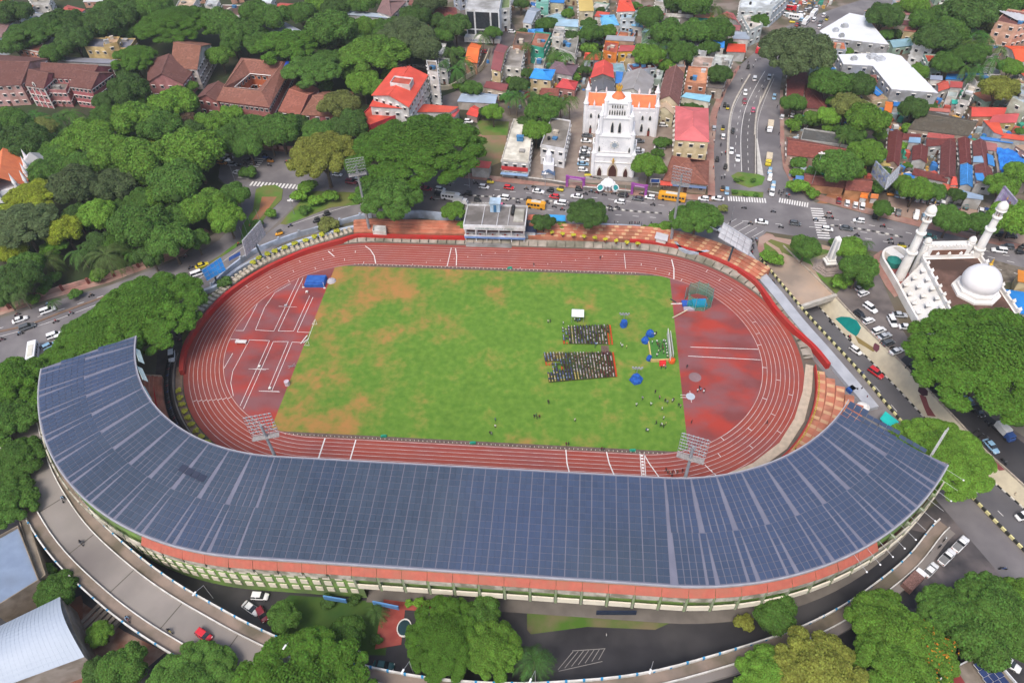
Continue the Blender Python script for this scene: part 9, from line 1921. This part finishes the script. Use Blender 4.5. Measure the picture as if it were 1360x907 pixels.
# standing groups on the field
def folk(s,lab,group,z=.06):
 for e in s.split():
  px,py,c,ps=e.split(','); x,y=G(float(px),float(py),z); person({'s': 'stand','w': 'walk','p': 'point'}[ps],x,y,z,prn.uniform(0,6.28),c,lab,group)
folk('870,522.5,k,s 853,531,s,w 845,540,w,p 864,539,w,p 875.5,530,p,s 883,534,k,s 886,536,s,w 892.5,534.5,w,s 894,533,k,w 901,540,k,s 903.5,541.5,p,s 879,545,w,w 881,557.5,w,s 871,563.5,k,w 876.5,567,k,s 878.5,566,w,s 881,568,k,s 884,564.5,y,s 858,573,b,s 860,574,w,w','on the eastern lawn','people standing on the eastern lawn')
folk('712,553.5,g,w 709.5,555,k,s 713,556.5,k,s 716.5,555.5,m,s 728,535.5,k,s 729,537,k,s 763.5,560,e,w','standing on the near lawn','people on the near lawn')
folk('658,559.5,b,s 658,568.5,w,s 651,577,k,w 653,578,s,w 752,592,m,s 755,591.5,k,s 799,598,m,s 802,599,k,s','walking by the near kerb','people by the near kerb')
folk('824,459,w,s 826,461.5,w,p 832,463,a,s'.replace(',a,',',y,') + ' 728,429.5,e,s 731,428.5,k,s 748,431.5,w,s 791.5,459.5,c,s 790,462.5,g,s','near the crowd','people standing round the crowd')
folk('869,446.5,w,s 871,445,k,s 865,447,e,s 878,490,k,s 883.5,490,s,s 881,488.5,w,s','beside the stage','people standing beside the stage')
folk('928.5,517,k,s 930,519.5,c,p 926,521,w,s 935,520.5,k,s 934,522.5,w,w 912,489,k,s','on the red court','people on the eastern court')
folk('884,626,k,w 886.5,629,n,s 890,630,e,w 893,629,m,s 899,629,n,w 906,627,m,s 892,634,k,s 709,354,k,w 797,345,k,w 918,562.5,k,s 1018,563,k,w','on the running track','people on the running track')
folk('765,427.5,k,s 767,428.5,b,s 769.5,427.5,c,s 763,427,w,s 771,426.5,k,s','under the white canopy','people under the white canopy')
folk('816,298,k,s 820,298.5,w,s 836,299,k,s 839,298.5,k,w 843,299,m,s 846,299,k,s 848.5,299,k,w 852,299.5,b,s 864.5,299.5,k,s 875,300.5,s,s 629,243,s,s 656,263,w,w 969,298,k,w 617,237,s,s','at the roadside','people along the main road',.13)
folk('946,181,k,s 948,190,w,w 951,158,n,s 955,147,k,w 959,130,k,s 962,122,w,s 966,113,k,w 972,104,b,s 976,98,p,w 982,92,k,s 986,84,n,s 990,80,w,w 993,86,k,w 1003,83,w,s 1006,82,k,s 1009,80,s,w 1032,144,k,w 1031,128,n,s 1034,180,k,s 1036,196,p,w 947,225,r,s 949,240,k,s 1115,303,w,w 961,104,k,s 970,110,k,w','walking beside the avenue','people walking along the avenue',.13)
folk('896,807,k,s 905,808,n,w 694,796,k,s 891,806,k,w 805,845,w,s 1060,645,k,s','behind the grandstand','people behind the grandstand',.15)
folk('1046,607,k,w 1051,604,k,s 1055,600,k,w 1047,599,b,s 1143,519,k,s 1150,530,m,s 1137,520,k,s 1180,272.5,k,w 1205,273.5,k,s 1207,272,b,s','by the east terrace','people near the eastern terrace',.2)
folk('873,460,m,s 876,458,n,s 875,463,k,s 879,461,m,s 880,465,m,s 877,467,n,s 881,470,e,s 874,469,e,s 883,456,w,s 884,460,w,s 884.5,464,w,s 885,468,w,s 885.5,472,w,s 886,476,e,s 881,455,w,s 872,456,w,s 866,457,w,p 872,474,w,s','on the green stage','people on the green stage',.95)
# seated crowd in two blocks of rows facing the stage
CH_=MB(); CH_.box(0,0,.4,.44,.44,.05); CH_.box(-.2,0,.42,.04,.44,.42)
for sx in (-.18,.18):
 for sy in (-.18,.18): CH_.box(sx,sy,0,.04,.04,.4)
def chair_master():
 t=put('plastic_chair',None); m=MB(); m.box(0,0,.4,.44,.44,.05); put('seat',m.mesh('seat',mat('red_plastic',(1,1,1),rough=.5,tint=True)),t); m=MB(); m.box(-.2,0,.44,.05,.44,.42); put('backrest',m.mesh('backrest',mat('red_plastic',(1,1,1))),t); m=MB(); m.box(0,0,0,.04,.04,.4); me=m.mesh('leg',mat('red_plastic',(1,1,1)))
 for sx in (-.18,.18):
  for sy in (-.18,.18): put('leg',me,t,loc=(sx,sy,0))
 for q in t.children: q['_tint']=1
 return t
CHM=chair_master(); KIDS['plastic_chair']=list(CHM.children); chn=[0]
ORD=['first','second','third','fourth','fifth','sixth','seventh','eighth','ninth','tenth','eleventh','twelfth','thirteenth','fourteenth','fifteenth','sixteenth','seventeenth','eighteenth','nineteenth','twentieth','twenty-first','twenty-second','twenty-third','twenty-fourth','twenty-fifth','twenty-sixth']
def chair(x,y,rz,lab,col,grp='plastic chairs of the audience'):
 if chn[0] == 0: chn[0]=1; CHM.location=(x,y,.06); CHM.rotation_euler.z=rz; tag(CHM,lab,'chair',grp); [setattr(q,'color',(*col,1)) for q in CHM.children]; return
 if chn[0] < 300: chn[0] += 1; o=dup(CHM,(x,y,.06),rz,lab,grp,col); o['category']='chair'; return
 EXTRA_CH.append((x,y,rz))
EXTRA_CH,SEATS=[],[]
def block(name,tl,tr,br,bl,cols,rows,colfun,empty):
 A,B,C,D=[Vector(G(*p)) for p in (tl,tr,br,bl)]; fw=(B - A).normalized(); rz=math.atan2(fw.y,fw.x)
 for c in range(cols):          # c counts rows of seats from the far end to the stage
  for r in range(rows):
   u,v=c/(cols - 1),r/(rows - 1); p=A.lerp(B,u).lerp(D.lerp(C,u),v); k=cols - 1 - c; lab='%s row from stage, %s seat from far aisle, %s block' % (ORD[k],ORD[r],name)
   e=empty(c,r)
   if e is None: continue
   SEATS.append((p.x,p.y,rz,lab,colfun(c,r) if not e else None))
def cf1(c,r):
 if c < 2: return prn.choice('cbcwc')
 if c == 3: return prn.choice('yye')
 return prn.choice('kkswcbbswknkwsbw' if c < 12 else 'kmwnwkws')
def cf2(c,r):
 if c < 3: return prn.choice('cbwycb')
 if c < 7 and r < 4: return prn.choice('eywewn')
 if c < 9: return prn.choice('bbbkyc') if r > 9 else prn.choice('bgcbkg')
 if c in (9,10) and r > 11: return 'y'
 return prn.choice('nsgwnsewngkesw' if c < 18 else 'mmkwwnmwm')
block('far',(747,436),(810,434),(813,458),(749,457),17,12,cf1,lambda c,r: (True if c == 16 or (c == 15 and r > 4) else (None if c < 2 and (r < 1 or prn.random() < .35) else (True if c < 2 and r > 9 else False))))
block('near',(723,471),(814,470),(818.5,500.5),(730,508),24,16,cf2,lambda c,r: (True if c == 23 else (None if (c < 5 and 5 <= r <= 10 and prn.random() < .6) else (True if (c < 2 and 4 < r < 9) or (c == 5 and 7 < r < 10) else False))))
SEATS.sort(key=lambda s: (s[0] - CX) ** 2 + (s[1] - CY) ** 2); np_=0; EXP=[]
for x,y,rz,lab,c in sorted(SEATS,key=lambda s: s[4] is not None): chair(x,y,rz,('empty red chair, ' if c is None else 'maroon chair, ') + lab,(.68,.06,.02) if c is None else (.10,.015,.02))
for x,y,rz,lab,c in SEATS:
 if c is None: continue
 if np_ < 160: np_ += 1; put('person',PM['sit'],None,loc=(x - .06*math.cos(rz),y - .06*math.sin(rz),.06),rz=rz,scale=1.08,color=SH[c][0],label='seated %s, %s' % (SH[c][1],lab),cat='person',group='seated audience')
 else: EXP.append((x,y,rz,c))
# the rest of the audience and of the chairs
def joined(nm,src,items,mats,lab,cat,mi_of=None):
 nv=len(src.vertices); co=np.empty(nv*3,np.float32); src.vertices.foreach_get('co',co); co=co.reshape(-1,3); F=[tuple(p.vertices) for p in src.polygons]; pm_=[p.material_index for p in src.polygons]; vs,fs,ms=[],[],[]
 for k,it in enumerate(items):
  x,y,rz=it[:3]; c_,s_=math.cos(rz),math.sin(rz); v=np.stack([co[:,0]*c_ - co[:,1]*s_ + x,co[:,0]*s_ + co[:,1]*c_ + y,co[:,2] + .06],1); vs.append(v); fs += [tuple(i + k*nv for i in f) for f in F]; ms += [mi_of(it,m) if mi_of else m for m in pm_]
 me=bpy.data.meshes.new(nm); me.from_pydata(np.vstack(vs).tolist(),[],fs)
 for m in mats: me.materials.append(m)
 me.polygons.foreach_set('material_index',ms); me.update(); return put(nm,me,None,label=lab,cat=cat,kind='stuff')
keys=list(SH); cm_=[mat('cloth_' + k,SH[k][0]) for k in keys]
if EXP: joined('crowd',PM['sit'],EXP,[M_skin,M_trou,M_hair] + cm_,'rest of the audience seated in dense rows farther from the camera','crowd',lambda it,m: {0: 0,2: 1,3: 2}.get(m,3 + keys.index(it[3])))
if EXTRA_CH: joined('chair_rows',CH_.mesh('chair_rows_src',mat('red_plastic',(1,1,1))),EXTRA_CH,[mat('maroon_plastic',(.10,.015,.02))],'rest of the maroon plastic chairs under the seated audience','chairs')
LANDMARKS += [('seated audience',(30,5))]
sheet('dark_mat',[(798,459),(808,459),(810,472),(799,472)],.062,mat('brown_mat',(.10,.06,.05),(.15,.1,.08),s=2))
# clear the masters that the photo never used
for k,m in MST.items():
 if k not in USED:
  for ch in list(m.children): bpy.data.objects.remove(ch)
  bpy.data.objects.remove(m)
# ------------------------------------------------------------------ damp air over the town
def haze():
 mb=MB(); mb.box(0,0,-9,5200,5200,175); m=bpy.data.materials.new('haze_air'); m.use_nodes=True; n=m.node_tree; N=n.nodes; N.remove(N['Principled BSDF']); v=N.new('ShaderNodeVolumePrincipled'); v.inputs['Density'].default_value=.00013; v.inputs['Color'].default_value=(.9,.93,.97,1); v.inputs['Anisotropy'].default_value=.2; n.links.new(v.outputs[0],N['Material Output'].inputs['Volume']); mb.build('haze',m,kind='stuff')
haze()
# ------------------------------------------------------------------ every label singles out one thing
bpy.context.view_layer.update()
def place_labels():
 lm=[(n,Vector((p[0],p[1]))) for n,p in LANDMARKS]; seen=set(); objs=[]
 for o in THINGS:
  try: nm=o.name
  except ReferenceError: continue
  if nm in seen or not o.get('label'): continue
  seen.add(nm); o['label']=' '.join(o['label'].split()); objs.append(o)
 groups={}
 for o in objs: groups.setdefault(o['label'],[]).append(o)
 NTH=['nearest to','second nearest to','third nearest to','fourth nearest to','fifth nearest to','sixth nearest to','seventh nearest to','eighth nearest to']
 used=set(groups)
 for lab,S in groups.items():
  if len(S) < 2: continue
  pos=[Vector((o.matrix_world.translation.x,o.matrix_world.translation.y)) for o in S]; left=set(range(len(S))); order={n: sorted(range(len(S)),key=lambda i: (pos[i] - p).length) for n,p in lm}
  for nth in range(40):
   if not left: break
   cand=[]
   for n,p in lm:
    if nth < len(S): i=order[n][nth]; cand.append(((pos[i] - p).length,n,i))
   for d,n,i in sorted(cand,key=lambda q: q[0]):
    if i in left:
     word=(NTH[nth] if nth < 8 else '%dth nearest to' % (nth + 1)); new='%s, the one %s the %s' % (lab,word,n) if nth == 0 else '%s, %s the %s' % (lab,word,n)
     if len(new.split()) > 16 or new in used: continue
     S[i]['label']=new; used.add(new); left.discard(i)
 for o in objs:
  if len(o['label'].split()) < 4: o['label']=o['label'] + ' standing in the town'
place_labels()
for o in list(bpy.data.objects):
 if '_tint' in o.keys(): del o['_tint']
for o in bpy.data.objects:
 if o.parent is not None and 'category' in o.keys(): del o['category']
